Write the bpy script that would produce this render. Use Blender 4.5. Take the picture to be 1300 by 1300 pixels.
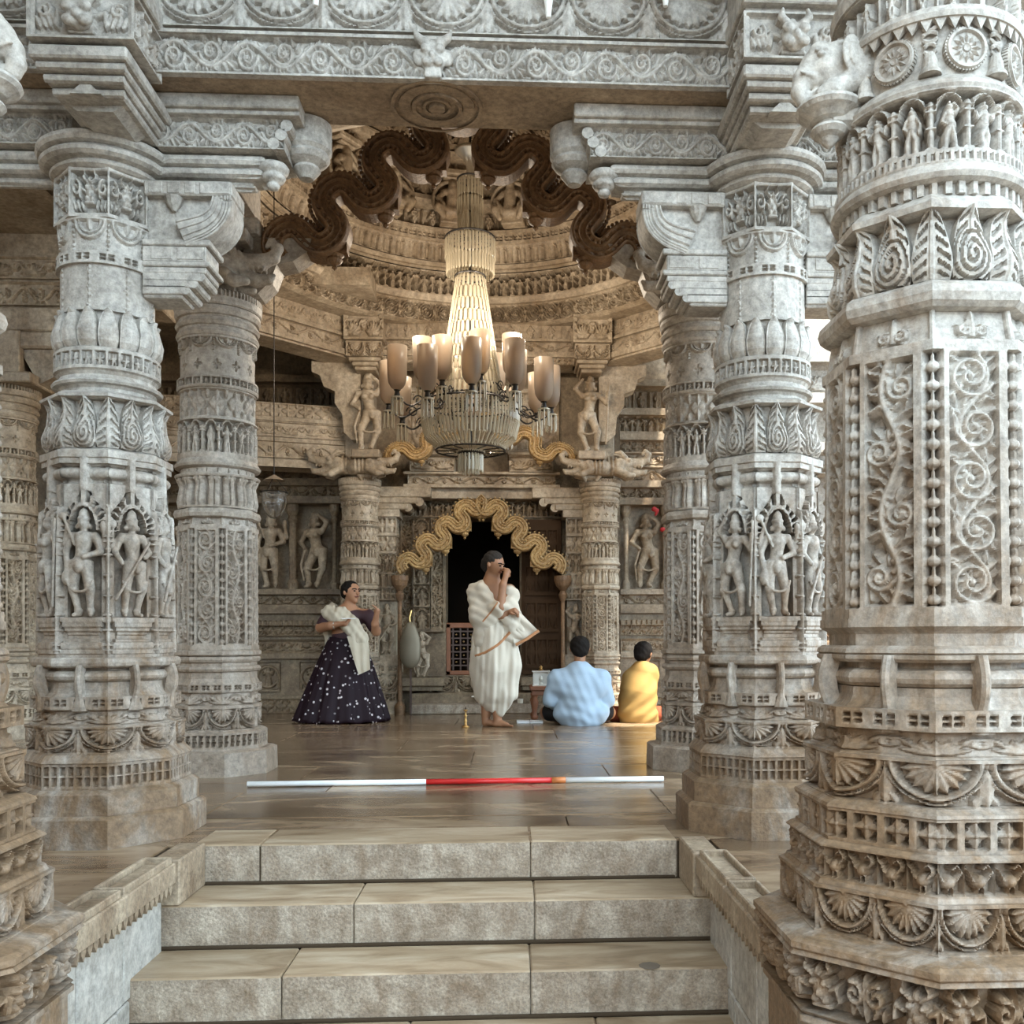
import bpy, math, random
import numpy as np
from mathutils import Vector, Matrix, Euler

random.seed(7)
RNG = np.random.default_rng(7)
PI = math.pi
for o in list(bpy.data.objects):
    bpy.data.objects.remove(o)
SC = bpy.context.scene
COL = SC.collection

# ------------------------------------------------------------------ camera
yaw, pitch, roll = (math.radians(a) for a in (2.9, 0.5, 0.15))
fw = Vector((math.sin(yaw) * math.cos(pitch), math.cos(yaw) * math.cos(pitch), math.sin(pitch)))
rt = fw.cross(Vector((0, 0, 1))).normalized()
up = rt.cross(fw)
r2 = rt * math.cos(roll) - up * math.sin(roll)
u2 = up * math.cos(roll) + rt * math.sin(roll)
cd = bpy.data.cameras.new('camera')
cam = bpy.data.objects.new('camera', cd)
COL.objects.link(cam)
M4 = Matrix((r2, u2, -fw)).transposed().to_4x4()
M4.translation = (0, 0, 0.85)
cam.matrix_world = M4
cd.sensor_width = 36
cd.lens = 36 * 1200 / 1300
cd.shift_x = (650 - 707.7) / 1300
cd.shift_y = (799.4 - 650) / 1300
cd.clip_end = 200
SC.camera = cam

# ------------------------------------------------------------------ sky, sun, exposure
w = bpy.data.worlds.new('sky')
SC.world = w
w.use_nodes = True
nt = w.node_tree
bg = nt.nodes['Background']
bg.inputs['Color'].default_value = (0.71, 0.88, 1.0, 1)
bg.inputs['Strength'].default_value = 5.6
sd = bpy.data.lights.new('sun', 'SUN')
sd.energy = 12.0
sd.color = (1.0, 0.90, 0.74)
sd.angle = math.radians(1.5)
sun = bpy.data.objects.new('sun', sd)
COL.objects.link(sun)
sdir = Vector((-0.42, 0.30, -0.86))           # from the right and slightly from the court, high
sun.rotation_euler = sdir.to_track_quat('-Z', 'Y').to_euler()
vs = SC.view_settings
vs.view_transform = 'Standard'
vs.look = 'None'
vs.gamma = 1.0
vs.use_curve_mapping = False
vs.exposure = 0.5
SC.cycles.use_denoising = True
SC.cycles.max_bounces = 6
SC.cycles.diffuse_bounces = 3
SC.cycles.glossy_bounces = 3
SC.cycles.transmission_bounces = 6
SC.cycles.transparent_max_bounces = 12
SC.cycles.caustics_reflective = False
SC.cycles.caustics_refractive = False

# ------------------------------------------------------------------ materials
def _n(nt, t, **kw):
    n = nt.nodes.new(t)
    for k, v in kw.items():
        setattr(n, k, v)
    return n

def rgb(c):
    return (c[0], c[1], c[2], 1.0)

def stone(name, light, dark, stain, stain_amt=0.5, zlo=None, zhi=None, scale=3.0, rough=0.6, bump=0.5, streak=0.0):
    """weathered marble: mottled colour, veins, stains with a shape of their own (denser low down when zlo/zhi are given)"""
    m = bpy.data.materials.new(name)
    m.use_nodes = True
    nt = m.node_tree
    L = nt.links
    b = nt.nodes['Principled BSDF']
    geo = _n(nt, 'ShaderNodeNewGeometry')
    n1 = _n(nt, 'ShaderNodeTexNoise'); n1.inputs['Scale'].default_value = scale; n1.inputs['Detail'].default_value = 6
    n1.inputs['Roughness'].default_value = 0.62
    L.new(geo.outputs['Position'], n1.inputs['Vector'])
    cr = _n(nt, 'ShaderNodeValToRGB')
    cr.color_ramp.elements[0].position = 0.36; cr.color_ramp.elements[0].color = rgb(dark)
    cr.color_ramp.elements[1].position = 0.62; cr.color_ramp.elements[1].color = rgb(light)
    L.new(n1.outputs['Fac'], cr.inputs['Fac'])
    n2 = _n(nt, 'ShaderNodeTexNoise'); n2.inputs['Scale'].default_value = scale * 0.55; n2.inputs['Detail'].default_value = 8
    n2.inputs['Roughness'].default_value = 0.7; n2.inputs['Distortion'].default_value = 0.6
    mp = _n(nt, 'ShaderNodeMapping'); mp.inputs['Location'].default_value = (3.1, 7.7, 1.3); mp.inputs['Scale'].default_value = (1.6, 1.6, 0.7 if streak == 0 else streak)
    L.new(geo.outputs['Position'], mp.inputs['Vector']); L.new(mp.outputs['Vector'], n2.inputs['Vector'])
    mr = _n(nt, 'ShaderNodeMapRange'); mr.inputs['From Min'].default_value = 0.42; mr.inputs['From Max'].default_value = 0.72
    L.new(n2.outputs['Fac'], mr.inputs['Value'])
    fac = mr.outputs['Result']
    if zlo is not None:
        sp = _n(nt, 'ShaderNodeSeparateXYZ'); L.new(geo.outputs['Position'], sp.inputs['Vector'])
        mz = _n(nt, 'ShaderNodeMapRange'); mz.inputs['From Min'].default_value = zhi; mz.inputs['From Max'].default_value = zlo
        L.new(sp.outputs['Z'], mz.inputs['Value'])
        ad = _n(nt, 'ShaderNodeMath', operation='ADD'); L.new(n2.outputs['Fac'], ad.inputs[0])
        sc = _n(nt, 'ShaderNodeMath', operation='MULTIPLY_ADD'); L.new(mz.outputs['Result'], sc.inputs[0]); sc.inputs[1].default_value = 0.36; sc.inputs[2].default_value = -0.16
        L.new(sc.outputs[0], ad.inputs[1])
        L.new(ad.outputs[0], mr.inputs['Value'])
    mu = _n(nt, 'ShaderNodeMath', operation='MULTIPLY'); mu.inputs[1].default_value = stain_amt
    L.new(fac, mu.inputs[0])
    mx = _n(nt, 'ShaderNodeMix', data_type='RGBA')
    L.new(mu.outputs[0], mx.inputs['Factor']); L.new(cr.outputs['Color'], mx.inputs[6]); mx.inputs[7].default_value = rgb(stain)
    n4 = _n(nt, 'ShaderNodeTexNoise'); n4.inputs['Scale'].default_value = scale * 9; n4.inputs['Detail'].default_value = 5; n4.inputs['Roughness'].default_value = 0.75
    L.new(geo.outputs['Position'], n4.inputs['Vector'])
    m4 = _n(nt, 'ShaderNodeMapRange'); m4.inputs['From Min'].default_value = 0.3; m4.inputs['From Max'].default_value = 0.7; m4.inputs['To Min'].default_value = 0.50; m4.inputs['To Max'].default_value = 1.25
    L.new(n4.outputs['Fac'], m4.inputs['Value'])
    v4 = _n(nt, 'ShaderNodeVectorMath', operation='SCALE'); L.new(mx.outputs[2], v4.inputs[0]); L.new(m4.outputs['Result'], v4.inputs['Scale'])
    L.new(v4.outputs['Vector'], b.inputs['Base Color'])
    b.inputs['Roughness'].default_value = rough
    if bump:
        n3 = _n(nt, 'ShaderNodeTexNoise'); n3.inputs['Scale'].default_value = 70; n3.inputs['Detail'].default_value = 3
        L.new(geo.outputs['Position'], n3.inputs['Vector'])
        bp = _n(nt, 'ShaderNodeBump'); bp.inputs['Strength'].default_value = bump; bp.inputs['Distance'].default_value = 0.006
        L.new(n3.outputs['Fac'], bp.inputs['Height']); L.new(bp.outputs['Normal'], b.inputs['Normal'])
    return m

def plain(name, col, rough=0.6, metal=0.0, noise=0.0, nscale=20, sheen=0.0, alpha=None):
    m = bpy.data.materials.new(name)
    m.use_nodes = True
    nt = m.node_tree; L = nt.links
    b = nt.nodes['Principled BSDF']
    b.inputs['Base Color'].default_value = rgb(col)
    b.inputs['Roughness'].default_value = rough
    b.inputs['Metallic'].default_value = metal
    if noise:
        tc = _n(nt, 'ShaderNodeTexCoord')
        n1 = _n(nt, 'ShaderNodeTexNoise'); n1.inputs['Scale'].default_value = nscale; n1.inputs['Detail'].default_value = 4
        L.new(tc.outputs['Object'], n1.inputs['Vector'])
        mx = _n(nt, 'ShaderNodeMix', data_type='RGBA')
        mx.inputs[6].default_value = rgb([c * (1 - noise) for c in col]); mx.inputs[7].default_value = rgb([min(1, c * (1 + noise)) for c in col])
        L.new(n1.outputs['Fac'], mx.inputs['Factor']); L.new(mx.outputs[2], b.inputs['Base Color'])
    if rough >= .74: b.inputs['Specular IOR Level'].default_value = 0.12
    if sheen:
        b.inputs['Sheen Weight'].default_value = sheen
    return m

def glassy(name, col, rough=0.05, ior=1.45, trans=0.9):
    m = bpy.data.materials.new(name)
    m.use_nodes = True
    b = m.node_tree.nodes['Principled BSDF']
    b.inputs['Base Color'].default_value = rgb(col)
    b.inputs['Roughness'].default_value = rough
    b.inputs['IOR'].default_value = ior
    b.inputs['Transmission Weight'].default_value = trans
    return m

def floor_mat(name, cols, rough=0.2, rot=0.35, sx=1.2, sy=7.0, bump=0.05):
    """polished veined marble slab; every slab shifts the veining by its own place"""
    m = bpy.data.materials.new(name)
    m.use_nodes = True
    nt = m.node_tree; L = nt.links
    b = nt.nodes['Principled BSDF']
    geo = _n(nt, 'ShaderNodeNewGeometry'); oi = _n(nt, 'ShaderNodeObjectInfo')
    mp = _n(nt, 'ShaderNodeMapping'); mp.inputs['Rotation'].default_value = (0.25, 0.15, rot); mp.inputs['Scale'].default_value = (sx, sy, sy)
    L.new(geo.outputs['Position'], mp.inputs['Vector'])
    ml = _n(nt, 'ShaderNodeVectorMath', operation='SCALE'); ml.inputs[0].default_value = (13, 7, 5); L.new(oi.outputs['Random'], ml.inputs['Scale'])
    av = _n(nt, 'ShaderNodeVectorMath', operation='ADD'); L.new(mp.outputs['Vector'], av.inputs[0]); L.new(ml.outputs['Vector'], av.inputs[1])
    n1 = _n(nt, 'ShaderNodeTexNoise'); n1.inputs['Scale'].default_value = 1.0; n1.inputs['Detail'].default_value = 8; n1.inputs['Roughness'].default_value = 0.6; n1.inputs['Distortion'].default_value = 1.1
    L.new(av.outputs['Vector'], n1.inputs['Vector'])
    cr = _n(nt, 'ShaderNodeValToRGB')
    e = cr.color_ramp.elements
    e[0].position = 0.30; e[0].color = rgb(cols[0]); e[1].position = 0.72; e[1].color = rgb(cols[2])
    k = e.new(0.5); k.color = rgb(cols[1])
    L.new(n1.outputs['Fac'], cr.inputs['Fac'])
    hv = _n(nt, 'ShaderNodeMapRange'); hv.inputs['To Min'].default_value = 0.86; hv.inputs['To Max'].default_value = 1.08
    L.new(oi.outputs['Random'], hv.inputs['Value'])
    vm = _n(nt, 'ShaderNodeVectorMath', operation='SCALE'); L.new(cr.outputs['Color'], vm.inputs[0]); L.new(hv.outputs['Result'], vm.inputs['Scale'])
    L.new(vm.outputs['Vector'], b.inputs['Base Color'])
    rr = _n(nt, 'ShaderNodeMapRange'); rr.inputs['To Min'].default_value = rough * 0.6; rr.inputs['To Max'].default_value = rough * 1.6
    L.new(n1.outputs['Fac'], rr.inputs['Value']); L.new(rr.outputs['Result'], b.inputs['Roughness'])
    n3 = _n(nt, 'ShaderNodeTexNoise'); n3.inputs['Scale'].default_value = 22; n3.inputs['Detail'].default_value = 4
    L.new(geo.outputs['Position'], n3.inputs['Vector'])
    bp = _n(nt, 'ShaderNodeBump'); bp.inputs['Strength'].default_value = bump; bp.inputs['Distance'].default_value = 0.01
    L.new(n3.outputs['Fac'], bp.inputs['Height']); L.new(bp.outputs['Normal'], b.inputs['Normal'])
    return m

MT = {}
MT['front'] = stone('porch_marble', (0.51, 0.48, 0.435), (0.35, 0.32, 0.28), (0.19, 0.115, 0.058), 0.95, 0.2, 2.6, 3.6, 0.62)
MT['hall'] = stone('hall_marble', (0.54, 0.45, 0.34), (0.34, 0.265, 0.18), (0.16, 0.10, 0.052), 0.9, None, None, 2.2, 0.55)
MT['inner'] = stone('inner_marble', (0.50, 0.45, 0.39), (0.35, 0.30, 0.245), (0.20, 0.135, 0.085), 0.7, 0.0, 3.2, 3.0, 0.58)
MT['soffit'] = stone('beam_marble', (0.42, 0.32, 0.22), (0.28, 0.205, 0.14), (0.18, 0.12, 0.07), 0.5, None, None, 4, 0.8, 0.5)  # browner copy of the porch marble, paints the shade under the beam
MT['arch'] = stone('arch_stone', (0.27, 0.155, 0.075), (0.16, 0.088, 0.042), (0.08, 0.043, 0.022), 0.5, None, None, 6, 0.6)  # colour darkened to stand for the arch being unlit
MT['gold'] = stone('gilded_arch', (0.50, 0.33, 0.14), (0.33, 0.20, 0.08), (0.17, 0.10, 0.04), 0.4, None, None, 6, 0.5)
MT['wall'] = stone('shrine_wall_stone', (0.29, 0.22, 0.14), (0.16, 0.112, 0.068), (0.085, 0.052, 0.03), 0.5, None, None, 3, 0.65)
MT['step'] = stone('step_marble', (0.45, 0.38, 0.30), (0.27, 0.215, 0.16), (0.17, 0.105, 0.058), 0.8, None, None, 11, 0.6, 0.9)
MT['tread'] = floor_mat('tread_marble', [(0.17, 0.105, 0.055), (0.34, 0.25, 0.16), (0.50, 0.41, 0.30)], 0.36, 0.6, 2.2, 9.0, 0.25)
MT['floor'] = floor_mat('floor_marble', [(0.085, 0.052, 0.03), (0.21, 0.14, 0.085), (0.40, 0.30, 0.20)], 0.20, 0.30, 1.3, 3.4, 0.12)
MT['grout'] = plain('joint_grime', (0.05, 0.035, 0.022), 0.9)
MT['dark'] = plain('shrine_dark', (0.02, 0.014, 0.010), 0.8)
MT['pale'] = stone('pale_block_marble', (0.50, 0.48, 0.44), (0.38, 0.36, 0.32), (0.25, 0.18, 0.12), 0.5, None, None, 3, 0.6, 0.5)
MT['curb'] = stone('curb_marble', (0.44, 0.35, 0.25), (0.29, 0.215, 0.145), (0.15, 0.088, 0.045), 0.8, None, None, 5, 0.6, 0.7)
MT['court'] = plain('court_paving', (0.11, 0.10, 0.09), 0.8, 0, .3, 2)  # dark tone chosen to cut warm bounce onto the porch
# ------------------------------------------------------------------ objects
def mesh_np(name, V, Q=None, T=None, smooth=False):
    me = bpy.data.meshes.new(name)
    V = np.ascontiguousarray(V, dtype=np.float32).reshape(-1, 3)
    Q = np.zeros((0, 4), np.int32) if Q is None else np.asarray(Q, np.int32).reshape(-1, 4)
    T = np.zeros((0, 3), np.int32) if T is None else np.asarray(T, np.int32).reshape(-1, 3)
    me.vertices.add(len(V)); me.vertices.foreach_set('co', V.ravel())
    nl = Q.size + T.size
    me.loops.add(nl); me.loops.foreach_set('vertex_index', np.concatenate([Q.ravel(), T.ravel()]))
    nf = len(Q) + len(T)
    me.polygons.add(nf)
    st = np.concatenate([np.arange(len(Q)) * 4, Q.size + np.arange(len(T)) * 3]).astype(np.int32)
    me.polygons.foreach_set('loop_start', st)
    me.polygons.foreach_set('use_smooth', np.full(nf, smooth))
    me.update(calc_edges=True)
    return me

def put(name, me, mat=None, parent=None, loc=None, rot=None, scale=None):
    o = bpy.data.objects.new(name, me)
    if mat is not None and me is not None and not me.materials:
        me.materials.append(MT[mat] if isinstance(mat, str) else mat)
    COL.objects.link(o)
    if parent is not None:
        o.parent = parent
    if loc is not None:
        o.location = loc
    if rot is not None:
        o.rotation_euler = rot if hasattr(rot, '__len__') else (0, 0, rot)
    if scale is not None:
        o.scale = scale if hasattr(scale, '__len__') else (scale,) * 3
    return o

def tag(o, label, cat, group=None, kind=None):
    if label: o['label'] = label
    if cat: o['category'] = cat
    if group: o['group'] = group
    if kind: o['kind'] = kind
    return o

def thing(name, label, cat, loc=(0, 0, 0), rz=0, group=None):
    o = put(name, None, None, None, loc, rz)
    return tag(o, label, cat, group)

def setting(name, loc=(0, 0, 0), me=None, mat=None):
    o = put(name, me, mat, None, loc)
    o['kind'] = 'structure'
    return o

def copy_tree(o, parent=None, skip=()):
    c = o.copy(); COL.objects.link(c); c.parent = parent
    for ch in [x for x in bpy.data.objects if x.parent == o]:
        if ch.name.split('.')[0] in skip: continue
        copy_tree(ch, c)
    return c

def under(o, root):
    """make a finished piece a part of root, leaving it where it is"""
    bpy.context.view_layer.update()
    o.parent = root; o.matrix_parent_inverse = root.matrix_world.inverted()
    for k in ('label', 'category', 'group'):
        if k in o: del o[k]
    return o

class MB:
    """collects boxes, prisms, tubes, lathes into one mesh"""
    def __init__(s): s.V = []; s.Q = []; s.T = []; s.n = 0
    def add(s, V, Q=None, T=None):
        V = np.asarray(V, float).reshape(-1, 3)
        if Q is not None and len(Q): s.Q.append(np.asarray(Q, int).reshape(-1, 4) + s.n)
        if T is not None and len(T): s.T.append(np.asarray(T, int).reshape(-1, 3) + s.n)
        s.V.append(V); s.n += len(V); return s
    def box(s, x0, x1, y0, y1, z0, z1, bev=0.0, M=None):
        if bev <= 0:
            V = np.array([[x, y, z] for z in (z0, z1) for y in (y0, y1) for x in (x0, x1)], float)
            Q = [(0, 2, 3, 1), (4, 5, 7, 6), (0, 1, 5, 4), (2, 6, 7, 3), (0, 4, 6, 2), (1, 3, 7, 5)]
            if M is not None: V = V @ np.array(M.to_3x3()).T + np.array(M.translation)
            return s.add(V, Q)
        b = min(bev, (x1 - x0) / 2.01, (y1 - y0) / 2.01, (z1 - z0) / 2.01)
        rings = []
        for z, i in ((z0, b), (z0 + b, 0), (z1 - b, 0), (z1, b)):
            X0, X1, Y0, Y1 = x0 + i, x1 - i, y0 + i, y1 - i
            c = b * 0.9 if i == 0 else b * 0.3
            rings.append([(X0 + c, Y0, z), (X1 - c, Y0, z), (X1, Y0 + c, z), (X1, Y1 - c, z), (X1 - c, Y1, z), (X0 + c, Y1, z), (X0, Y1 - c, z), (X0, Y0 + c, z)])
        V = np.array(rings).reshape(-1, 3)
        Q = [(r * 8 + k, r * 8 + (k + 1) % 8, r * 8 + 8 + (k + 1) % 8, r * 8 + 8 + k) for r in range(3) for k in range(8)]
        Q += [(24, 25, 26, 27), (24, 27, 28, 31), (28, 29, 30, 31), (3, 2, 1, 0), (7, 4, 3, 0), (7, 6, 5, 4)]
        if M is not None: V = V @ np.array(M.to_3x3()).T + np.array(M.translation)
        return s.add(V, Q)
    def prism(s, pts, y0, y1):
        """closed outline in x,z extruded along y (fan caps)"""
        P = np.asarray(pts, float); n = len(P)
        V = np.concatenate([np.c_[P[:, 0], np.full(n, y0), P[:, 1]], np.c_[P[:, 0], np.full(n, y1), P[:, 1]]])
        Q = [(k, (k + 1) % n, n + (k + 1) % n, n + k) for k in range(n)]
        from mathutils.geometry import tessellate_polygon
        tr = tessellate_polygon([[Vector((p[0], p[1], 0)) for p in P]])
        T = [tuple(t) for t in tr] + [tuple(n + i for i in reversed(t)) for t in tr]
        return s.add(V, Q, T)
    def lathe(s, prof, n=24, cx=0, cy=0, a0=0.0, a1=2 * PI, cap=True):
        P = np.asarray(prof, float)
        full = abs(a1 - a0 - 2 * PI) < 1e-6
        th = np.linspace(a0, a1, n, endpoint=not full)
        m = len(P)
        V = np.zeros((m, n, 3))
        V[:, :, 0] = cx + P[:, :1] * np.cos(th); V[:, :, 1] = cy + P[:, :1] * np.sin(th); V[:, :, 2] = P[:, 1:2]
        idx = np.arange(m * n).reshape(m, n)
        nx = np.roll(idx, -1, 1) if full else idx[:, 1:]
        a = idx if full else idx[:, :-1]
        Q = np.stack([a[:-1], nx[:-1], nx[1:], a[1:]], -1).reshape(-1, 4)
        return s.add(V, Q)
    def tube(s, pts, r, n=6, closed=False):
        P = np.asarray(pts, float); m = len(P)
        R = np.broadcast_to(np.asarray(r, float), (m,))
        if closed: D = np.roll(P, -1, 0) - np.roll(P, 1, 0)
        else: D = np.gradient(P, axis=0)
        D /= np.linalg.norm(D, axis=1, keepdims=True) + 1e-9
        ref = np.array([0, 0, 1.0]) if abs(D[:, 2]).mean() < 0.8 else np.array([1.0, 0, 0])
        A = np.cross(D, ref); A /= np.linalg.norm(A, axis=1, keepdims=True) + 1e-9
        B = np.cross(D, A)
        th = np.linspace(0, 2 * PI, n, endpoint=False)
        V = P[:, None] + R[:, None, None] * (np.cos(th)[None, :, None] * A[:, None] + np.sin(th)[None, :, None] * B[:, None])
        idx = np.arange(m * n).reshape(m, n); nx = np.roll(idx, -1, 1)
        if closed:
            i2 = np.roll(idx, -1, 0); n2 = np.roll(nx, -1, 0)
            Q = np.stack([idx, nx, n2, i2], -1).reshape(-1, 4)
            return s.add(V, Q)
        Q = np.stack([idx[:-1], nx[:-1], nx[1:], idx[1:]], -1).reshape(-1, 4)
        V = np.concatenate([V.reshape(-1, 3), P[:1], P[-1:]])
        T = [(idx[0, (k + 1) % n], idx[0, k], m * n) for k in range(n)] + [(idx[-1, k], idx[-1, (k + 1) % n], m * n + 1) for k in range(n)]
        return s.add(V, Q, T)
    def grid(s, P, wrap=False):
        P = np.asarray(P); m, n = P.shape[:2]
        idx = np.arange(m * n).reshape(m, n)
        if wrap:
            nx = np.roll(idx, -1, 1); Q = np.stack([idx[:-1], nx[:-1], nx[1:], idx[1:]], -1)
        else:
            Q = np.stack([idx[:-1, :-1], idx[:-1, 1:], idx[1:, 1:], idx[1:, :-1]], -1)
        return s.add(P.reshape(-1, 3), Q.reshape(-1, 4))
    def mesh(s, name, smooth=False):
        V = np.concatenate(s.V)
        Q = np.concatenate(s.Q) if s.Q else None
        T = np.concatenate(s.T) if s.T else None
        return mesh_np(name, V, Q, T, smooth)
    def build(s, name, mat, parent=None, smooth=False, loc=None, rot=None):
        return put(name, s.mesh(name, smooth), mat, parent, loc, rot)

# ------------------------------------------------------------------ relief tiles
class Tile:
    """height map 0..1 drawn with rounded strokes; repeats along u, spans v once"""
    def __init__(s, W, H, ppu=72, wrap=True, base=0.0):
        s.W, s.H, s.wrap = W, H, wrap
        s.nx, s.ny = int(W * ppu), int(H * ppu)
        s.X, s.Y = np.meshgrid((np.arange(s.nx) + .5) / s.nx * W, (np.arange(s.ny) + .5) / s.ny * H)
        s.a = np.full((s.ny, s.nx), base)
    def _d(s, pts, closed=False):
        P = np.asarray(pts, float)
        if closed: P = np.vstack([P, P[:1]])
        best = np.full(s.X.shape, 9.0); par = np.zeros(s.X.shape); m = len(P) - 1
        for k in range(m):
            a, b = P[k], P[k + 1]; ab = b - a; L = ab @ ab + 1e-12
            t = np.clip(((s.X - a[0]) * ab[0] + (s.Y - a[1]) * ab[1]) / L, 0, 1)
            d = np.hypot(s.X - a[0] - t * ab[0], s.Y - a[1] - t * ab[1])
            q = d < best; best = np.where(q, d, best); par = np.where(q, (k + t) / m, par)
        return best, par
    def stroke(s, pts, w, h=1.0, w2=None, flat=0.35, sub=False):
        pts = np.asarray(pts, float)
        for sh in ((0, -s.W, s.W) if s.wrap else (0,)):
            lo, hi = pts[:, 0].min() + sh, pts[:, 0].max() + sh
            if hi < -w or lo > s.W + w: continue
            d, t = s._d(pts + [sh, 0])
            ww = w if w2 is None else w + (w2 - w) * t
            p = np.sqrt(np.clip(1 - (d / ww) ** 2, 0, 1)); p = h * np.where(d < ww, flat + (1 - flat) * p, 0)
            if sub: s.a = np.where(d < ww, np.minimum(s.a, 1 - p if h < 1 else 0.0), s.a)
            else: s.a = np.maximum(s.a, p)
        return s
    def blob(s, cx, cy, rx, ry, h=1.0, rot=0.0, flat=0.25, sub=False):
        for sh in ((0, -s.W, s.W) if s.wrap else (0,)):
            dx, dy = s.X - cx - sh, s.Y - cy
            c, q = math.cos(rot), math.sin(rot)
            e = ((dx * c + dy * q) / rx) ** 2 + ((-dx * q + dy * c) / ry) ** 2
            if sub: s.a = np.where(e < 1, np.minimum(s.a, 1 - h), s.a)
            else: s.a = np.maximum(s.a, np.where(e < 1, h * (flat + (1 - flat) * np.sqrt(np.clip(1 - e, 0, 1))), 0))
        return s
    def ring(s, cx, cy, r, w, h=1.0, half=None, flat=.4):
        for sh in ((0, -s.W, s.W) if s.wrap else (0,)):
            d = np.abs(np.hypot(s.X - cx - sh, s.Y - cy) - r)
            p = np.where(d < w, h * (flat + (1 - flat) * np.sqrt(np.clip(1 - (d / w) ** 2, 0, 1))), 0)
            if half == 'low': p = np.where(s.Y <= cy, p, 0)
            if half == 'up': p = np.where(s.Y >= cy, p, 0)
            s.a = np.maximum(s.a, p)
        return s
    def rect(s, x0, x1, y0, y1, h=1.0, mode='max'):
        q = (s.X >= x0) & (s.X <= x1) & (s.Y >= y0) & (s.Y <= y1)
        if mode == 'max': s.a = np.where(q, np.maximum(s.a, h), s.a)
        else: s.a = np.where(q, h, s.a)
        return s
    def frame(s, b, h=1.0):
        return s.rect(0, s.W, 0, b, h).rect(0, s.W, s.H - b, s.H, h)
    def petal(s, cx, cy, ang, l, w, h=1.0, vein=True):
        """pointed petal leaving cx,cy towards ang"""
        for sh in ((0, -s.W, s.W) if s.wrap else (0,)):
            dx, dy = s.X - cx - sh, s.Y - cy
            u = (dx * math.cos(ang) + dy * math.sin(ang)) / l
            v = (-dx * math.sin(ang) + dy * math.cos(ang)) / w
            ww = np.where((u > 0) & (u < 1), np.sin(np.clip(u, 0, 1) ** 0.8 * PI) ** 0.8, 0)
            q = np.abs(v) < ww
            p = h * (0.55 + 0.45 * (1 - np.abs(v) / (ww + 1e-6)))
            s.a = np.maximum(s.a, np.where(q, p, 0))
        return s
    def fatten(s, r, f=.8):
        """swell the carving so that only narrow drilled gaps stay open"""
        b = s.a.copy()
        for dy in range(-r, r + 1):
            for dx in range(-r, r + 1):
                if dx * dx + dy * dy > r * r + 1 or (dx == 0 and dy == 0): continue
                k = f * (1 - .35 * math.hypot(dx, dy) / r)
                q = np.roll(s.a, (dy, dx), (0, 1)) * k
                b = np.maximum(b, q)
        s.a = b
        return s
    def sample(s, u, v):
        """u in repeats, v 0..1"""
        x = (np.mod(u, 1.0) if s.wrap else np.clip(u, 0, 1)) * s.nx - .5
        y = np.clip(v, 0, 1) * s.ny - .5
        x0 = np.floor(x).astype(int); y0 = np.floor(y).astype(int)
        fx, fy = x - x0, y - y0
        if s.wrap: xa, xb = x0 % s.nx, (x0 + 1) % s.nx
        else: xa, xb = np.clip(x0, 0, s.nx - 1), np.clip(x0 + 1, 0, s.nx - 1)
        ya, yb = np.clip(y0, 0, s.ny - 1), np.clip(y0 + 1, 0, s.ny - 1)
        a = s.a
        return (a[ya, xa] * (1 - fx) + a[ya, xb] * fx) * (1 - fy) + (a[yb, xa] * (1 - fx) + a[yb, xb] * fx) * fy

def spiral(cx, cy, r0, r1, turns, a0, n=26, cw=1):
    t = np.linspace(0, 1, n); r = r0 + (r1 - r0) * t; a = a0 + cw * turns * 2 * PI * t
    return np.c_[cx + r * np.cos(a), cy + r * np.sin(a)]

TL = {}
def mk_vine(H=1.0, frame=0.07, leafy=9, ppu=72):
    """running scroll, closely filled: fat stems, spirals and leaves with narrow dark gaps"""
    t = Tile(2, H, ppu)
    m = H / 2; A = H * 0.30
    u = np.linspace(-.1, 2.1, 60)
    for (cx, sg) in ((.5, -1), (1.5, 1)):
        cy = m + sg * H * .07
        R = H * .33
        for j in range(11):
            a = 2 * PI * j / 11 + .2
            t.petal(cx + R * 1.05 * math.cos(a), cy + R * 1.05 * math.sin(a), a + .9 * sg, H * .26, .055, .86)
        t.stroke(spiral(cx, cy, R, R * .2, 1.6, PI * .5 * sg + PI * .55, cw=sg, n=36), .058, w2=.045)
        t.blob(cx, cy, .075, .075)
        for j in range(8):
            a = 2 * PI * j / 8 + .3
            t.petal(cx + R * .30 * math.cos(a), cy + R * .30 * math.sin(a), a + .9 * sg, R * .42, .042, .8)
        for j in range(7):
            t.petal(cx + (j - 3) * .15, m - sg * H * .16, sg * -PI / 2 + (j - 3) * .28, H * .28, .058, .85)
    t.stroke(np.c_[u, m + A * np.sin(u * PI)], .062)
    return t.fatten(2, .75).frame(frame * H)
TL['vine'] = mk_vine(0.9)
TL['vine_wide'] = mk_vine(0.8, 0.10, 7)
TL['wave'] = Tile(2, .55)
_u = np.linspace(-.1, 2.1, 50)
TL['wave'].stroke(np.c_[_u, .275 + .15 * np.sin(_u * PI)], .05)
for _cx, _sg in ((.5, -1), (1.5, 1)):
    TL['wave'].stroke(spiral(_cx, .275 + .03 * _sg, .14, .03, 1.1, PI * .5 * _sg + .9, cw=_sg), .04)
    for _j in range(3): TL['wave'].petal(_cx + (_j - 1) * .25, .275 - _sg * .1, -_sg * PI / 2 + (_j - 1) * .5, .15, .07, .8)
TL['wave'].frame(.035)

def transpose(t):
    o = Tile(t.H, t.W, 8)
    o.a = t.a.T.copy(); o.ny, o.nx = o.a.shape; o.wrap = False
    return o

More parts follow.
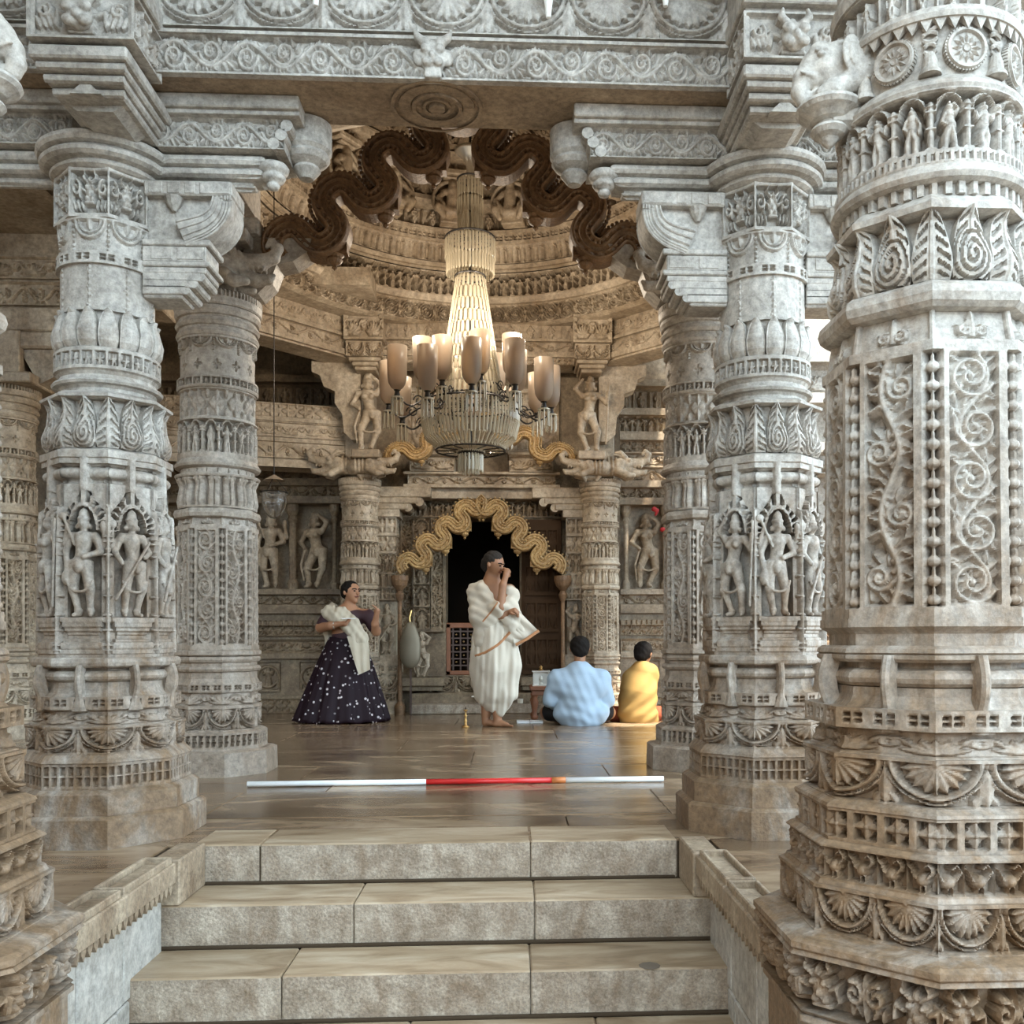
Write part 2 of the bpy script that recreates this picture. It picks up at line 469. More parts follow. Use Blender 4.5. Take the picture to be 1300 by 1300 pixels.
def mk_panel(n, w=1.0, H=4.0, strip=.0, frame=.09, seed=0, ppu=40, dense=False, leafy=0):
    """upright scroll panel: n scrolls over height H, width w; not wrapped"""
    t = Tile(w, H, ppu, wrap=False)
    m = w / 2; st = H / n; q_ = w / .66
    v = np.linspace(0, H, 14 * n)
    t.stroke(np.c_[m + w * (.26 if not leafy else .17) * np.sin(v / st * PI), v], (.06 if leafy else .045) * q_, .95)
    rr = random.Random(seed + 3)
    for k in range(n):
        sg = 1 if k % 2 == 0 else -1
        cy = (k + .5) * st; cx = m - sg * w * (.04 if not leafy else .20)
        R = min(st * .50, w * .40) * (1 if not leafy else .62)
        t.stroke(spiral(cx, cy, R, R * .22, 1.55, (0 if sg > 0 else PI) - .4, cw=-sg), .042 * q_, w2=.036 * q_)
        t.blob(cx, cy, .06 * q_, .07 * q_)
        for j in range(9):
            a = 2 * PI * j / 9 + seed
            t.petal(cx + R * .28 * math.cos(a), cy + R * .28 * math.sin(a), a + .7 * sg, R * .5, .045 * q_, .85)
        for j in range(10):
            a = 2 * PI * j / 10 + .2
            t.petal(cx + R * 1.02 * math.cos(a), cy + R * 1.02 * math.sin(a), a + .8 * sg, .17 * q_, .042 * q_, .9)
        if leafy:
            for j in range(6):
                y = (k + (j + .5) / 6) * st
                t.stroke([(m + sg * .02, y), (m + sg * w * .20, y + .12), (m + sg * w * .40, y + .06 + .1 * (j % 2))], .038 * q_, .92, w2=.02)
        else:
            for s2 in (-1, 1):
                t.petal(m + s2 * w * .44, (k + 1) * st - .05, PI / 2 + s2 * 2.2, .3 * q_, .06 * q_, .85); t.petal(m + s2 * w * .44, (k + 1) * st + .05, -PI / 2 - s2 * 2.2, .3 * q_, .06 * q_, .85)
    if dense: t.fatten(3, .82)
    t.rect(0, frame, 0, H).rect(w - frame, w, 0, H).rect(0, w, 0, frame).rect(0, w, H - frame, H)
    return t

def mk_lotus(H=.62, rim=.44, up=False, holes=True):
    t = Tile(1, H)
    cy = H - .05
    n = 9
    for k in range(n):
        a = -PI * (k + .5) / n
        t.petal(.5, cy - .02, a, rim * .86, .085, .9)
    t.blob(.5, cy, .10, .08, 1)
    t.ring(.5, cy, rim, .035, 1, 'low'); t.ring(.5, cy, rim + .065, .02, .85, 'low')
    t.petal(0, .02, PI / 2, H * .8, .09, .95); t.petal(.12, .02, PI / 2 + .5, H * .3, .06, .8); t.petal(.88, .02, PI / 2 - .5, H * .3, .06, .8)
    t.rect(0, 1, H - .05, H); t.rect(0, 1, 0, .035)
    if up: t.a = t.a[::-1].copy()
    return t
TL['lotus'] = mk_lotus()
TL['lattice'] = Tile(1, 1, 40)
_t = TL['lattice']; _t.rect(0, .13, 0, 1).rect(.87, 1, 0, 1).rect(0, 1, 0, .13).rect(0, 1, .87, 1)
for _k in range(4): _t.petal(.5, .5, PI / 2 * _k, .46, .16, .95)
for _k in range(4): _t.petal(.5, .5, PI / 2 * _k + PI / 4, .36, .06, .7)
_t.blob(.5, .5, .12, .12)
TL['plus'] = Tile(1, .42, 48, base=1.0)
_t = TL['plus']
for _x in (.20, .56):
    for _y in (.11, .24):
        _t.rect(_x, _x + .24, _y, _y + .075, 0, 'set')
TL['slots'] = Tile(1, 1.6, 32, base=1.0)
_t = TL['slots']
for _y in (.22, .86):
    _t.rect(.25, .75, _y, _y + .5, 0, 'set'); _t.rect(.4, .85, _y + .34, _y + .5, 0, 'set')
TL['bead'] = Tile(1, 1, 32, base=0.0)
TL['bead'].blob(.5, .5, .46, .5, 1, flat=.1)
TL['teeth'] = Tile(1, 1, 24, base=0.0)
TL['teeth'].rect(.2, .8, 0, 1)
TL['roundel'] = Tile(1, .95)
_t = TL['roundel']
_t.ring(.5, .475, .40, .045).ring(.5, .475, .27, .04, .9)
_t.stroke(spiral(.5, .475, .17, .03, 1.2, 0), .04)
_t.petal(0, .475, PI / 2, .4, .08, .8); _t.petal(0, .475, -PI / 2, .4, .08, .8)
_t.frame(.05)
TL['tongue'] = Tile(1, 1.5, 40)
_t = TL['tongue']; _t.stroke([(.5, .15), (.5, 1.25)], .42, flat=.2); _t.a = _t.a * (1 - .35 * (np.abs(_t.X - .5) < .05)); _t.rect(0, 1, 1.36, 1.5); _t.rect(0, 1, 0, .1)
for _k in range(3): _t.blob(.17 + .33 * _k, 1.25, .13, .1)
TL['swag'] = Tile(1, .8, 60, base=.45)
_t = TL['swag']
_t.ring(.5, .72, .40, .05, 1, 'low'); _t.ring(.5, .72, .30, .035, .85, 'low')
_t.petal(.5, .78, -PI / 2, .3, .10, .95); _t.rect(0, 1, .7, .8)
for _k in range(6): _t.blob(0, .06 + .11 * _k, .05, .05, .9)
TL['chain'] = Tile(1, 1, 60, base=.5)
for _k in range(8): TL['chain'].blob(.0, .06 + .125 * _k, .045, .06, 1)
for _k in range(5): TL['chain'].blob(.06 if _k % 2 else -.06, .1 + .2 * _k, .03, .03, .9)
TL['squares'] = Tile(1, 1, 40)
_t = TL['squares']; _t.rect(0, 1, 0, .14).rect(0, 1, .86, 1).rect(.0, .12, 0, 1).rect(.88, 1, 0, 1)
_t.blob(.5, .66, .14, .16).stroke([(.5, .6), (.42, .2)], .11).stroke([(.5, .6), (.68, .22)], .08).stroke([(.25, .45), (.75, .5)], .06)

def fig(t, cx, y0, h, sway=0.0, arms=0, mir=1, fat=1.0):
    """small carved figure standing at cx,y0"""
    def S(p, w, hh=.95): t.stroke([(cx + mir * a * h, y0 + b * h) for a, b in p], w * 1.35 * h * fat, hh, flat=.3)
    S([(.0 + sway * .5, .50), (.10, .27), (.09 + sway, .02)], .055)
    S([(.0 + sway * .5, .50), (-.09, .27), (-.07 - sway, .02)], .055)
    S([(.09 + sway, .02), (.16 + sway, .01)], .03); S([(-.07 - sway, .02), (-.14 - sway, .01)], .03)
    S([(.02 + sway * .5, .50), (-.01, .58), (.0, .73)], .085)
    t.blob(cx + mir * sway * .3 * h, y0 + .50 * h, .11 * h * fat, .07 * h)
    t.blob(cx, y0 + .70 * h, .13 * h * fat, .06 * h)
    t.blob(cx, y0 + .86 * h, .085 * h * fat, .09 * h, 1); t.blob(cx, y0 + .96 * h, .06 * h, .06 * h, .9)
    if arms == 0:
        S([(.12, .71), (.19, .56), (.10, .48)], .035); S([(-.12, .71), (-.2, .58), (-.17, .42)], .035)
    elif arms == 1:
        S([(.12, .71), (.2, .80), (.10, .92)], .035); S([(-.12, .71), (-.2, .56), (-.08, .50)], .035)
    else:
        S([(.12, .71), (.22, .62), (.26, .76)], .035); S([(-.12, .71), (-.22, .62), (-.26, .74)], .035); S([(.2, .1), (.0, .22), (-.2, .12)], .02, .7)

def mk_figs(n=3, H=1.55, W=None, arch=True, seed=1, pil=.13):
    t = Tile(n, H, 56)
    r = random.Random(seed)
    for k in range(n):
        fig(t, k + .5, .12, H * .74, r.uniform(-.05, .05), r.randrange(3), r.choice((-1, 1)), 1.5)
        if arch:
            t.ring(k + .5, H * .68, .36, .05, .9, 'up')
            t.stroke([(k + .18, H * .86), (k + .5, H * .98), (k + .82, H * .86)], .04, .8)
        t.stroke([(k, .1), (k, H * .78)], pil * .8, .95, flat=.5)
        for q in (.14, H * .4, H * .66, H * .74): t.stroke([(k - pil, q), (k + pil, q)], .05, 1)
    return t.rect(0, n, 0, .1).rect(0, n, H - .07, H)
TL['figs'] = mk_figs(4, 1.5, seed=3)
TL['figs_small'] = mk_figs(3, 1.45, seed=5)

def mk_dance(n=4, H=1.15, seed=4):
    t = Tile(n, H, 48); r = random.Random(seed)
    for k in range(n):
        fig(t, k + .5, .1, H * .78, r.uniform(-.12, .12), r.randrange(3), r.choice((-1, 1)), 1.25)
        t.stroke([(k, .15), (k + r.uniform(-.1, .1), H * .8)], .07, .7)
    return t.frame(.06)
TL['dance'] = mk_dance()
TL['shell'] = Tile(1, .8, 56)
_t = TL['shell']
for _k in range(7):
    _a = PI * (_k + .5) / 7; _t.petal(.5, .16, _a, .42, .085, .9)
_t.blob(.5, .18, .1, .08); _t.stroke(spiral(.03, .42, .16, .03, 1.2, 0), .05); _t.stroke(spiral(.97, .42, .16, .03, 1.2, PI, cw=-1), .05); _t.frame(.07)
TL['diamond'] = Tile(1, .6, 40)
for _k in range(4): TL['diamond'].petal(.5, .3, PI / 2 * _k, .42 if _k % 2 == 0 else .26, .12, 1)
TL['diamond'].blob(0, .12, .1, .08).blob(0, .48, .1, .08).frame(.05)

def face(t, cx, cy, s):
    """horned lion mask"""
    t.blob(cx, cy - .05 * s, .26 * s, .30 * s, .8)
    for q in (-1, 1):
        t.blob(cx + q * .14 * s, cy + .08 * s, .11 * s, .09 * s, 1.0)
        t.stroke([(cx + q * .10 * s, cy + .2 * s), (cx + q * .28 * s, cy + .3 * s), (cx + q * .22 * s, cy + .48 * s)], .07 * s, .95, w2=.03 * s)
        t.stroke([(cx + q * .25 * s, cy - .02 * s), (cx + q * .42 * s, cy + .05 * s), (cx + q * .45 * s, cy - .18 * s)], .06 * s, .9)
        t.blob(cx + q * .12 * s, cy - .22 * s, .12 * s, .10 * s, .95)
    t.blob(cx, cy - .1 * s, .10 * s, .12 * s, 1); t.blob(cx, cy + .26 * s, .09 * s, .12 * s, .95)
    t.stroke([(cx - .2 * s, cy - .33 * s), (cx + .2 * s, cy - .33 * s)], .06 * s, .85)
TL['mask'] = Tile(2, 1.0, 56)
_t = TL['mask']
face(_t, .5, .5, .95)
for _q in (-1, 1):
    _t.stroke(spiral(1.5 + _q * .22, .55, .2, .04, 1.3, PI / 2 - _q * .4, cw=_q), .06)
    _t.petal(1.5 + _q * .1, .15, PI / 2 - _q * .5, .4, .09, .8); _t.petal(1.5 + _q * .3, .12, PI / 2 - _q * .2, .3, .08, .8)
_t.petal(1.5, .1, PI / 2, .8, .1, 1).frame(.06)
TL['pierced'] = Tile(1, .72, 64)
_t = TL['pierced']
face(_t, .5, .40, .55)
for _q in (-1, 1):
    _t.stroke(spiral(.5 + _q * .34, .42, .12, .03, 1.1, PI / 2, cw=_q), .035)
    for _j in range(3): _t.petal(.5 + _q * (.16 + .1 * _j), .1, PI / 2 - _q * .3, .2, .045, .85)
_t.rect(0, .04, 0, .72).rect(.96, 1, 0, .72).rect(0, 1, .66, .72).rect(0, 1, 0, .06)
TL['swan'] = Tile(1, .9, 64)
_t = TL['swan']
_t.blob(.45, .36, .26, .18, 1, .2); _t.stroke([(.62, .42), (.82, .62), (.68, .80), (.52, .70)], .065, .95, w2=.045); _t.stroke([(.2, .42), (.08, .62), (.0, .70)], .07, .85, w2=.03)
_t.stroke([(.4, .2), (.4, .05)], .04, .8); _t.stroke([(.55, .2), (.58, .05)], .04, .8)
_t.stroke([(.95, .0), (.95, .9)], .035, .7); _t.stroke([(.0, .5), (1, .5)], .02, .5); _t.frame(.07)
TL['flower4'] = Tile(1, 1, 40, base=.6)
for _k in range(4): TL['flower4'].petal(.5, .5, PI / 2 * _k, .28, .09, .0)
_t = TL['flower4']
for _k in range(4):
    _a = PI / 2 * _k; _t.blob(.5 + .12 * math.cos(_a), .5 + .12 * math.sin(_a), .12 if _k % 2 == 0 else .05, .05 if _k % 2 == 0 else .12, 1.0, 0, sub=True)

# ------------------------------------------------------------------ carved bands of columns and rings
def resample(prof, res):
    P = np.asarray(prof, float); out = [P[0]]
    for a, b in zip(P[:-1], P[1:]):
        n = max(1, int(math.ceil(np.linalg.norm(b - a) / res)))
        for k in range(1, n + 1): out.append(a + (b - a) * k / n)
    return np.array(out)

def section(sides, R, res, rot=0.0, edge=None):
    """points, outward normals and running u (0..1 per face for polygons, 0..1 round for circles)"""
    if sides == 0:
        n = max(16, int(2 * PI * R / res))
        th = np.arange(n) / n * 2 * PI + rot
        P = np.c_[np.cos(th), np.sin(th)]
        return P, P.copy(), np.arange(n) / n, np.zeros(n, int)
    P, N, U, F = [], [], [], []
    side = 2 * R * math.sin(PI / sides)
    n = max(2, int(math.ceil(side / res)))
    for f in range(sides):
        a0 = rot + (f - .5) * 2 * PI / sides; a1 = a0 + 2 * PI / sides
        p0 = np.array([math.cos(a0), math.sin(a0)]); p1 = np.array([math.cos(a1), math.sin(a1)])
        am = (a0 + a1) / 2
        for k in range(n):
            t = k / n
            P.append(p0 + (p1 - p0) * t); U.append(t); F.append(f)
            if k == 0:
                N.append((math.cos(a0) / math.cos(PI / sides), math.sin(a0) / math.cos(PI / sides)))
            else: N.append((math.cos(am), math.sin(am)))
    return np.array(P), np.array(N), np.array(U), np.array(F)

def band_mesh(name, prof, sides=0, tile=None, rep=1.0, depth=.012, res=.006, rot=0.0, uoff=0.0, cap=True, tilev=None, relief_in=False, rfun=None):
    """surface of revolution (circle or polygon with circumradius R) with carved relief.
    prof: [(z, R)] ; tile spans the profile's run (or the z-range tilev); rep: repeats round (circle) or per face"""
    if isinstance(tile, str): tile = TL[tile]
    P = resample(prof, res) if tile is not None else np.asarray(prof, float)
    if tile is None and sides == 0: pass
    R0 = max(p[1] for p in prof)
    pts, nor, U, F = section(sides, R0, res if (tile is not None or sides == 0) else R0 * 3, rot)
    if tile is None and sides == 0:
        pts, nor, U, F = section(0, R0, max(res, .012), rot)
    m, n = len(P), len(pts)
    V = np.zeros((m, n, 3))
    V[:, :, :2] = P[:, 1][:, None, None] * pts[None]
    V[:, :, 2] = P[:, 0][:, None]
    if tile is not None:
        if tilev is None:
            s = np.r_[0, np.cumsum(np.linalg.norm(np.diff(P, axis=0), axis=1))]; v = s / s[-1]
            if P[0, 0] > P[-1, 0]: v = 1 - v
            inside = np.ones(m, bool)
        else:
            v = (P[:, 0] - tilev[0]) / (tilev[1] - tilev[0]); inside = (v >= 0) & (v <= 1)
        vv, uu = np.meshgrid(v, U * rep + uoff, indexing='ij')
        if isinstance(tile, (list, tuple)):
            h = np.zeros(uu.shape)
            for q, tq in enumerate(tile):
                ms = (F % len(tile)) == q
                h[:, ms] = tq.sample(uu[:, ms], vv[:, ms])
        else: h = tile.sample(uu, vv)
        off = depth * (h if relief_in else h - 1)
        off[~inside] = 0
        V[:, :, :2] += off[:, :, None] * nor[None]
    mb = MB()
    if cap:
        lo = V[:1].copy(); hi = V[-1:].copy(); lo[:, :, :2] *= .45; hi[:, :, :2] *= .45
        V = np.concatenate([lo, V, hi])
    if P[0, 0] > P[-1, 0]: V = V[::-1]
    mb.grid(V, wrap=True)
    return mb.mesh(name)

def band(name, parent, mat, prof, **kw):
    return put(name, band_mesh(name, prof, **kw), mat, parent)

def carved_box(name, parent, mat, x0, x1, y0, y1, z0, z1, tile=None, rep=1, depth=.012, res=.006, faces='f', reps=None, bev=.004, M=None):
    """block whose front (-y), sides (l/r), back or underside carry relief sunk into the face"""
    if isinstance(tile, str): tile = TL[tile]
    mb = MB()
    def plate(o, du, dv, lu, lv, nrm, rp, t):
        nu, nv = max(1, int(math.ceil(lu / res))), max(1, int(math.ceil(lv / res)))
        u, v = np.meshgrid(np.linspace(0, 1, nu + 1), np.linspace(0, 1, nv + 1))
        P = np.array(o)[None, None] + u[..., None] * np.array(du) * lu + v[..., None] * np.array(dv) * lv
        h = t.sample(u * rp, v) - 1
        h[0, :] = 0; h[-1, :] = 0; h[:, 0] = 0; h[:, -1] = 0
        P = P + (h * depth)[..., None] * np.array(nrm)
        mb.grid(P)
    def flat(o, du, dv, lu, lv):
        o = np.array(o, float); du = np.array(du, float) * lu; dv = np.array(dv, float) * lv
        mb.add([o, o + du, o + du + dv, o + dv], [(0, 1, 2, 3)])
    lx, ly, lz = x1 - x0, y1 - y0, z1 - z0
    S = {'f': ((x0, y0, z0), (1, 0, 0), (0, 0, 1), lx, lz, (0, -1, 0)), 'k': ((x1, y1, z0), (-1, 0, 0), (0, 0, 1), lx, lz, (0, 1, 0)),
         'l': ((x0, y1, z0), (0, -1, 0), (0, 0, 1), ly, lz, (-1, 0, 0)), 'r': ((x1, y0, z0), (0, 1, 0), (0, 0, 1), ly, lz, (1, 0, 0)),
         'd': ((x0, y1, z0), (1, 0, 0), (0, -1, 0), lx, ly, (0, 0, -1)), 'u': ((x0, y0, z1), (1, 0, 0), (0, 1, 0), lx, ly, (0, 0, 1))}
    for k, (o, du, dv, lu, lv, nr) in S.items():
        if tile is not None and k in faces:
            rp = rep if k in 'fkdu' else max(1, round(rep * lu / lx)) if reps is None else reps
            plate(o, du, dv, lu, lv, nr, rp, tile)
        else: flat(o, du, dv, lu, lv)
    me = mb.mesh(name)
    if M is not None: me.transform(M)
    return put(name, me, mat, parent)

# ------------------------------------------------------------------ solid sculpting: smooth unions of round shapes, meshed with surface nets
class Sculpt:
    def __init__(s, res): s.res = res; s.pr = []
    def cap(s, a, b, ra, rb=None, k=None): s.pr.append(('cap', np.array(a, float), np.array(b, float), ra, ra if rb is None else rb, s.res * 2.2 if k is None else k)); return s
    def chain(s, pts, rs, k=None):
        rs = rs if hasattr(rs, '__len__') else [rs] * len(pts)
        for i in range(len(pts) - 1): s.cap(pts[i], pts[i + 1], rs[i], rs[i + 1], k)
        return s
    def ell(s, c, r, rot=None, k=None): s.pr.append(('ell', np.array(c, float), np.array(r, float), rot, None, s.res * 2.2 if k is None else k)); return s
    def box(s, c, h, rd=.005, rot=None, k=0): s.pr.append(('box', np.array(c, float), np.array(h, float), rot, rd, k)); return s
    def cut(s, c, r, rot=None): s.pr.append(('cut', np.array(c, float), np.array(r, float), rot, None, 0)); return s
    def mesh(s, name, fn=None, smooth=True):
        lo = np.full(3, 1e9); hi = -lo; bb = []
        for p in s.pr:
            if p[0] == 'cap': r = max(p[3], p[4]); a = np.minimum(p[1], p[2]) - r; b = np.maximum(p[1], p[2]) + r
            else:
                r = p[2] if p[3] is None else np.full(3, np.linalg.norm(p[2]) if p[0] == 'box' else p[2].max()); a, b = p[1] - r, p[1] + r
            bb.append((a, b))
            if p[0] != 'cut': lo = np.minimum(lo, a); hi = np.maximum(hi, b)
        h = s.res; pad = 3 * h + .35 * max(p[5] for p in s.pr); lo = lo - pad; hi = hi + pad
        n = np.ceil((hi - lo) / h).astype(int) + 1
        D = np.full(n, 1.0, np.float32)
        ax = [lo[i] + np.arange(n[i]) * h for i in range(3)]
        for p, (a, b) in zip(s.pr, bb):
            k = p[5]; mg = 3 * h + k
            i0 = np.maximum(0, np.floor((a - mg - lo) / h).astype(int)); i1 = np.minimum(n, np.ceil((b + mg - lo) / h).astype(int) + 1)
            if (i1 <= i0).any(): continue
            sl = tuple(slice(i0[i], i1[i]) for i in range(3))
            X, Y, Z = np.meshgrid(ax[0][sl[0]], ax[1][sl[1]], ax[2][sl[2]], indexing='ij', sparse=True)
            if p[0] == 'cap':
                A, B = p[1], p[2]; ab = B - A; L = ab @ ab + 1e-12
                t = np.clip(((X - A[0]) * ab[0] + (Y - A[1]) * ab[1] + (Z - A[2]) * ab[2]) / L, 0, 1)
                d = np.sqrt((X - A[0] - t * ab[0]) ** 2 + (Y - A[1] - t * ab[1]) ** 2 + (Z - A[2] - t * ab[2]) ** 2) - (p[3] + (p[4] - p[3]) * t)
            else:
                x, y, z = X - p[1][0], Y - p[1][1], Z - p[1][2]
                if p[3] is not None:
                    R = np.array(Euler(p[3]).to_matrix()).T
                    x, y, z = R[0, 0] * x + R[0, 1] * y + R[0, 2] * z, R[1, 0] * x + R[1, 1] * y + R[1, 2] * z, R[2, 0] * x + R[2, 1] * y + R[2, 2] * z
                if p[0] in ('ell', 'cut'):
                    r = p[2]
                    q = np.sqrt((x / r[0]) ** 2 + (y / r[1]) ** 2 + (z / r[2]) ** 2); g = np.sqrt((x / r[0] ** 2) ** 2 + (y / r[1] ** 2) ** 2 + (z / r[2] ** 2) ** 2)
                    d = q * (q - 1) / (g + 1e-9)
                    d = np.where(q < 1e-3, -r.min(), d)
                else:
                    hx, rd = p[2] - p[4], p[4]
                    qx, qy, qz = np.abs(x) - hx[0], np.abs(y) - hx[1], np.abs(z) - hx[2]
                    d = np.sqrt(np.maximum(qx, 0) ** 2 + np.maximum(qy, 0) ** 2 + np.maximum(qz, 0) ** 2) + np.minimum(np.maximum(np.maximum(qx, qy), qz), 0) - rd
            cur = D[sl]
            if p[0] == 'cut': D[sl] = np.maximum(cur, -d)
            elif k > 0:
                hh = np.clip(.5 + .5 * (cur - d) / k, 0, 1)
                D[sl] = cur * (1 - hh) + d * hh - k * hh * (1 - hh)
            else: D[sl] = np.minimum(cur, d)
        if fn is not None:
            X, Y, Z = np.meshgrid(*ax, indexing='ij', sparse=True)
            D = fn(D, X, Y, Z).astype(np.float32)
        return mesh_np(name, *surface_nets(D, lo, h), smooth=smooth)

def surface_nets(D, lo, h):
    s = D < 0
    nx, ny, nz = D.shape
    c = np.zeros((nx - 1, ny - 1, nz - 1), np.int8)
    for i in (0, 1):
        for j in (0, 1):
            for k in (0, 1): c += s[i:nx - 1 + i, j:ny - 1 + j, k:nz - 1 + k]
    act = (c > 0) & (c < 8)
    I = np.argwhere(act)
    idx = np.full(act.shape, -1, np.int64); idx[act] = np.arange(len(I))
    off = np.array([(i, j, k) for i in (0, 1) for j in (0, 1) for k in (0, 1)])
    val = np.stack([D[I[:, 0] + o[0], I[:, 1] + o[1], I[:, 2] + o[2]] for o in off], 1)
    acc = np.zeros((len(I), 3)); cnt = np.zeros(len(I))
    for a in range(8):
        for b in range(a + 1, 8):
            if np.abs(off[a] - off[b]).sum() != 1: continue
            va, vb = val[:, a], val[:, b]; q = (va < 0) != (vb < 0)
            t = np.where(q, va / np.where(q, va - vb, 1), 0)
            acc += np.where(q[:, None], off[a] + (off[b] - off[a]) * t[:, None], 0); cnt += q
    V = lo + (I + acc / np.maximum(cnt, 1)[:, None]) * h
    Q = []
    for ax in range(3):
        u, v = [(1, 2), (2, 0), (0, 1)][ax]
        s0 = [slice(None)] * 3; s1 = [slice(None)] * 3
        s0[ax] = slice(0, -1); s1[ax] = slice(1, None)
        for q in (u, v): s0[q] = slice(1, -1); s1[q] = slice(1, -1)
        A, B = s[tuple(s0)], s[tuple(s1)]
        E = np.argwhere(A != B)
        if not len(E): continue
        inside = A[tuple(E.T)]
        base = E.copy(); base[:, u] += 1; base[:, v] += 1
        def cell(du, dv):
            p = base.copy(); p[:, u] += du; p[:, v] += dv; return idx[p[:, 0], p[:, 1], p[:, 2]]
        q = np.stack([cell(-1, -1), cell(0, -1), cell(0, 0), cell(-1, 0)], 1)
        q[~inside] = q[~inside][:, ::-1]
        Q.append(q)
    return V, np.concatenate(Q)
# ------------------------------------------------------------------ carved pieces shared by the columns
def leaf_mesh(name, prof, half, tip=.35, bulge=.012, carve=0.0, nt=17, ns=26, curl=.0, scroll=False):
    """upright leaf wrapped on a column: prof = [(z, r)] from foot to tip, half = half angle at its widest"""
    P = np.asarray(prof, float); s = np.linspace(0, 1, ns); t = np.linspace(-1, 1, nt)
    q = np.linspace(0, 1, len(P)); z = np.interp(s, q, P[:, 0]); r = np.interp(s, q, P[:, 1])
    w = half * np.where(s < 1 - tip, .98 + .10 * np.sin(s / (1 - tip) * PI), np.maximum(.02, np.clip(1 - ((s - 1 + tip) / tip) ** 1.4, 0, 1) ** .62 * .98))
    S, T = np.meshgrid(s, t, indexing='ij')
    rr = r[:, None] + bulge * (1 - T ** 2) + curl * (S ** 4)
    if carve:
        vein = (np.abs(T) < .10)
        ph = (S * 6.5 + np.abs(T) * 1.2)
        slit = ((ph % 1) < .42) & (np.abs(T) > .22) & (np.abs(T) < .84) & (S > .06) & (S < .93)
        rr = rr - carve * slit + .3 * carve * vein
        if scroll:
            d = np.hypot((S - .38) * 2.2, T)
            rr = np.where((S < .66) & (np.abs(T) < .9), r[:, None] + bulge * (1 - T ** 2) - carve * (((d * 3.3 - np.arctan2(T, S - .38) / 6.28) % 1) < .42), rr)
    else:
        rr = rr + .004 * (np.abs(T) > .78) * (S < .96)
    th = w[:, None] * T
    rr[:, 0] -= .035; rr[:, -1] -= .035; rr[-1, :] -= .012
    V = np.stack([rr * np.sin(th), -rr * np.cos(th), np.repeat(z[:, None], nt, 1)], -1)
    mb = MB(); mb.grid(V)
    return mb.mesh(name)

def strap_mesh(name, z0, z1, R, w0=.075, w1=.03):
    """stalk that ties the round mouldings, flaring at its foot"""
    zz = np.linspace(z0, z1, 14); q = (zz - z0) / (z1 - z0)
    w = w1 / 2 + (w0 - w1) / 2 * np.clip(1 - q / .42, 0, 1) ** 1.6
    r = R + .016 * np.sin(np.clip((q - .3) / .7, 0, 1) * PI)
    t = np.array([-1, -.8, -.3, .3, .8, 1.0])
    bz = np.array([-.035, 0.004, .012, .012, .004, -.035])
    V = np.zeros((14, 6, 3))
    V[:, :, 0] = w[:, None] * t; V[:, :, 1] = -(r[:, None] + bz[None]); V[:, :, 2] = zz[:, None]
    V = np.concatenate([V[:1] * [1, .85, 1], V, V[-1:] * [1, .85, 1]])
    mb = MB(); mb.grid(V); return mb.mesh(name)

def around(name, me, mat, parent, n, a0=0.0, keep=None):
    """copies of one carved piece set round a column; a = 0 faces -y"""
    out = []
    for k in range(n):
        a = a0 + 2 * PI * k / n
        if keep is not None and not keep((a + PI) % (2 * PI) - PI): continue
        out.append(put(name, me, mat, parent, None, (0, 0, a)))
    return out

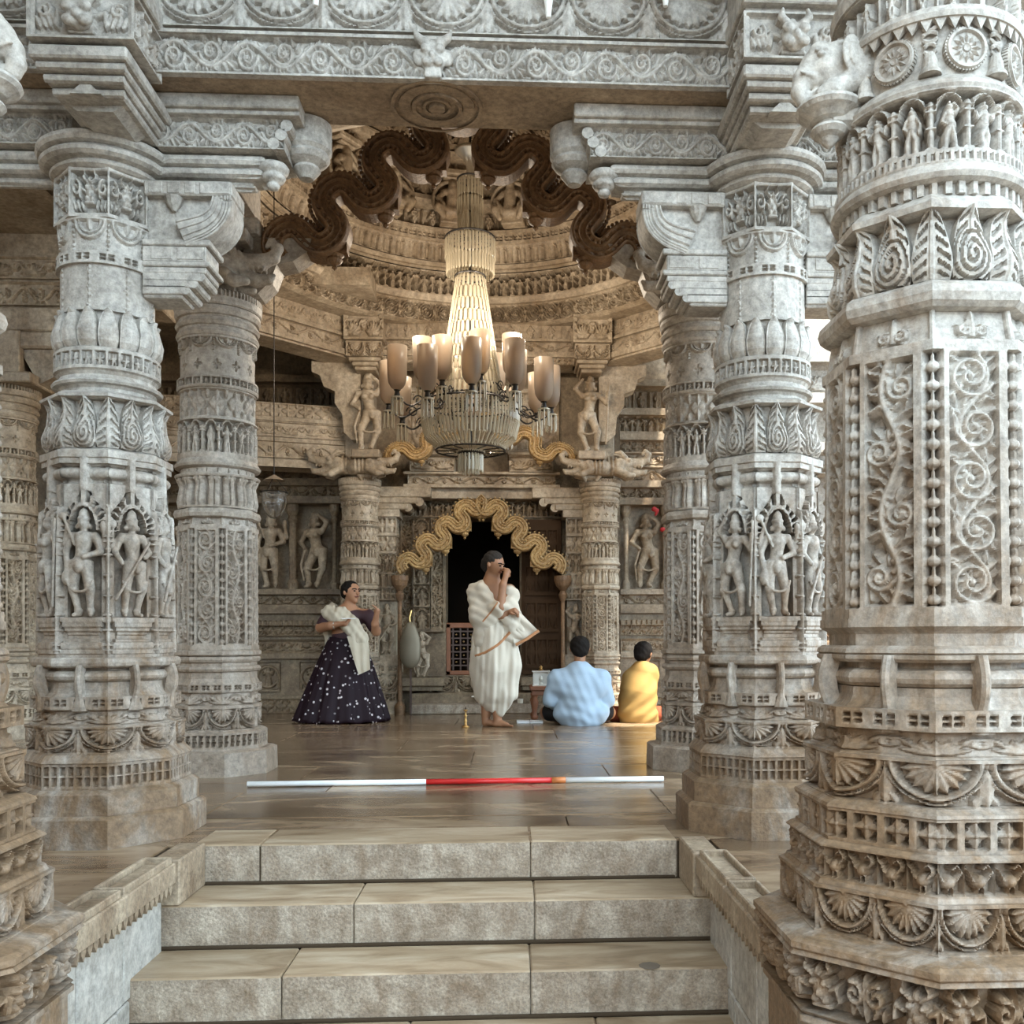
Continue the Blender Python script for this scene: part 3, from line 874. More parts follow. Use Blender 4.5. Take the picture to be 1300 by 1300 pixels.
def deity(name, h, res, var=0, slab=False):
    """standing carved figure, crowned, feet at z=0, facing -y"""
    s = Sculpt(res); k = .022 * h
    def p(x, y, z): return (x * h, y * h, z * h)
    sw = (.03, -.03, .06, -.05)[var % 4]; mir = 1 if var % 2 == 0 else -1
    for q in (-1, 1):
        kn = .02 * q * (1 if var < 2 else 2.2)
        s.chain([p(q * .055 + sw, 0, .47), p(q * .062 + kn + sw * .4, -.025, .26), p(q * .06 - sw * .3, .0, .045)], [.064 * h, .046 * h, .028 * h], k)
        s.cap(p(q * .06 - sw * .3, .005, .03), p(q * .085 - sw * .3, -.06, .018), .026 * h, .018 * h, k)
        s.ell(p(q * .06 - sw * .3, 0, .06), (.04 * h, .04 * h, .016 * h))
    s.ell(p(sw, 0, .475), (.112 * h, .075 * h, .062 * h), None, k)
    s.chain([p(sw, 0, .48), p(sw * .4, 0, .585), p(0, -.005, .70)], [.082 * h, .062 * h, .082 * h], k)
    s.cap(p(-.105, 0, .742), p(.105, 0, .742), .040 * h, None, k)
    if var % 4 >= 2:
        for q in (-1, 1): s.ell(p(q * .045, -.07, .69), (.038 * h,) * 3, None, k * .6)
    s.cap(p(0, 0, .76), p(0, 0, .82), .032 * h, None, k)
    s.ell(p(0, -.005, .862), (.055 * h, .058 * h, .066 * h), None, k * .5)
    s.ell(p(0, -.06, .858), (.012 * h, .014 * h, .018 * h))
    s.ell(p(0, 0, .905), (.066 * h, .066 * h, .018 * h))
    s.chain([p(0, 0, .91), p(0, 0, .955), p(0, 0, .995)], [.052 * h, .045 * h, .016 * h], k * .5)
    for q in (-1, 1): s.ell(p(q * .066, -.005, .832), (.02 * h, .02 * h, .026 * h))
    s.ell(p(0, -.03, .765), (.07 * h, .045 * h, .016 * h))
    s.ell(p(sw, 0, .512), (.118 * h, .082 * h, .02 * h)); s.ell(p(sw, -.075, .46), (.03 * h, .02 * h, .06 * h))
    g = [p(math.sin(a) * .125 + sw * .4, -.05 - .02 * math.cos(a), .34 - .11 * math.cos(a)) for a in np.linspace(-1.5, 1.5, 9)]
    s.chain(g, .014 * h, 0)
    if var == 0:
        s.chain([p(-.11, 0, .74), p(-.17, .0, .60), p(-.13, -.07, .50)], [.036 * h, .03 * h, .024 * h], k)
        s.chain([p(.11, 0, .74), p(.18, 0, .61), p(.10, -.09, .56)], [.036 * h, .03 * h, .024 * h], k)
        s.cap(p(-.2, -.09, .16), p(.14, -.10, .70), .016 * h, .014 * h, 0)
        s.chain([p(-.12, .02, .73), p(-.2, .02, .66), p(-.2, -.01, .80)], [.03 * h, .026 * h, .02 * h], k); s.ell(p(-.2, -.02, .86), (.042 * h, .018 * h, .042 * h))
    elif var == 1:
        s.chain([p(.11, 0, .74), p(.17, 0, .60), p(.03, -.08, .55)], [.036 * h, .03 * h, .024 * h], k)
        s.chain([p(-.11, 0, .74), p(-.18, 0, .61), p(-.15, -.03, .42)], [.036 * h, .03 * h, .024 * h], k); s.ell(p(-.16, -.03, .36), (.045 * h, .04 * h, .07 * h), None, k)
        s.chain([p(-.12, .02, .73), p(-.2, .02, .68), p(-.15, -.03, .84)], [.03 * h, .026 * h, .02 * h], k); s.cap(p(-.2, -.03, .94), p(-.07, -.05, .66), .014 * h, None, 0); s.ell(p(-.2, -.03, .93), (.045 * h, .02 * h, .035 * h))
        s.chain([p(.12, .02, .73), p(.21, .02, .66), p(.2, -.02, .80)], [.03 * h, .026 * h, .02 * h], k); s.ell(p(.2, -.02, .84), (.03 * h, .03 * h, .05 * h))
    elif var == 2:
        s.chain([p(.11, 0, .74), p(.18, .0, .86), p(.04, -.02, .98)], [.036 * h, .03 * h, .022 * h], k)
        s.chain([p(-.11, 0, .74), p(-.19, 0, .60), p(-.10, -.08, .52)], [.036 * h, .03 * h, .024 * h], k)
        s.chain([p(-.1, -.05, .5), p(-.16, -.06, .3), p(-.13, -.03, .1)], [.02 * h, .018 * h, .012 * h], 0)
    else:
        s.chain([p(.11, 0, .74), p(.2, -.02, .64), p(.23, -.05, .78)], [.036 * h, .03 * h, .022 * h], k)
        s.chain([p(-.11, 0, .74), p(-.2, .0, .84), p(-.10, -.03, .95)], [.036 * h, .03 * h, .022 * h], k)
        s.cap(p(.24, -.05, .9), p(.2, -.05, .1), .014 * h, None, 0)
    return s.mesh(name)

ST = {}
for _v in range(4):
    ST['near', _v] = deity('statue', .455, .0044, _v)
    ST['far', _v] = deity('statue', .85, .0105, _v)

# niche face of the porch columns: flame hood, pierced rays, corner colonnettes, stepped pedestal
def mk_niche():
    W, H = 1.0, 3.78
    t = Tile(W, H, 64, wrap=False)
    t.a[:] = .62
    X = np.abs(t.X - .5); Y = t.Y
    # recess behind the statue and arch head
    arch = ((X / .25) ** 2 + ((Y - 2.36) / .46) ** 2) < 1
    hood = (Y > 2.30) & (Y < 3.40) & (X < .045 + .42 * np.clip((3.22 - Y) / .62, 0, 1) ** 1.25) & (X < .47)
    t.a = np.where(hood, .92, t.a)
    ang = np.arctan2(Y - 2.36, t.X - .5); rad = np.hypot((t.X - .5) / .25, (Y - 2.36) / .46)
    slit = hood & (np.abs(((ang / PI * 12) % 1) - .5) < .24) & (rad > 1.25) & (rad < 1.72)
    t.a = np.where(slit, .12, t.a)
    t.a = np.where(hood & (rad > 1.0) & (rad < 1.13), 1.0, t.a)
    t.a = np.where(arch | ((X < .31) & (Y > .70) & (Y <= 2.36)), .0, t.a)
    # stepped pedestal
    for z0, z1, wd, hh in ((.0, .10, .42, .95), (.10, .22, .40, 1.0), (.22, .29, .34, .85), (.29, .36, .29, .7), (.36, .43, .29, .78), (.43, .50, .34, .9), (.50, .60, .38, .98), (.60, .70, .42, 1.0)):
        q = (X < wd) & (Y >= z0) & (Y < z1); t.a = np.where(q, hh, t.a)
    t.a = np.where((X > .42) & (X < .47) & (Y < 2.3), .2, t.a)
    # tubes behind the hood stalks
    q = (Y > 3.36) & (Y < 3.62) & (X > .07); t.a = np.where(q, .45 + .35 * np.sqrt(np.clip(1 - ((Y - 3.49) / .11) ** 2, 0, 1)), t.a)
    q = (Y > 3.30) & (Y < 3.37) & (X > .1); t.a = np.where(q, .35, t.a)
    t.stroke([(.5, 3.2), (.5, 3.78)], .085, 1.0, flat=.8)
    t.rect(0, 1, 3.66, 3.78, .85)
    # corner colonnettes
    for x in (0, 1):
        t.stroke([(x, .0), (x, 2.35)], .09, .98, flat=.5)
        for z in (.06, .16, .45, .74, 1.1, 1.5, 1.9, 2.15, 2.24): t.stroke([(x - .10, z), (x + .10, z)], .035, 1.0)
        t.stroke([(x, 2.3), (x, 2.75)], .12, .95)
        t.blob(x, 2.0, .14, .09, 1)
    return t
TL['niche'] = mk_niche()
def mk_cpanel(kind):
    H = 3.2
    t = Tile(1.0, H, 64, wrap=False)
    inner = mk_panel(5 if kind == 0 else 4, .66, H - .22, frame=.05, seed=kind, ppu=64, dense=True, leafy=kind)
    x0 = int(.17 * t.nx); y0 = int(.11 / H * t.ny)
    a = inner.a
    t.a[y0:y0 + a.shape[0], x0:x0 + a.shape[1]] = np.maximum(t.a[y0:y0 + a.shape[0], x0:x0 + a.shape[1]], a)
    t.rect(.11, .18, 0, H).rect(.82, .89, 0, H).rect(0, 1, 0, .13).rect(0, 1, H - .12, H)
    for x in (0, 1):
        for k in range(13):
            z = .2 + k * .225
            t.stroke([(x - .05, z), (x + .05, z)], .07, .95, flat=.5); t.stroke([(x, z + .03), (x, z + .11)], .07, .85, flat=.5)
    return t
TL['cp0'] = mk_cpanel(0); TL['cp1'] = mk_cpanel(1)
TL['finial'] = Tile(1, .5, 64, wrap=False, base=.35)
_t = TL['finial']
for _c in (.5,):
    for _q in (-1, 1):
        _t.stroke(spiral(_c + _q * .09, .16, .09, .03, 1.1, PI / 2, cw=-_q), .03); _t.petal(_c, .05, PI / 2 + _q * .75, .3, .05, .9)
        _t.petal(_c + _q * .16, .02, PI / 2 + _q * .9, .2, .05, .8)
    _t.petal(_c, .05, PI / 2, .44, .08, 1)
_t.rect(0, .06, 0, .5, .8).rect(.94, 1, 0, .5, .8)

def porch_column(loc, label, group):
    root = thing('porch_column', label, 'column', loc, 0, group)
    m = 'front'; r = .0048
    band('plinth', root, m, [(0, .411), (.118, .411), (.131, .392)], sides=8, rot=PI / 8 * 0)
    band('plinth_step', root, m, [(.131, .38), (.215, .38), (.232, .352)], sides=8)
    band('baluster_band', root, m, [(.232, .345), (.342, .345)], sides=8, tile='slots', rep=8, depth=0.0189, res=r)
    band('ledge', root, m, [(.342, .352), (.352, .345), (.375, .322)], sides=8)
    band('lotus_band', root, m, [(.375, .324), (.488, .324)], sides=8, tile='lotus', rep=1, uoff=.5, depth=0.0297, res=r)
    band('bell_moulding', root, m, [(.488, .305), (.515, .292), (.558, .288)], sides=8, tile='shell', rep=1, uoff=.5, depth=0.0135, res=r)
    band('pierced_band', root, m, [(.558, .303), (.61, .303)], sides=8, tile='plus', rep=3, depth=0.0189, res=.004)
    band('cavetto', root, m, [(.61, .285), (.625, .27), (.645, .262), (.671, .260)], sides=8)
    band('round_moulding', root, m, [(.671, .255), (.674, .272), (.683, .283), (.694, .287), (.706, .283), (.715, .272), (.718, .255)], sides=8)
    band('upper_moulding', root, m, [(.718, .25), (.731, .25), (.731, .288), (.738, .298), (.752, .301), (.766, .298), (.773, .288), (.773, .272), (.789, .272)], sides=8)
    around('strap', strap_mesh('strap', .552, .742, .278), m, root, 8)
    nb = band('niche_drum', root, m, [(.789, .283), (1.612, .273)], sides=8, tile='niche', rep=1, depth=0.0783, res=.0042)
    for q, a in enumerate((-1.5, -1, -.5, 0, .5, 1.0, 1.5, 2.0)):
        A = a * PI / 2; rr = .236
        put('statue', ST['near', (q * 3 + 1) % 4 if q not in (3, 4) else (1, 0)[q - 3]], m, nb, (rr * math.sin(A), -rr * math.cos(A), .942), (0, 0, A), (.9, 1, 1))
    band('slab', root, m, [(1.606, .255), (1.612, .268), (1.642, .268), (1.656, .235)], sides=8)
    lb = band('leaf_drum', root, m, [(1.65, .21), (1.70, .215), (1.78, .198), (1.876, .195)], sides=0)
    l1 = leaf_mesh('leaf', [(1.655, .228), (1.68, .243), (1.715, .247), (1.77, .228), (1.83, .222), (1.872, .240)], PI / 16 * 1.0, .5, .012, .013, 25, 40)
    l2 = leaf_mesh('leaf', [(1.655, .228), (1.68, .243), (1.715, .247), (1.77, .228), (1.83, .222), (1.872, .240)], PI / 16 * 1.0, .5, .012, .013, 25, 40, scroll=True)
    around('leaf', l1, m, lb, 8, PI / 8); around('leaf', l2, m, lb, 8)
    band('octagon_slab', root, m, [(1.862, .24), (1.868, .266), (1.880, .268), (1.897, .232), (1.905, .2)], sides=8)
    band('neck_moulding', root, m, [(1.900, .195), (1.918, .192), (1.930, .200), (1.934, .220), (1.944, .226), (1.952, .220), (1.957, .203), (1.975, .196), (1.989, .205)])
    band('carved_ring', root, m, [(1.989, .205), (1.996, .216), (2.082, .216), (2.090, .206)], tile='squares', rep=26, depth=0.0175, res=.0042, tilev=(1.998, 2.080))
    pb = band('lotus_drum', root, m, [(2.088, .18), (2.15, .182), (2.2, .175), (2.258, .17)])
    pm = leaf_mesh('petal', [(2.090, .196), (2.115, .210), (2.16, .216), (2.20, .205), (2.235, .196), (2.258, .206)], PI / 16 * 1.0, .48, .012)
    around('petal', pm, m, pb, 16)
    band('chained_drum', root, m, [(2.25, .199), (2.444, .199)], tile='chain', rep=8, depth=0.0162, res=r, uoff=.0)
    band('pierced_ring', root, m, [(2.444, .207), (2.496, .207)], tile='plus', rep=13, depth=0.0189, res=.004)
    band('garland_drum', root, m, [(2.496, .200), (2.645, .203)], tile='swag', rep=8, depth=0.0297, res=r, uoff=.5)
    band('mask_block', root, m, [(2.64, .216), (2.852, .216)], sides=8, tile='pierced', rep=1, depth=0.0405, res=.0042)
    return root

def crossform(name, parent, mat, prof, R, arms, hw, n=420):
    """moulded ring whose plan is a circle with straight arms; prof = [(z, offset)]"""
    P = np.asarray(prof, float)
    th = np.linspace(0, 2 * PI, n, endpoint=False)
    # denser near the arms' axes
    th = th + .08 * np.sin(4 * th + PI) * 1.0
    c, s = np.cos(th), np.sin(th)
    V = np.zeros((len(P), n, 3))
    for i, (z, o) in enumerate(P):
        r = np.full(n, R + o)
        for (dx, dy), L in arms.items():
            al = c * dx + s * dy; ac = np.abs(-c * dy + s * dx)
            with np.errstate(divide='ignore'):
                ra = np.where(al > 1e-6, np.minimum((L + o) / np.maximum(al, 1e-6), (hw + o) / np.maximum(ac, 1e-6)), 0)
            r = np.maximum(r, ra)
        V[i, :, 0] = r * c; V[i, :, 1] = r * s; V[i, :, 2] = z
    lo = V[:1].copy(); lo[:, :, :2] *= .3; hi = V[-1:].copy(); hi[:, :, :2] *= .3
    mb = MB(); mb.grid(np.concatenate([lo, V, hi]), wrap=True)
    return mb.build(name, mat, parent)

def porch_capital(root, side, outer):
    """bracket capital under the lintel; side = +1 arm towards the stair axis is +x"""
    m = 'front'
    L = {(side, 0): .70, (-side, 0): .62, (0, 1): .5}
    crossform('capital_moulding', root, m, [(2.848, -.075), (2.858, -.055), (2.866, -.05), (2.872, -.062), (2.880, -.062), (2.884, -.03), (2.895, -.012), (2.910, -.008), (2.922, -.02), (2.928, -.03), (2.934, -.004), (2.948, .006), (2.965, .004), (2.976, -.01), (2.98, -.03)], .283, L, .085)
    cy = 0.0
    for sg, ln in ((side, .80), (-side, .75)):
        x0, x1 = sorted((sg * .10, sg * ln))
        carved_box('scroll_bracket', root, m, x0, x1, -.13, .13, 2.98, 3.112, 'vine', 3, .024, .0042, 'fk')
        xa, xb = sorted((sg * .05, sg * (ln + .075)))
        mb = MB(); mb.box(xa, xb, -.19, .19, 3.128, 3.186, .006); mb.box(xa, xb - .01 * 0, -.165, .165, 3.110, 3.130, .003)
        mb.build('bracket_slab', m, root)
        # curled bracket end: three stacked rolls on the panel's end
        e = MB()
        for zz, xx, rr in ((3.082, ln + .012, .026), (3.042, ln - .012, .026), (3.002, ln - .045, .026)):
            e.tube([(sg * xx, -.135, zz), (sg * xx, .135, zz)], rr, 12)
        e.build('bracket_roll', m, root)
        # hanging lotus bud at the arm's end
        if sg == side:
            b = MB()
            prof = [(.0, 2.845), (.022, 2.850), (.030, 2.866), (.022, 2.878), (.045, 2.884), (.055, 2.900), (.046, 2.914), (.062, 2.92), (.07, 2.94), (.06, 2.955)]
            b.lathe(prof, 20, sg * .73, -.03)
            b.build('lotus_bud', m, root, smooth=True)
            b = MB()
            b.lathe([(0, 2.93), (.03, 2.935), (.05, 2.96), (.062, 2.975), (.055, 2.99), (.09, 3.01), (.105, 3.03), (.098, 3.045), (.112, 3.06), (.112, 3.178), (.05, 3.18)], 24, sg * (ln + .06), .05)
            b.build('rounded_bracket', m, root, smooth=False)
    # block standing out above the column towards the court, stepping back as it comes down
    bx = .13 * side * (1 if side > 0 else .35)
    mb = MB()
    for (z0, z1, hw, yf) in ((3.075, 3.125, .185, -.60), (3.045, 3.075, .165, -.56), (3.012, 3.045, .15, -.53), (2.98, 3.012, .135, -.49)):
        mb.box(bx - hw, bx + hw, yf, 0, z0, z1, .008)
    for z, hw, yf in ((3.06, .166, -.562), (3.028, .151, -.532), (2.996, .136, -.492)):
        mb.tube([(bx - hw, yf, z), (bx + hw, yf, z)], .016, 8)
    mb.build('stepped_bracket', m, root)
    tri = MB(); tri.prism([(bx - .11, 2.982), (bx - .07, 2.955), (bx + .07, 2.955), (bx + .11, 2.982)], -.44, -.2); tri.prism([(bx - .06, 2.975), (bx, 3.03), (bx + .06, 2.975)], -.53, -.46)
    tri.build('bracket_wedge', m, root)
    # small curved corbels below the mouldings
    for sg in ((side, -side) if outer else (side,)):
        co = corbel(root, m); co.rotation_euler = (0, 0, 0 if sg > 0 else PI)

def corbel(parent, m):
    """S-curved ribbed bracket: top block, ribbed ribbon, lower block with stepped rolls"""
    mb = MB()
    mb.prism([(.17, 2.85), (.545, 2.85), (.55, 2.78), (.50, 2.66), (.43, 2.60), (.17, 2.56)], -.055, .055)
    mb.box(.19, .568, -.10, .10, 2.785, 2.85, .006)
    base = np.array([(.53, 2.785), (.532, 2.75), (.52, 2.70), (.49, 2.66), (.45, 2.63), (.40, 2.61), (.36, 2.592)])
    t = np.linspace(0, 1, 26); q = np.linspace(0, 1, len(base))
    bx, bz = np.interp(t, q, base[:, 0]), np.interp(t, q, base[:, 1])
    for _ in range(3):
        bx[1:-1] = (bx[:-2] + bx[1:-1] * 2 + bx[2:]) / 4; bz[1:-1] = (bz[:-2] + bz[1:-1] * 2 + bz[2:]) / 4
    d = np.stack([np.gradient(bx), np.gradient(bz)], 1); d /= np.linalg.norm(d, axis=1, keepdims=True); n = np.c_[-d[:, 1], d[:, 0]]
    wd = .035 + .035 * t + .0 * t
    o1 = np.c_[bx, bz] + n * .032; o2 = (np.c_[bx, bz] - n * (wd * 1.35)[:, None])
    mb.prism(np.vstack([o1, o2[::-1]]), -.095, .095)
    for k in range(6):
        f = -.9 + k * .36
        P = np.c_[bx, bz] + n * np.where(f > 0, -f * wd * 1.35, -f * .032)[:, None]
        for y in (-.097, .097): mb.tube(np.c_[P[:, 0], np.full(26, y), P[:, 1]], .0062, 5)
    for x0, x1, z0, z1, b in ((.18, .475, 2.565, 2.592, .1), (.18, .455, 2.495, 2.566, .092), (.18, .475, 2.474, 2.496, .1), (.18, .455, 2.445, 2.474, .092)):
        mb.box(x0, x1, -b, b, z0, z1, .005)
    for x, z, r in ((.43, 2.432, .02), (.40, 2.402, .02), (.365, 2.374, .02)):
        mb.box(.18, x, -.09, .09, z - r, z + r, .004); mb.tube([(x, -.0885, z), (x, .0885, z)], r * .98, 10)
    mb.box(.18, .35, -.08, .08, 2.342, 2.37, .006)
    for y in (-.1, .1):
        for x0, x1, z0, z1 in ((.21, .27, 2.792, 2.843), (.29, .345, 2.792, 2.843), (.365, .41, 2.792, 2.843), (.43, .56, 2.792, 2.843)):
            mb.box(x0, x1, y - .004, y + .004, z0, z1, .003)
        for x0, x1 in ((.22, .31), (.33, .445)): mb.box(x0, x1, y * .92 - .004, y * .92 + .004, 2.505, 2.56, .003)
        mb.tube([(.31, y * .7, 2.785), (.31, y * .7, 2.755), (.31, y * .7, 2.725)], [.042, .03, .01], 10)
    return mb.build('corbel', m, parent)

# ------------------------------------------------------------------ tall court column with elephant bracket
def court_column(loc, label, group, side):
    root = thing('court_column', label, 'column', loc, 0, group)
    m = 'front'; r = .0042
    band('plinth_wall', root, m, [(-.80, .44), (-.12, .44), (-.115, .455), (-.10, .455)], sides=8)
    band('mask_cornice', root, m, [(-.10, .440), (-.085, .458), (-.05, .470), (.0, .478), (.058, .482), (.068, .474), (.075, .482), (.090, .482), (.098, .466), (.106, .41)], sides=8, tile='mask', rep=1.5, depth=0.0607, res=.005, tilev=(-.095, .062))
    band('lotus_band', root, m, [(.105, .409), (.225, .409)], sides=8, tile='lotus', rep=2, depth=0.0351, res=r)
    band('swan_band', root, m, [(.225, .395), (.235, .388), (.322, .388), (.332, .372)], sides=8, tile='swan', rep=4, depth=0.0378, res=r, tilev=(.236, .320))
    band('lattice_band', root, m, [(.332, .362), (.417, .362)], sides=8, tile='lattice', rep=3.5, depth=0.0378, res=r, uoff=.25)
    band('ledge', root, m, [(.417, .366), (.425, .362), (.434, .342)], sides=8)
    band('fan_band', root, m, [(.432, .34), (.553, .34)], sides=8, tile='lotus', rep=1, uoff=.5, depth=0.0324, res=r)
    band('bell_moulding', root, m, [(.553, .322), (.58, .308), (.62, .304)], sides=8, tile='shell', rep=1, uoff=.5, depth=0.0108, res=r)
    band('pierced_band', root, m, [(.62, .334), (.671, .334)], sides=8, tile='plus', rep=3, depth=0.0243, res=.004)
    band('cavetto', root, m, [(.671, .30), (.685, .284), (.70, .276), (.722, .274)], sides=8)
    band('round_moulding', root, m, [(.722, .262), (.725, .276), (.734, .287), (.746, .291), (.758, .287), (.766, .276), (.77, .262)], sides=8)
    band('upper_moulding', root, m, [(.77, .255), (.786, .255), (.786, .288), (.794, .300), (.803, .301), (.806, .294), (.810, .301), (.820, .298), (.828, .285), (.828, .266), (.861, .266)], sides=8)
    around('strap', strap_mesh('strap', .612, .805, .284), m, root, 8)
    band('flared_foot', root, m, [(.858, .266), (.864, .272), (.876, .291), (.898, .291)], sides=8)
    band('scroll_shaft', root, m, [(.898, .287), (1.585, .282)], sides=8, tile=[TL['cp0'], TL['cp1']], rep=1, depth=0.0459, res=r)
    band('finial_band', root, m, [(1.585, .277), (1.61, .272), (1.667, .262)], sides=8, tile='finial', rep=1, depth=0.0270, res=r)
    band('round_ring', root, m, [(1.664, .25), (1.668, .274), (1.680, .288), (1.70, .294), (1.72, .288), (1.733, .272), (1.738, .24)], sides=8)
    lb = band('leaf_drum', root, m, [(1.736, .215), (1.78, .215), (1.85, .198), (1.92, .195)])
    P = [(1.74, .238), (1.765, .25), (1.80, .252), (1.845, .236), (1.89, .230), (1.924, .25)]
    around('leaf', leaf_mesh('leaf', P, PI / 16 * 1.0, .5, .012, .014, 29, 48), m, lb, 8, PI / 8); around('leaf', leaf_mesh('leaf', P, PI / 16 * 1.0, .5, .012, .014, 29, 48, scroll=True), m, lb, 8)
    band('octagon_slab', root, m, [(1.912, .24), (1.916, .268), (1.932, .270), (1.95, .25), (1.962, .235)], sides=8)
    band('bead_ring', root, m, [(1.96, .234), (1.992, .234)], tile='teeth', rep=44, depth=0.0162, res=.004)
    band('torus', root, m, [(1.99, .236), (1.996, .250), (2.008, .257), (2.020, .252), (2.032, .244), (2.04, .246)])
    band('tooth_ring', root, m, [(2.036, .246), (2.062, .246)], tile='teeth', rep=84, depth=0.0108, res=.004)
    band('figure_frieze', root, m, [(2.06, .240), (2.225, .240)], tile='figs', rep=4, depth=0.0486, res=.0036)
    band('disc', root, m, [(2.222, .238), (2.234, .243), (2.244, .240), (2.264, .222)])
    dr = band('medallion_drum', root, m, [(2.262, .214), (2.41, .214)])
    md = MB(); md.lathe([(0, .012), (.008, .014), (.0105, .010), (.012, .012), (.040, .010), (.044, .018), (.050, .018), (.052, .010), (.052, -.015)], 30)
    for k in range(12):
        a = 2 * PI * k / 12; c, s = math.cos(a), math.sin(a)
        md.add([(c * .012, s * .012, .012), (c * .024 - s * .0055, s * .024 + c * .0055, .0125), (c * .038, s * .038, .011), (c * .024 + s * .0055, s * .024 - c * .0055, .0125), (c * .024, s * .024, .020)], None, [(0, 3, 4), (3, 2, 4), (2, 1, 4), (1, 0, 4)])
    for k in range(40):
        a = 2 * PI * k / 40; md.box(-.003, .003, -.003, .003, -.008, .006, M=Matrix.Rotation(a, 4, 'Z') @ Matrix.Translation((.0525, 0, .005)))
    mm = md.mesh('medallion'); mm.transform(Matrix.Translation((0, -.214, 2.328)) @ Matrix.Rotation(PI / 2, 4, 'X'))
    around('medallion', mm, m, dr, 8)
    bl = MB()
    for z, w_ in ((2.395, .016), (2.365, .018), (2.335, .014)): bl.tube([(w_ * math.cos(a), -.222, z + .013 * math.sin(a)) for a in np.linspace(0, 2 * PI, 12, endpoint=False)], .006, 6, True)
    bl.lathe([(.0, 2.325), (.012, 2.322), (.018, 2.305), (.020, 2.285), (.028, 2.272), (.028, 2.266), (0, 2.266)], 14, 0, -.222)
    around('bell_chain', bl.mesh('bell_chain'), m, dr, 8, PI / 8)
    # scalloped fringe of little pointed drops
    fr = MB()
    for k in range(44):
        a = 2 * PI * k / 44; M_ = Matrix.Rotation(a, 4, 'Z')
        V = np.array([(-.016, -.238, 2.405), (.016, -.238, 2.405), (0, -.236, 2.372), (-.016, -.21, 2.405), (.016, -.21, 2.405)])
        V = V @ np.array(M_.to_3x3()).T
        fr.add(V, None, [(0, 2, 1), (0, 3, 2), (1, 2, 4)])
    fr.build('fringe', m, root)
    band('fringe_rim', root, m, [(2.40, .215), (2.402, .243), (2.414, .247), (2.424, .243)])
    band('top_frieze', root, m, [(2.424, .243), (2.53, .243)], tile='dance', rep=5, depth=0.0351, res=.0045)
    band('upper_shaft', root, m, [(2.53, .25), (2.56, .255), (2.60, .235), (6.4, .235)])
    elephant_bracket(root, m, side)
    return root

_EB = {}
def elephant_bracket(parent, m, side):
    """elephant bust on a lotus console; side = direction (x) it looks to"""
    if 'e' not in _EB:
        s = Sculpt(.0036)
        # looks towards -x ; console top at z=0
        s.ell((0, 0, .098), (.062, .050, .060), None, .02); s.ell((-.028, .016, .135), (.030, .024, .026), None, .015); s.ell((-.028, -.016, .135), (.030, .024, .026), None, .015)
        s.chain([(-.045, 0, .105), (-.070, 0, .070), (-.080, 0, .035), (-.070, 0, .012), (-.048, -.004, .012), (-.036, -.006, .03)], [.034, .026, .021, .018, .015, .011], .012)
        s.ell((-.035, 0, .058), (.032, .026, .016), None, .01)
        for q in (-1, 1):
            s.cap((-.045, q * .024, .065), (-.085, q * .034, .070), .008, .004, .004)
            s.ell((.048, q * .056, .108), (.040, .011, .052), (0, 0, -q * .45), .003); s.ell((.052, q * .066, .106), (.026, .006, .036), (0, 0, -q * .45), 0)
            s.ell((-.034, q * .044, .114), (.011, .008, .008), None, .001); s.cap((-.046, q * .040, .126), (-.022, q * .046, .127), .005, .004, .002)
            s.chain([(.06, q * .035, .05), (.0, q * .038, .022), (-.030, q * .034, .014)], [.032, .026, .018], .014)
        s.ell((.105, 0, .085), (.085, .062, .075), None, .03); s.cap((.1, 0, .08), (.19, 0, .08), .07, .07, .02)
        s.ell((.03, 0, .152), (.04, .04, .016), None, .01)
        s.chain([(.068 + .0 * a, .058 * math.cos(a), .09 + .065 * math.sin(a)) for a in np.linspace(-1, 4.2, 14)], .0075, .002)
        _EB['e'] = s.mesh('elephant')
        b = MB(); b.lathe([(0, .0), (.072, .0), (.084, -.006), (.088, -.016), (.080, -.026), (.062, -.036), (.050, -.046), (.034, -.052), (.030, -.058), (.046, -.064), (.050, -.072), (.040, -.084), (.026, -.092), (.018, -.104), (.010, -.112), (0, -.118)], 28)
        b.tube([(.0, 0, -.03), (.2, 0, -.03)], .045, 10)
        _EB['c'] = b.mesh('console')
    rz = 0 if side < 0 else PI
    M_ = (side * .285, -.03, 2.285)
    e = put('elephant', _EB['e'], m, parent, M_, rz); c = put('console', _EB['c'], m, parent, M_, rz)
    return e

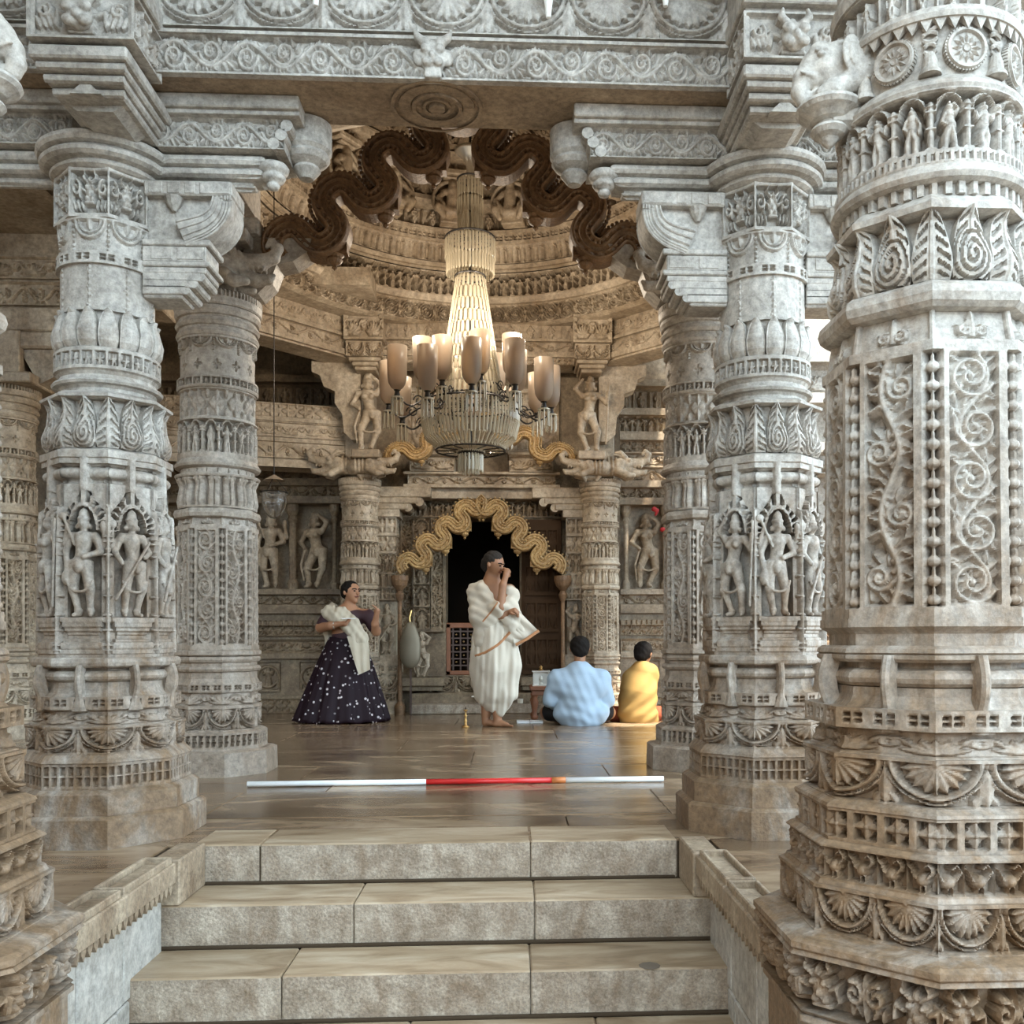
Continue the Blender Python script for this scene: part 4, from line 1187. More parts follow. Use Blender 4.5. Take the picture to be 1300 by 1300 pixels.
# ------------------------------------------------------------------ hall column (also used smaller further in)
HALL_PARTS = {}
def hall_column(loc, label, group, mat, rz=0, scale=1.0, cat='column'):
    root = thing('hall_column', label, cat, loc, rz, group)
    root.scale = (scale,) * 3
    r = .0062
    def B(name, prof, **kw):
        if 'depth' in kw: kw['depth'] *= 1.4
        if name not in HALL_PARTS: HALL_PARTS[name] = band_mesh(name, prof, **kw)
        o = put(name, HALL_PARTS[name], 'inner', root)
        o.material_slots[0].link = 'OBJECT'; o.material_slots[0].material = MT[mat]
        return o
    B('plinth', [(0, .377), (.145, .372), (.157, .345)], sides=8)
    B('baluster_band', [(.157, .315), (.166, .31), (.263, .31), (.275, .29)], sides=8, tile='slots', rep=6, depth=0.0189, res=r, tilev=(.17, .26))
    B('lotus_band', [(.275, .282), (.30, .277), (.425, .277)], sides=8, tile='lotus', rep=1, uoff=.5, depth=0.0243, res=r)
    B('bell_moulding', [(.425, .272), (.52, .268)], sides=8, tile='shell', rep=1, uoff=.5, depth=0.0135, res=r)
    B('pierced_band', [(.52, .274), (.566, .274)], sides=8, tile='plus', rep=3, depth=0.0162, res=r)
    B('round_moulding', [(.566, .262), (.60, .245), (.64, .245), (.645, .262), (.66, .27), (.675, .262), (.68, .245), (.70, .245), (.705, .262), (.72, .268), (.735, .262), (.742, .245)], sides=8)
    B('upper_moulding', [(.742, .262), (.75, .272), (.77, .272), (.782, .255)], sides=8)
    B('scroll_shaft', [(.782, .258), (1.566, .255)], sides=8, tile=[TL['cp0'], TL['cp1']], rep=1, depth=0.0297, res=r)
    B('finial_band', [(1.566, .250), (1.613, .242)], sides=8, tile='finial', rep=1, depth=0.0216, res=r)
    B('slab', [(1.61, .24), (1.618, .262), (1.64, .27), (1.665, .262), (1.677, .235)], sides=8)
    B('leaf_drum', [(1.675, .24), (1.72, .252), (1.76, .246), (1.82, .236), (1.881, .262), (1.886, .262)], tile='tongue', rep=16, depth=0.0270, res=r)
    B('flower_ring', [(1.884, .236), (1.927, .234)], tile='flower4', rep=22, depth=0.0135, res=r)
    B('disc', [(1.925, .238), (1.935, .26), (1.95, .266), (1.965, .256), (1.985, .244), (2.009, .248)])
    B('figure_frieze', [(2.005, .247), (2.231, .247)], tile='figs_small', rep=5, depth=0.0405, res=r)
    B('net_drum', [(2.231, .234), (2.310, .232), (2.428, .234)], tile='diamond', rep=12, depth=0.0162, res=r)
    B('carved_ring', [(2.425, .245), (2.436, .25), (2.492, .25), (2.502, .243)], tile='squares', rep=26, depth=0.0189, res=r, tilev=(2.436, 2.492))
    B('flower_drum', [(2.50, .236), (2.645, .238)], tile='flower4', rep=12, depth=0.0162, res=r)
    B('garland_drum', [(2.640, .243), (2.752, .243)], tile='swag', rep=9, depth=0.0297, res=r)
    B('roll_moulding', [(2.75, .236), (2.756, .248), (2.775, .256), (2.795, .248), (2.80, .238), (2.815, .238), (2.82, .25), (2.84, .26), (2.86, .252), (2.868, .24), (2.88, .24), (2.885, .255), (2.91, .266), (2.935, .262), (2.94, .25)])
    B('tooth_ring', [(2.94, .262), (2.95, .27), (2.995, .275), (3.03, .275), (3.04, .25)], tile='teeth', rep=70, depth=0.0108, res=r, tilev=(2.99, 3.035))
    return root
# ------------------------------------------------------------------ floor, stair, curbs
XC = -.313
fl = setting('floor')
_m = MB(); _m.box(-7, 6.5, 3.975, 14, -.9, -.010); _m.build('floor_bed', 'grout', fl)
_m = MB(); _m.box(-7, -1.372, 2.62, 3.975, -.9, -.010); _m.build('floor_bed', 'grout', fl)
_m = MB(); _m.box(.812, 6.5, 2.66, 3.975, -.9, -.010); _m.build('floor_bed', 'grout', fl)
def slab(x0, x1, y0, y1, z=0.0):
    m = MB(); g = .0025
    m.box(x0 + g, x1 - g, y0 + g, y1 - g, -.03, z + random.uniform(-.0012, .0012), .003)
    o = m.build('floor_slab', 'floor', fl); return o
rows = [3.978, 4.55, 5.30, 5.66, 6.35, 7.15, 7.95, 8.7, 9.35, 10.15, 11.0, 12.2, 13.2]
for i, (a, b) in enumerate(zip(rows[:-1], rows[1:])):
    x = -5.2 + random.uniform(0, .8)
    while x < 4.2:
        w_ = random.uniform(1.5, 2.7)
        slab(x, x + w_, a, b); x += w_
for (xa, xb, ya) in ((-5.2, -1.402, 2.55), (.842, 4.4, 2.6)):
    y = ya
    while y < 3.9:
        d = min(random.uniform(.42, .6), 3.978 - y); x = xb; s = -1 if xb < 0 else 1
        x = xb if xb < 0 else xa
        while (x > xa if xb < 0 else x < xb):
            w_ = random.uniform(.8, 1.5)
            if xb < 0: slab(x - w_, x, y, y + d); x -= w_
            else: slab(x, x + w_, y, y + d); x += w_
        y += d

wf = setting('wall_front')  # unseen wall and piers added behind the camera to block low sky light
m = MB(); m.box(-14, 14, -8.5, -8, -.72, 2.6); m.build('cloister_wall', 'step', wf)
for k in range(9):
    x = -12 + 3 * k; m = MB(); m.box(x - .3, x + .3, -8.05, -7.6, -.72, 2.3, .02); m.box(x - .45, x + .45, -8.05, -7.45, 2.3, 2.6, .02); m.build('cloister_pier', 'step', wf)
wg_ = setting('wall_wing'); m = MB(); m.box(-3.6, -3.2, -6, 3.2, -.72, 6.4); m.build('wing_wall', 'curb', wg_)  # unseen wall and piers added to cut sky light from the left
for k in range(5): m = MB(); m.box(-3.22, -2.95, -5.6 + 2 * k, -5.1 + 2 * k, -.72, 6.4, .02); m.build('wing_pier', 'curb', wg_)
wo_ = setting('wall_outer'); m = MB(); m.box(-10.5, -10, -8, 16, -.72, 5.5); m.build('cloister_wall', 'step', wo_)  # unseen far wall, added to block sky on the left
# stair: blocks with their own joints
JOINTS = [(-1.03, .085), (-.60, .095), (-.80, .072), (-.35, .30)]
labels = ['topmost wide marble step, flush with the hall floor', 'second marble step below the hall floor with two joints', 'third marble step from the hall floor, with a dark chip on its edge', 'lowest marble step in view, at the foot of the stair']
for k in range(4):
    yf = 3.97 - .306 * k; zt = -.165 * k
    st = thing('stair_step', labels[k], 'step', (0, 0, 0))
    xa, xb = (-1.31, .705) if k == 0 else (-1.352, .792)
    xs = [xa] + list(JOINTS[k]) + [xb]
    for x0, x1 in zip(xs[:-1], xs[1:]):
        m = MB(); m.box(x0 + .0012, x1 - .0012, yf + random.uniform(-.004, .004), yf + .303, zt - .164, zt + .0008 + random.uniform(-.001, .001), .006)
        me = m.mesh('step_block'); me.materials.append(MT['step']); me.materials.append(MT['tread'])
        nz = np.zeros(len(me.polygons) * 3, np.float32); me.polygons.foreach_get('normal', nz)
        me.polygons.foreach_set('material_index', (nz.reshape(-1, 3)[:, 2] > .5).astype(np.int32))
        put('step_block', me, None, st)
    if k < 3:
        m = MB(); m.box(xa + .01, xb - .01, yf - .010, yf + .004, zt - .1645, zt - .150, .004); m.build('mortar_bead', 'grout', st)  # strip added to draw the dark grime line at the riser's foot
    if k == 2:
        m = MB(); m.lathe([(0, .0012), (.03, .0012), (.04, 0)], 9, .50, yf + .03); m.V[-1] *= [1, 1, 1]; m.V[-1][:, 2] += zt + .001
        m.build('chipped_patch', plain('chip_dark', (.17, .14, .11), .8), st)
m = MB(); m.box(-1.36, .8, 2.0, 3.0, -.9, -.66); m.build('stair_foot', 'step', fl)
m = MB(); m.box(-60, 60, -60, 60, -1.0, -.72); m.build('court_ground', 'court', fl)  # unseen ground, spread wide to stop sky light from below

# side walls of the stair with curb stones
def stair_side(side, x_in, yn, name_lab, wall_lab):
    """x_in: inner edge of the curb; side -1 left, +1 right"""
    cu = thing('curb', name_lab, 'curb', (0, 0, 0), 0, 'stair curbs')
    s = side
    # plain end block next to the top step
    m = MB(); x0, x1 = sorted((x_in - s * .01, x_in + s * .10)); m.box(x0, x1, 3.66, 3.968, -.1635, .012, .006); m.build('end_block', 'curb', cu)
    lens = [3.655, 3.19, yn]
    for a, b in zip(lens[1:], lens[:-1]):
        m = MB()
        x0, x1 = sorted((x_in, x_in + s * .125)); m.box(x0, x1, a + .003, b - .003, -.075, .004, .005)
        for o in (.012, .104):
            c0, c1 = sorted((x_in + s * o, x_in + s * (o + .016))); m.box(c0, c1, a + .02, b - .02, .0, .028, .004)
        for yy in (a + .012, b - .028): m.box(x0 + .012, x1 - .012, yy, yy + .016, .0, .028, .004)
        c0, c1 = sorted((x_in + s * .035, x_in + s * .098)); m.box(c0, c1, a + .05, b - .06, .0, .011, .005)
        cs = m.build('curb_stone', 'curb', cu)
        n = int((b - a) / .043)
        d = MB()
        for k in range(n):
            yy = a + (k + .5) * (b - a) / n
            V = [(0, -.018, -.070), (0, .018, -.070), (0, .016, -.092), (0, 0, -.116), (0, -.016, -.092)]
            P = np.array([(x_in + s * .012, yy + v[1], v[2]) for v in V] + [(x_in + s * .05, yy + v[1], v[2]) for v in V])
            Q = [(i, (i + 1) % 5, 5 + (i + 1) % 5, 5 + i) for i in range(5)]
            d.add(P, Q, [(0, 1, 2), (0, 2, 4), (2, 3, 4), (5, 6, 7), (5, 7, 9), (7, 8, 9)])
        d.build('scallop_drip', 'curb', cs)
    wl = thing('stair_side_wall', wall_lab, 'wall', (0, 0, 0), 0, 'stair side walls')
    xw = x_in + s * .052
    r = random.Random(4 + s)
    for z0, z1, cuts in ((-.40, -.077, [yn - .2, 2.95, 3.30, 3.655]), (-.88, -.40, [yn - .2, 2.75, 3.25, 3.655])):
        for a, b in zip(cuts[:-1], cuts[1:]):
            m = MB(); o = r.uniform(-.004, .004); x0, x1 = sorted((xw + o, xw + s * .3)); m.box(x0, x1, a + .003, b - .003, z0 + .003, z1 - .003, .006); m.build('wall_block', 'pale', wl)
stair_side(-1, -1.262, 2.66, 'grooved marble curb with scalloped drip edge along the stair, below the left statue column'.replace('left ', ''), 'plain marble block wall under the stair curb')
stair_side(1, .722, 2.72, 'grooved marble curb with scalloped drip edge along the stair, below the statue column', 'plain marble block wall under the stair curb')

# ------------------------------------------------------------------ columns
colA = porch_column((-1.776, 4.28, 0), 'pale porch column with niche statues on the standing woman\'s side of the stair', 'porch columns')
HALL_LAB = {}
colB = copy_tree(colA); colB.location = (1.162, 4.28, 0); colB['label'] = 'pale porch column with niche statues just behind the tall medallion column'
porch_capital(colA, 1, False); porch_capital(colB, -1, True)
colC = court_column((1.149, 2.53, 0), 'tall court column with scroll panels, round medallions and an elephant bust', 'court columns', -1)
colD = copy_tree(colC, skip=('elephant', 'console')); colD.location = (-1.62, 2.50, 0); colD['label'] = 'court column showing only stepped base and elephant bust, beside the stair curb'
elephant_bracket(colD, 'front', 1)
hall = {}
for k, (x, y, sc, mt, lab) in {
    'E': (-1.885, 6.22, 1.0, 'inner', 'grey hall column with spiral panels between porch column and hanging glass lamp'),
    'F': (1.27, 6.22, 1.0, 'inner', 'grey hall column half hidden behind a porch column, next to the yellow shawl'),
    'G': (-1.66, 10.6, .86, 'hall', 'golden hall column behind the woman, beside the shrine arch'),
    'H': (1.02, 10.6, .86, 'hall', 'golden hall column behind the seated man in blue, beside the shrine arch'),
    'I': (-4.40, 8.5, 1.0, 'hall', 'brown aisle column in the dim aisle beyond the porch column'),
    'J': (3.55, 8.2, 1.0, 'front', 'sunlit column seen in the gap beside the tall court column'),
}.items():
    hall[k] = hall_column((x, y, 0), lab, 'hall columns', mt, 0, sc)

# ------------------------------------------------------------------ front lintel
lt = thing('front_lintel', 'pale carved lintel over the stair with vine frieze and lotus frieze', 'lintel', (0, 0, 0))
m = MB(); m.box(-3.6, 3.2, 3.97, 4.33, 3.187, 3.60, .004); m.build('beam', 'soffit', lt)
m = MB(); m.box(-3.6, 3.2, 3.96, 4.33, 3.60, 4.6); m.build('upper_beam', 'front', lt)
for (x0, x1, n) in ((-1.452, .935, 8), (-3.3, -1.86, 5), (1.34, 2.9, 5)):
    carved_box('vine_frieze', lt, 'front', x0, x1, 3.94, 3.975, 3.180, 3.345, 'vine', n, .028, .0044, 'f')
    carved_box('frieze_lip', lt, 'front', x0, x1, 3.925, 3.975, 3.338, 3.352)
    carved_box('lotus_frieze', lt, 'front', x0, x1, 3.934, 3.975, 3.372, 3.565, mk_lotus(.62), round(n * .9), .030, .0055, 'f')
    carved_box('frieze_lip', lt, 'front', x0, x1, 3.935, 3.975, 3.565, 3.60)
# mask boss in the middle of the vine frieze
s = Sculpt(.005)
s.ell((0, 0, .08), (.055, .03, .07), None, .02)
for q in (-1, 1):
    s.ell((q * .03, -.025, .10), (.02, .016, .018), None, .008); s.chain([(q * .03, -.01, .13), (q * .06, -.012, .150), (q * .075, -.012, .178)], [.022, .016, .008], .008)
    s.ell((q * .06, 0, .075), (.025, .018, .035), None, .01); s.ell((q * .022, -.028, .045), (.022, .016, .018), None, .008)
s.ell((0, -.035, .07), (.014, .014, .02), None, .006); s.box((0, 0, .005), (.035, .02, .02), .008, None, .01)
put('mask_boss', s.mesh('mask_boss'), 'front', lt, (XC - .0, 3.935, 3.19))
# concentric rosette under the beam
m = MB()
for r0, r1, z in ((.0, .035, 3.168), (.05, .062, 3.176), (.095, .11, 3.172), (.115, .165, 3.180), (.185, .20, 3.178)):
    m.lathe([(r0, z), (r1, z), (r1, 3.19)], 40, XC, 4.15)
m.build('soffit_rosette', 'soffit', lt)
for x, zd in ((-.78, 3.492), (.165, 3.472), (.65, 3.535), (-.31, 3.552)):
    m = MB()
    m.lathe([(.0, -.075), (.010, -.073), (.016, -.02), (.024, .03), (.020, .04), (.03, .055), (.018, .07), (.018, .13)], 16)
    for k in range(10):
        a = 2 * PI * k / 10; m.add([(.02 * math.cos(a), .02 * math.sin(a), .045), (.055 * math.cos(a - .25), .055 * math.sin(a - .25), .065), (.068 * math.cos(a), .068 * math.sin(a), .055), (.055 * math.cos(a + .25), .055 * math.sin(a + .25), .065)], [(0, 1, 2, 3)])
    m.build('lotus_drop', plain('white_drop', (.78, .77, .74), .5) if 'white_drop' not in bpy.data.materials else bpy.data.materials['white_drop'], lt, loc=(x, 3.86, zd))
m = MB(); m.box(-1.45, .935, 3.80, 3.96, 3.60, 3.68, .004); m.build('drip_course', 'front', lt)

for bx, lab in ((-1.628, 'carved mask block standing out over the left porch column'), (1.128, 'carved mask block standing out over the right porch column')):
    bk = thing('mask_bracket', lab, 'block', (0, 0, 0))
    t = Tile(1.9, .95, 64, wrap=False); face(t, .95, .48, 1.0)
    for q in (-1, 1):
        for j in range(4): t.petal(.95 + q * (.42 + .1 * j), .2, PI / 2 - q * .35, .45 - .05 * j, .06, .85)
        t.stroke(spiral(.95 + q * .66, .55, .14, .03, 1.2, 1, cw=q), .045)
    t.rect(0, .06, 0, .95).rect(1.84, 1.9, 0, .95).rect(0, 1.9, 0, .07).rect(0, 1.9, .88, .95)
    carved_box('mask_panel', bk, 'front', bx - .2, bx + .2, 3.665, 3.96, 3.140, 3.325, t, 1, .026, .0045, 'flr', reps=1)
    m = MB(); m.box(bx - .21, bx + .21, 3.64, 3.96, 3.345, 3.42, .006); m.box(bx - .19, bx + .19, 3.68, 3.96, 3.322, 3.35); m.box(bx - .2, bx + .2, 3.66, 3.96, 3.42, 4.6, .004); m.build('block_cap', 'front', bk)
    # nose and brow standing proud of the panel
    s = Sculpt(.005)
    s.ell((0, 0, .085), (.05, .035, .055), None, .02)
    for q in (-1, 1):
        s.ell((q * .032, -.028, .105), (.024, .018, .02), None, .006); s.chain([(q * .03, -.01, .13), (q * .055, -.015, .155), (q * .05, -.015, .185)], [.018, .014, .007], .006); s.ell((q * .03, -.025, .055), (.026, .02, .02), None, .01)
    s.ell((0, -.038, .075), (.016, .016, .02), None, .006)
    put('mask', s.mesh('mask'), 'front', bk, (bx, 3.66, 3.135)); under(bk, lt)

# porch and aisle ceilings, widened left to darken; last two slabs are added sun blocks
ce = setting('ceiling')
for a in ((-10, 4.2, 4.34, 6.05, 4.35, 4.6), (-10, -3.6, 6.05, 13.5, 4.35, 4.6), (-3.6, -1.4, 9.6, 13.5, 4.42, 4.6), (-1.4, 2.45, 10.9, 13.5, 4.9, 5.1), (-3.6, -1.9, 6.05, 7.4, 4.42, 4.6), (1.3, 4.2, 6.05, 7.4, 4.42, 4.6), (-5.5, 6.0, -0.8, 3.955, 6.4, 6.6), (-5.5, 5.5, 3.96, 4.3, 4.62, 6.6)):
    m = MB(); m.box(*a); m.build('ceiling_slab', 'hall', ce)
def beam(name, parent, a, b, z0, z1, wd, bands, mat, soff=None):
    """carved lintel from a to b (x,y); bands = [(z0,z1,tile,cell width,depth)] on its face towards the hall"""
    ax, ay = a; bx_, by = b; L = math.hypot(bx_ - ax, by - ay); ang = math.atan2(by - ay, bx_ - ax)
    M_ = Matrix.Translation((ax, ay, 0)) @ Matrix.Rotation(ang, 4, 'Z')
    m = MB(); m.box(0, L, -wd / 2 + .02, wd / 2, z0, z1); me = m.mesh('beam_core'); me.transform(M_); put('beam_core', me, mat, parent)
    for (q0, q1, tl, cw, dp) in bands:
        carved_box('carved_band' if tl else 'plain_band', parent, mat, 0, L, -wd / 2 - (0 if tl else .02), -wd / 2 + .05, q0, q1, tl, max(1, round(L / cw)) if tl else 1, dp, .012, 'f', M=M_)

# beams from the porch columns into the hall
for xs, lab in ((-1.83, 'brown beam running inward over the hall column by the glass lamp'), (1.21, 'brown beam running inward over the hall column by the yellow shawl')):
    bm = thing('inner_beam', lab, 'beam', (0, 0, 0), 0, 'beams running into the hall')
    m = MB(); m.box(xs - .17, xs + .17, 4.3, 6.4, 3.62, 4.36, .004); m.build('beam_core', 'inner', bm)
# ------------------------------------------------------------------ dome over the hall
DC = (XC, 8.35)
def ring_in(name, prof, tile=None, rep=1, depth=.03, res=.015, sides=0, mat='hall'):
    """ring seen from inside; relief sinks outward"""
    me = band_mesh(name, prof, sides=sides, tile=tile, rep=rep, depth=-depth * 1.7, res=res, cap=False)
    o = put(name, me, mat, ce, (DC[0], DC[1], 0)); return o
ring_in('ring_cornice', [(4.40, 3.3), (4.30, 3.3), (4.285, 2.12), (4.31, 2.05)], None, res=.05)
ring_in('roundel_ring', [(4.31, 2.05), (4.515, 2.05)], 'roundel', 66, .035, .012)
ring_in('ring_step', [(4.515, 2.05), (4.52, 2.02), (4.55, 2.0), (4.575, 1.985)], None, res=.05)
ring_in('niche_ring', [(4.575, 1.985), (4.835, 1.985)], mk_figs(3, 1.3, seed=11), 24, .07, .014)
ring_in('ring_bowl', [(4.835, 1.96), (4.85, 1.93), (4.87, 1.94), (4.90, 1.90)], None, res=.05)
ring_in('petal_ring', [(4.90, 1.88), (4.98, 1.87), (5.08, 1.83)], 'tongue', 84, .03, .013)
ring_in('ring_step', [(5.08, 1.83), (5.085, 1.805), (5.115, 1.80)], None, res=.05)
ring_in('bead_ring', [(5.115, 1.80), (5.18, 1.795)], 'lattice', 110, .03, .014)
ring_in('ring_step', [(5.18, 1.795), (5.19, 1.77), (5.215, 1.765)], None, res=.05)
ring_in('dancer_ring', [(5.215, 1.76), (5.43, 1.75)], 'dance', 14, .06, .014)
ring_in('ring_step', [(5.43, 1.75), (5.435, 1.70), (5.47, 1.69)], None, res=.05)
ring_in('coffer_ring', [(5.47, 1.69), (5.80, 1.55)], 'lattice', 28, .06, .02, mat='wall')  # carved rings from here up use darker stone to shade the upper dome
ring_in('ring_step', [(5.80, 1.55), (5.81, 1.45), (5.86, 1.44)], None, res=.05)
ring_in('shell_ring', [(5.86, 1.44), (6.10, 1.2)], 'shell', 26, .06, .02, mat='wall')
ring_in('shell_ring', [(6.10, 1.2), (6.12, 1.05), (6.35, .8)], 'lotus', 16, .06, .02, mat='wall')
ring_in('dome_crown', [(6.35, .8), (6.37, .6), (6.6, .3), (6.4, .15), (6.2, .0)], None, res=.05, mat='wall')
m = MB(); m.lathe([(3.5, 4.41), (2.3, 4.46), (2.25, 4.9), (2.1, 5.3), (1.95, 5.9), (1.5, 6.4), (.6, 6.8), (0, 6.85)], 48, DC[0], DC[1]); m.build('dome_shell', 'hall', ce)  # unseen cover added to stop light leaking through the ring gaps
# bracket maidens round the dome
for k in range(16):
    a = 2 * PI * (k + .5) / 16 + .02
    x, y = DC[0] + 1.60 * math.sin(a), DC[1] + 1.60 * math.cos(a)
    if math.cos(a) < -.5: continue
    rz = -a
    bo = put('bracket_strut', None, None, ce, (x, y, 5.22), (0, 0, rz))
    if k == 0:
        m = MB(); m.box(-.12, .12, .02, .16, .0, .62, .01); m.box(-.15, .15, -.14, .10, .44, .50, .01); m.box(-.10, .10, -.10, .1, .41, .44, .01); _bs = m.mesh('strut_block')
        s = Sculpt(.014)
        s.ell((0, 0, .07), (.13, .09, .06), None, .04); s.chain([(-.03, 0, .09), (0, -.02, .2), (0, -.02, .28)], [.075, .055, .065], .03); s.ell((0, -.03, .345), (.045, .048, .055), None, .01); s.ell((0, -.02, .395), (.03, .03, .03), None, .02)
        for q in (-1, 1): s.chain([(q * .08, -.02, .28), (q * .15, -.04, .2), (q * .1, -.08, .13)], [.03, .026, .02], .02); s.chain([(q * .06, -.02, .07), (q * .15, -.08, .09), (q * .1, -.08, .0)], [.05, .042, .03], .02)
        s.chain([(.2 * math.cos(a_), .0, .2 + .2 * math.sin(a_)) for a_ in np.linspace(-.6, 3.7, 18)], .022, 0)
        _bk = s.mesh('kneeling_figure')
    put('strut_block', _bs, 'hall', bo, (0, 0, 0)); put('kneeling_figure', _bk, 'hall', bo, (0, -.04, 0)); put('maiden', ST['far', (k + 2) % 4], 'hall', bo, (0, -.03, .50), (math.radians(12), 0, 0), (.62,) * 3)

# ring of lintels on the hall columns
oct_pts = {'G': (-1.66, 10.52), 'H': (1.02, 10.52), 'R1': (2.45, 9.0), 'R2': (2.45, 7.6), 'L1': (-3.1, 9.0), 'L2': (-3.1, 7.6)}
BANDS = [(4.13, 4.31, TL['dance'], .8, .035), (4.105, 4.13, None, 1, 0), (3.985, 4.10, TL['wave'], .42, .03), (3.93, 3.985, None, 1, 0), (3.85, 3.92, TL['diamond'], .12, .02)]
BANDS2 = [(4.10, 4.31, TL['shell'], .26, .035), (4.075, 4.10, None, 1, 0), (3.94, 4.07, TL['wave'], .42, .03), (3.88, 3.94, None, 1, 0)]
for a, b, bd, lab in (('G', 'H', BANDS, 'carved lintel with dancers spanning above the shrine arch'), ('L1', 'G', BANDS2, 'slanting shell-carved lintel between arch post and hanging glass lamp'), ('H', 'R1', BANDS2, 'slanting shell-carved lintel above the yellow-shawled person'), ('L2', 'L1', BANDS2, 'shell-carved side lintel over the dim aisle with the glass lamp'), ('R1', 'R2', BANDS2, 'shell-carved side lintel over the sunlit side of the hall')):
    t_ = thing('hall_lintel', lab, 'lintel')
    beam('hall_lintel', t_, oct_pts[a], oct_pts[b], 3.86, 4.30, .34, bd, 'hall')

# posts with maidens on the far columns
for sx, px, hx, var, lab in ((1, -1.66, -1.545, 2, 'left'), (-1, 1.02, .90, 3, 'right')):
    t_ = thing('figure_post', 'carved post with a standing maiden above the golden %s column' % lab, 'post')
    m = MB(); m.box(px - .16, px + .16, 10.58, 10.8, 2.61, 4.40, .008); m.build('post', 'hall', t_)
    carved_box('post_block', t_, 'hall', hx - .21, hx + .21, 10.10, 10.60, 4.03, 4.33, 'shell', 2, .045, .012, 'flr', reps=1)
    carved_box('post_block', t_, 'hall', hx - .19, hx + .19, 10.13, 10.60, 3.86, 4.02, 'lotus', 2, .04, .012, 'flr', reps=1)
    m = MB()
    for z0, z1, hw, yf in ((3.82, 3.86, .17, 10.16), (3.78, 3.82, .14, 10.20), (3.74, 3.78, .115, 10.24)): m.box(hx - hw, hx + hw, yf, 10.6, z0, z1, .008)
    m.box(hx - .15, hx + .15, 10.24, 10.6, 2.80, 2.89, .01); m.build('post_mould', 'hall', t_)
    put('maiden', ST['far', var], 'hall', t_, (hx, 10.38, 2.89), (0, 0, .15 * sx), (1, 1, 1))
    put('crouching_figure', _bk, 'hall', t_, (hx, 10.42, 2.585), None, (.62, .62, .55))
    under(t_, hall['G' if sx > 0 else 'H'])
s = Sculpt(.009)   # sea-beast with open jaws and curled snout, looking to -x
s.cap((.30, 0, .11), (.10, 0, .12), .10, .085, .03); s.ell((.06, 0, .15), (.10, .085, .085), None, .03)
s.chain([(.02, 0, .16), (-.10, 0, .17), (-.18, 0, .20), (-.21, 0, .26), (-.17, 0, .30), (-.14, 0, .27)], [.065, .05, .038, .030, .024, .016], .015)
s.chain([(.03, 0, .09), (-.07, 0, .055), (-.15, 0, .06), (-.18, 0, .085)], [.055, .04, .03, .016], .015)
for q_ in (-1, 1):
    s.ell((.02, q_ * .07, .19), (.028, .022, .026), None, .006); s.chain([(.06, q_ * .06, .22), (.11, q_ * .07, .27), (.17, q_ * .06, .27)], [.028, .022, .012], .01); s.ell((.12, q_ * .085, .15), (.05, .02, .06), None, .01)
    s.chain([(.14, q_ * .07, .08), (.04, q_ * .09, .02), (-.03, q_ * .08, .02)], [.05, .036, .026], .02)
    for t_ in range(4): s.cap((-.02 - .035 * t_, q_ * .032, .125), (-.022 - .035 * t_, q_ * .032, .10), .010, .004, 0)
for t_ in range(4): s.chain([(.16 + .045 * t_, .10 * math.cos(a_), .12 + .10 * math.sin(a_)) for a_ in np.linspace(-1, 4.1, 14)], .012, 0)
_mk = s.mesh('beast_bracket')
_beast = _mk.copy(); _beast.materials.append(MT['hall'])
_beast2 = _mk.copy(); _beast2.materials.append(MT['inner'])
for (x, y, z, rz, sc, me, lab) in ((-1.98, 10.45, 2.62, 0, 1.0, _beast, 'elephant-headed bracket left of the golden column behind the woman'), (-1.40, 10.36, 2.62, PI, .9, _beast, 'elephant-headed bracket facing the arch on the golden left column'), (1.34, 10.42, 2.62, PI, 1.0, _beast, 'sunlit elephant-headed bracket on the golden right column'), (.76, 10.36, 2.62, 0, .9, _beast, 'elephant-headed bracket facing the arch on the golden right column'),
                         (-1.66, 6.02, 3.05, PI, 1.0, _beast2, 'elephant-headed bracket carrying the left end of the dark arch'), (1.04, 6.02, 3.05, 0, 1.0, _beast2, 'elephant-headed bracket carrying the right end of the dark arch')):
    o = put('beast_bracket', me, None, None, (x, y, z), rz, sc); under(o, hall['E' if y < 7 and x < 0 else 'F' if y < 7 else 'G' if x < -1 else 'H'])

# capitals of the near hall columns: squatting bearer, block, stepped arms
for sx, cx, lab in ((1, -1.885, 'left'), (-1, 1.27, 'right')):
    t_ = thing('bearer_capital', 'capital with squatting bearer on the grey %s hall column' % lab, 'capital')
    m = MB(); m.box(cx - .16, cx + .16, 6.04, 6.40, 3.04, 3.62, .008); m.box(cx - .25, cx + .25, 5.97, 6.5, 3.34, 3.42, .008); m.box(cx - .30, cx + .30, 6.05, 6.39, 3.42, 3.52, .008)
    m.build('capital_block', 'inner', t_)
    put('bearer', _bk, MT['inner'] if False else None, t_, (cx - .02 * sx, 5.99, 3.04), None, (.95, .95, .8))
    # scroll bracket towards the aisle
    for q in (-1, 1):
        m = MB()
        m.prism([(cx + q * .2, 3.42), (cx + q * .62, 3.42), (cx + q * .60, 3.34), (cx + q * .50, 3.27), (cx + q * .40, 3.25), (cx + q * .36, 3.14), (cx + q * .28, 3.06), (cx + q * .16, 3.05)], 6.12, 6.32)
        m.build('scroll_arm', 'inner', t_)
    under(t_, hall['E' if sx > 0 else 'F'])

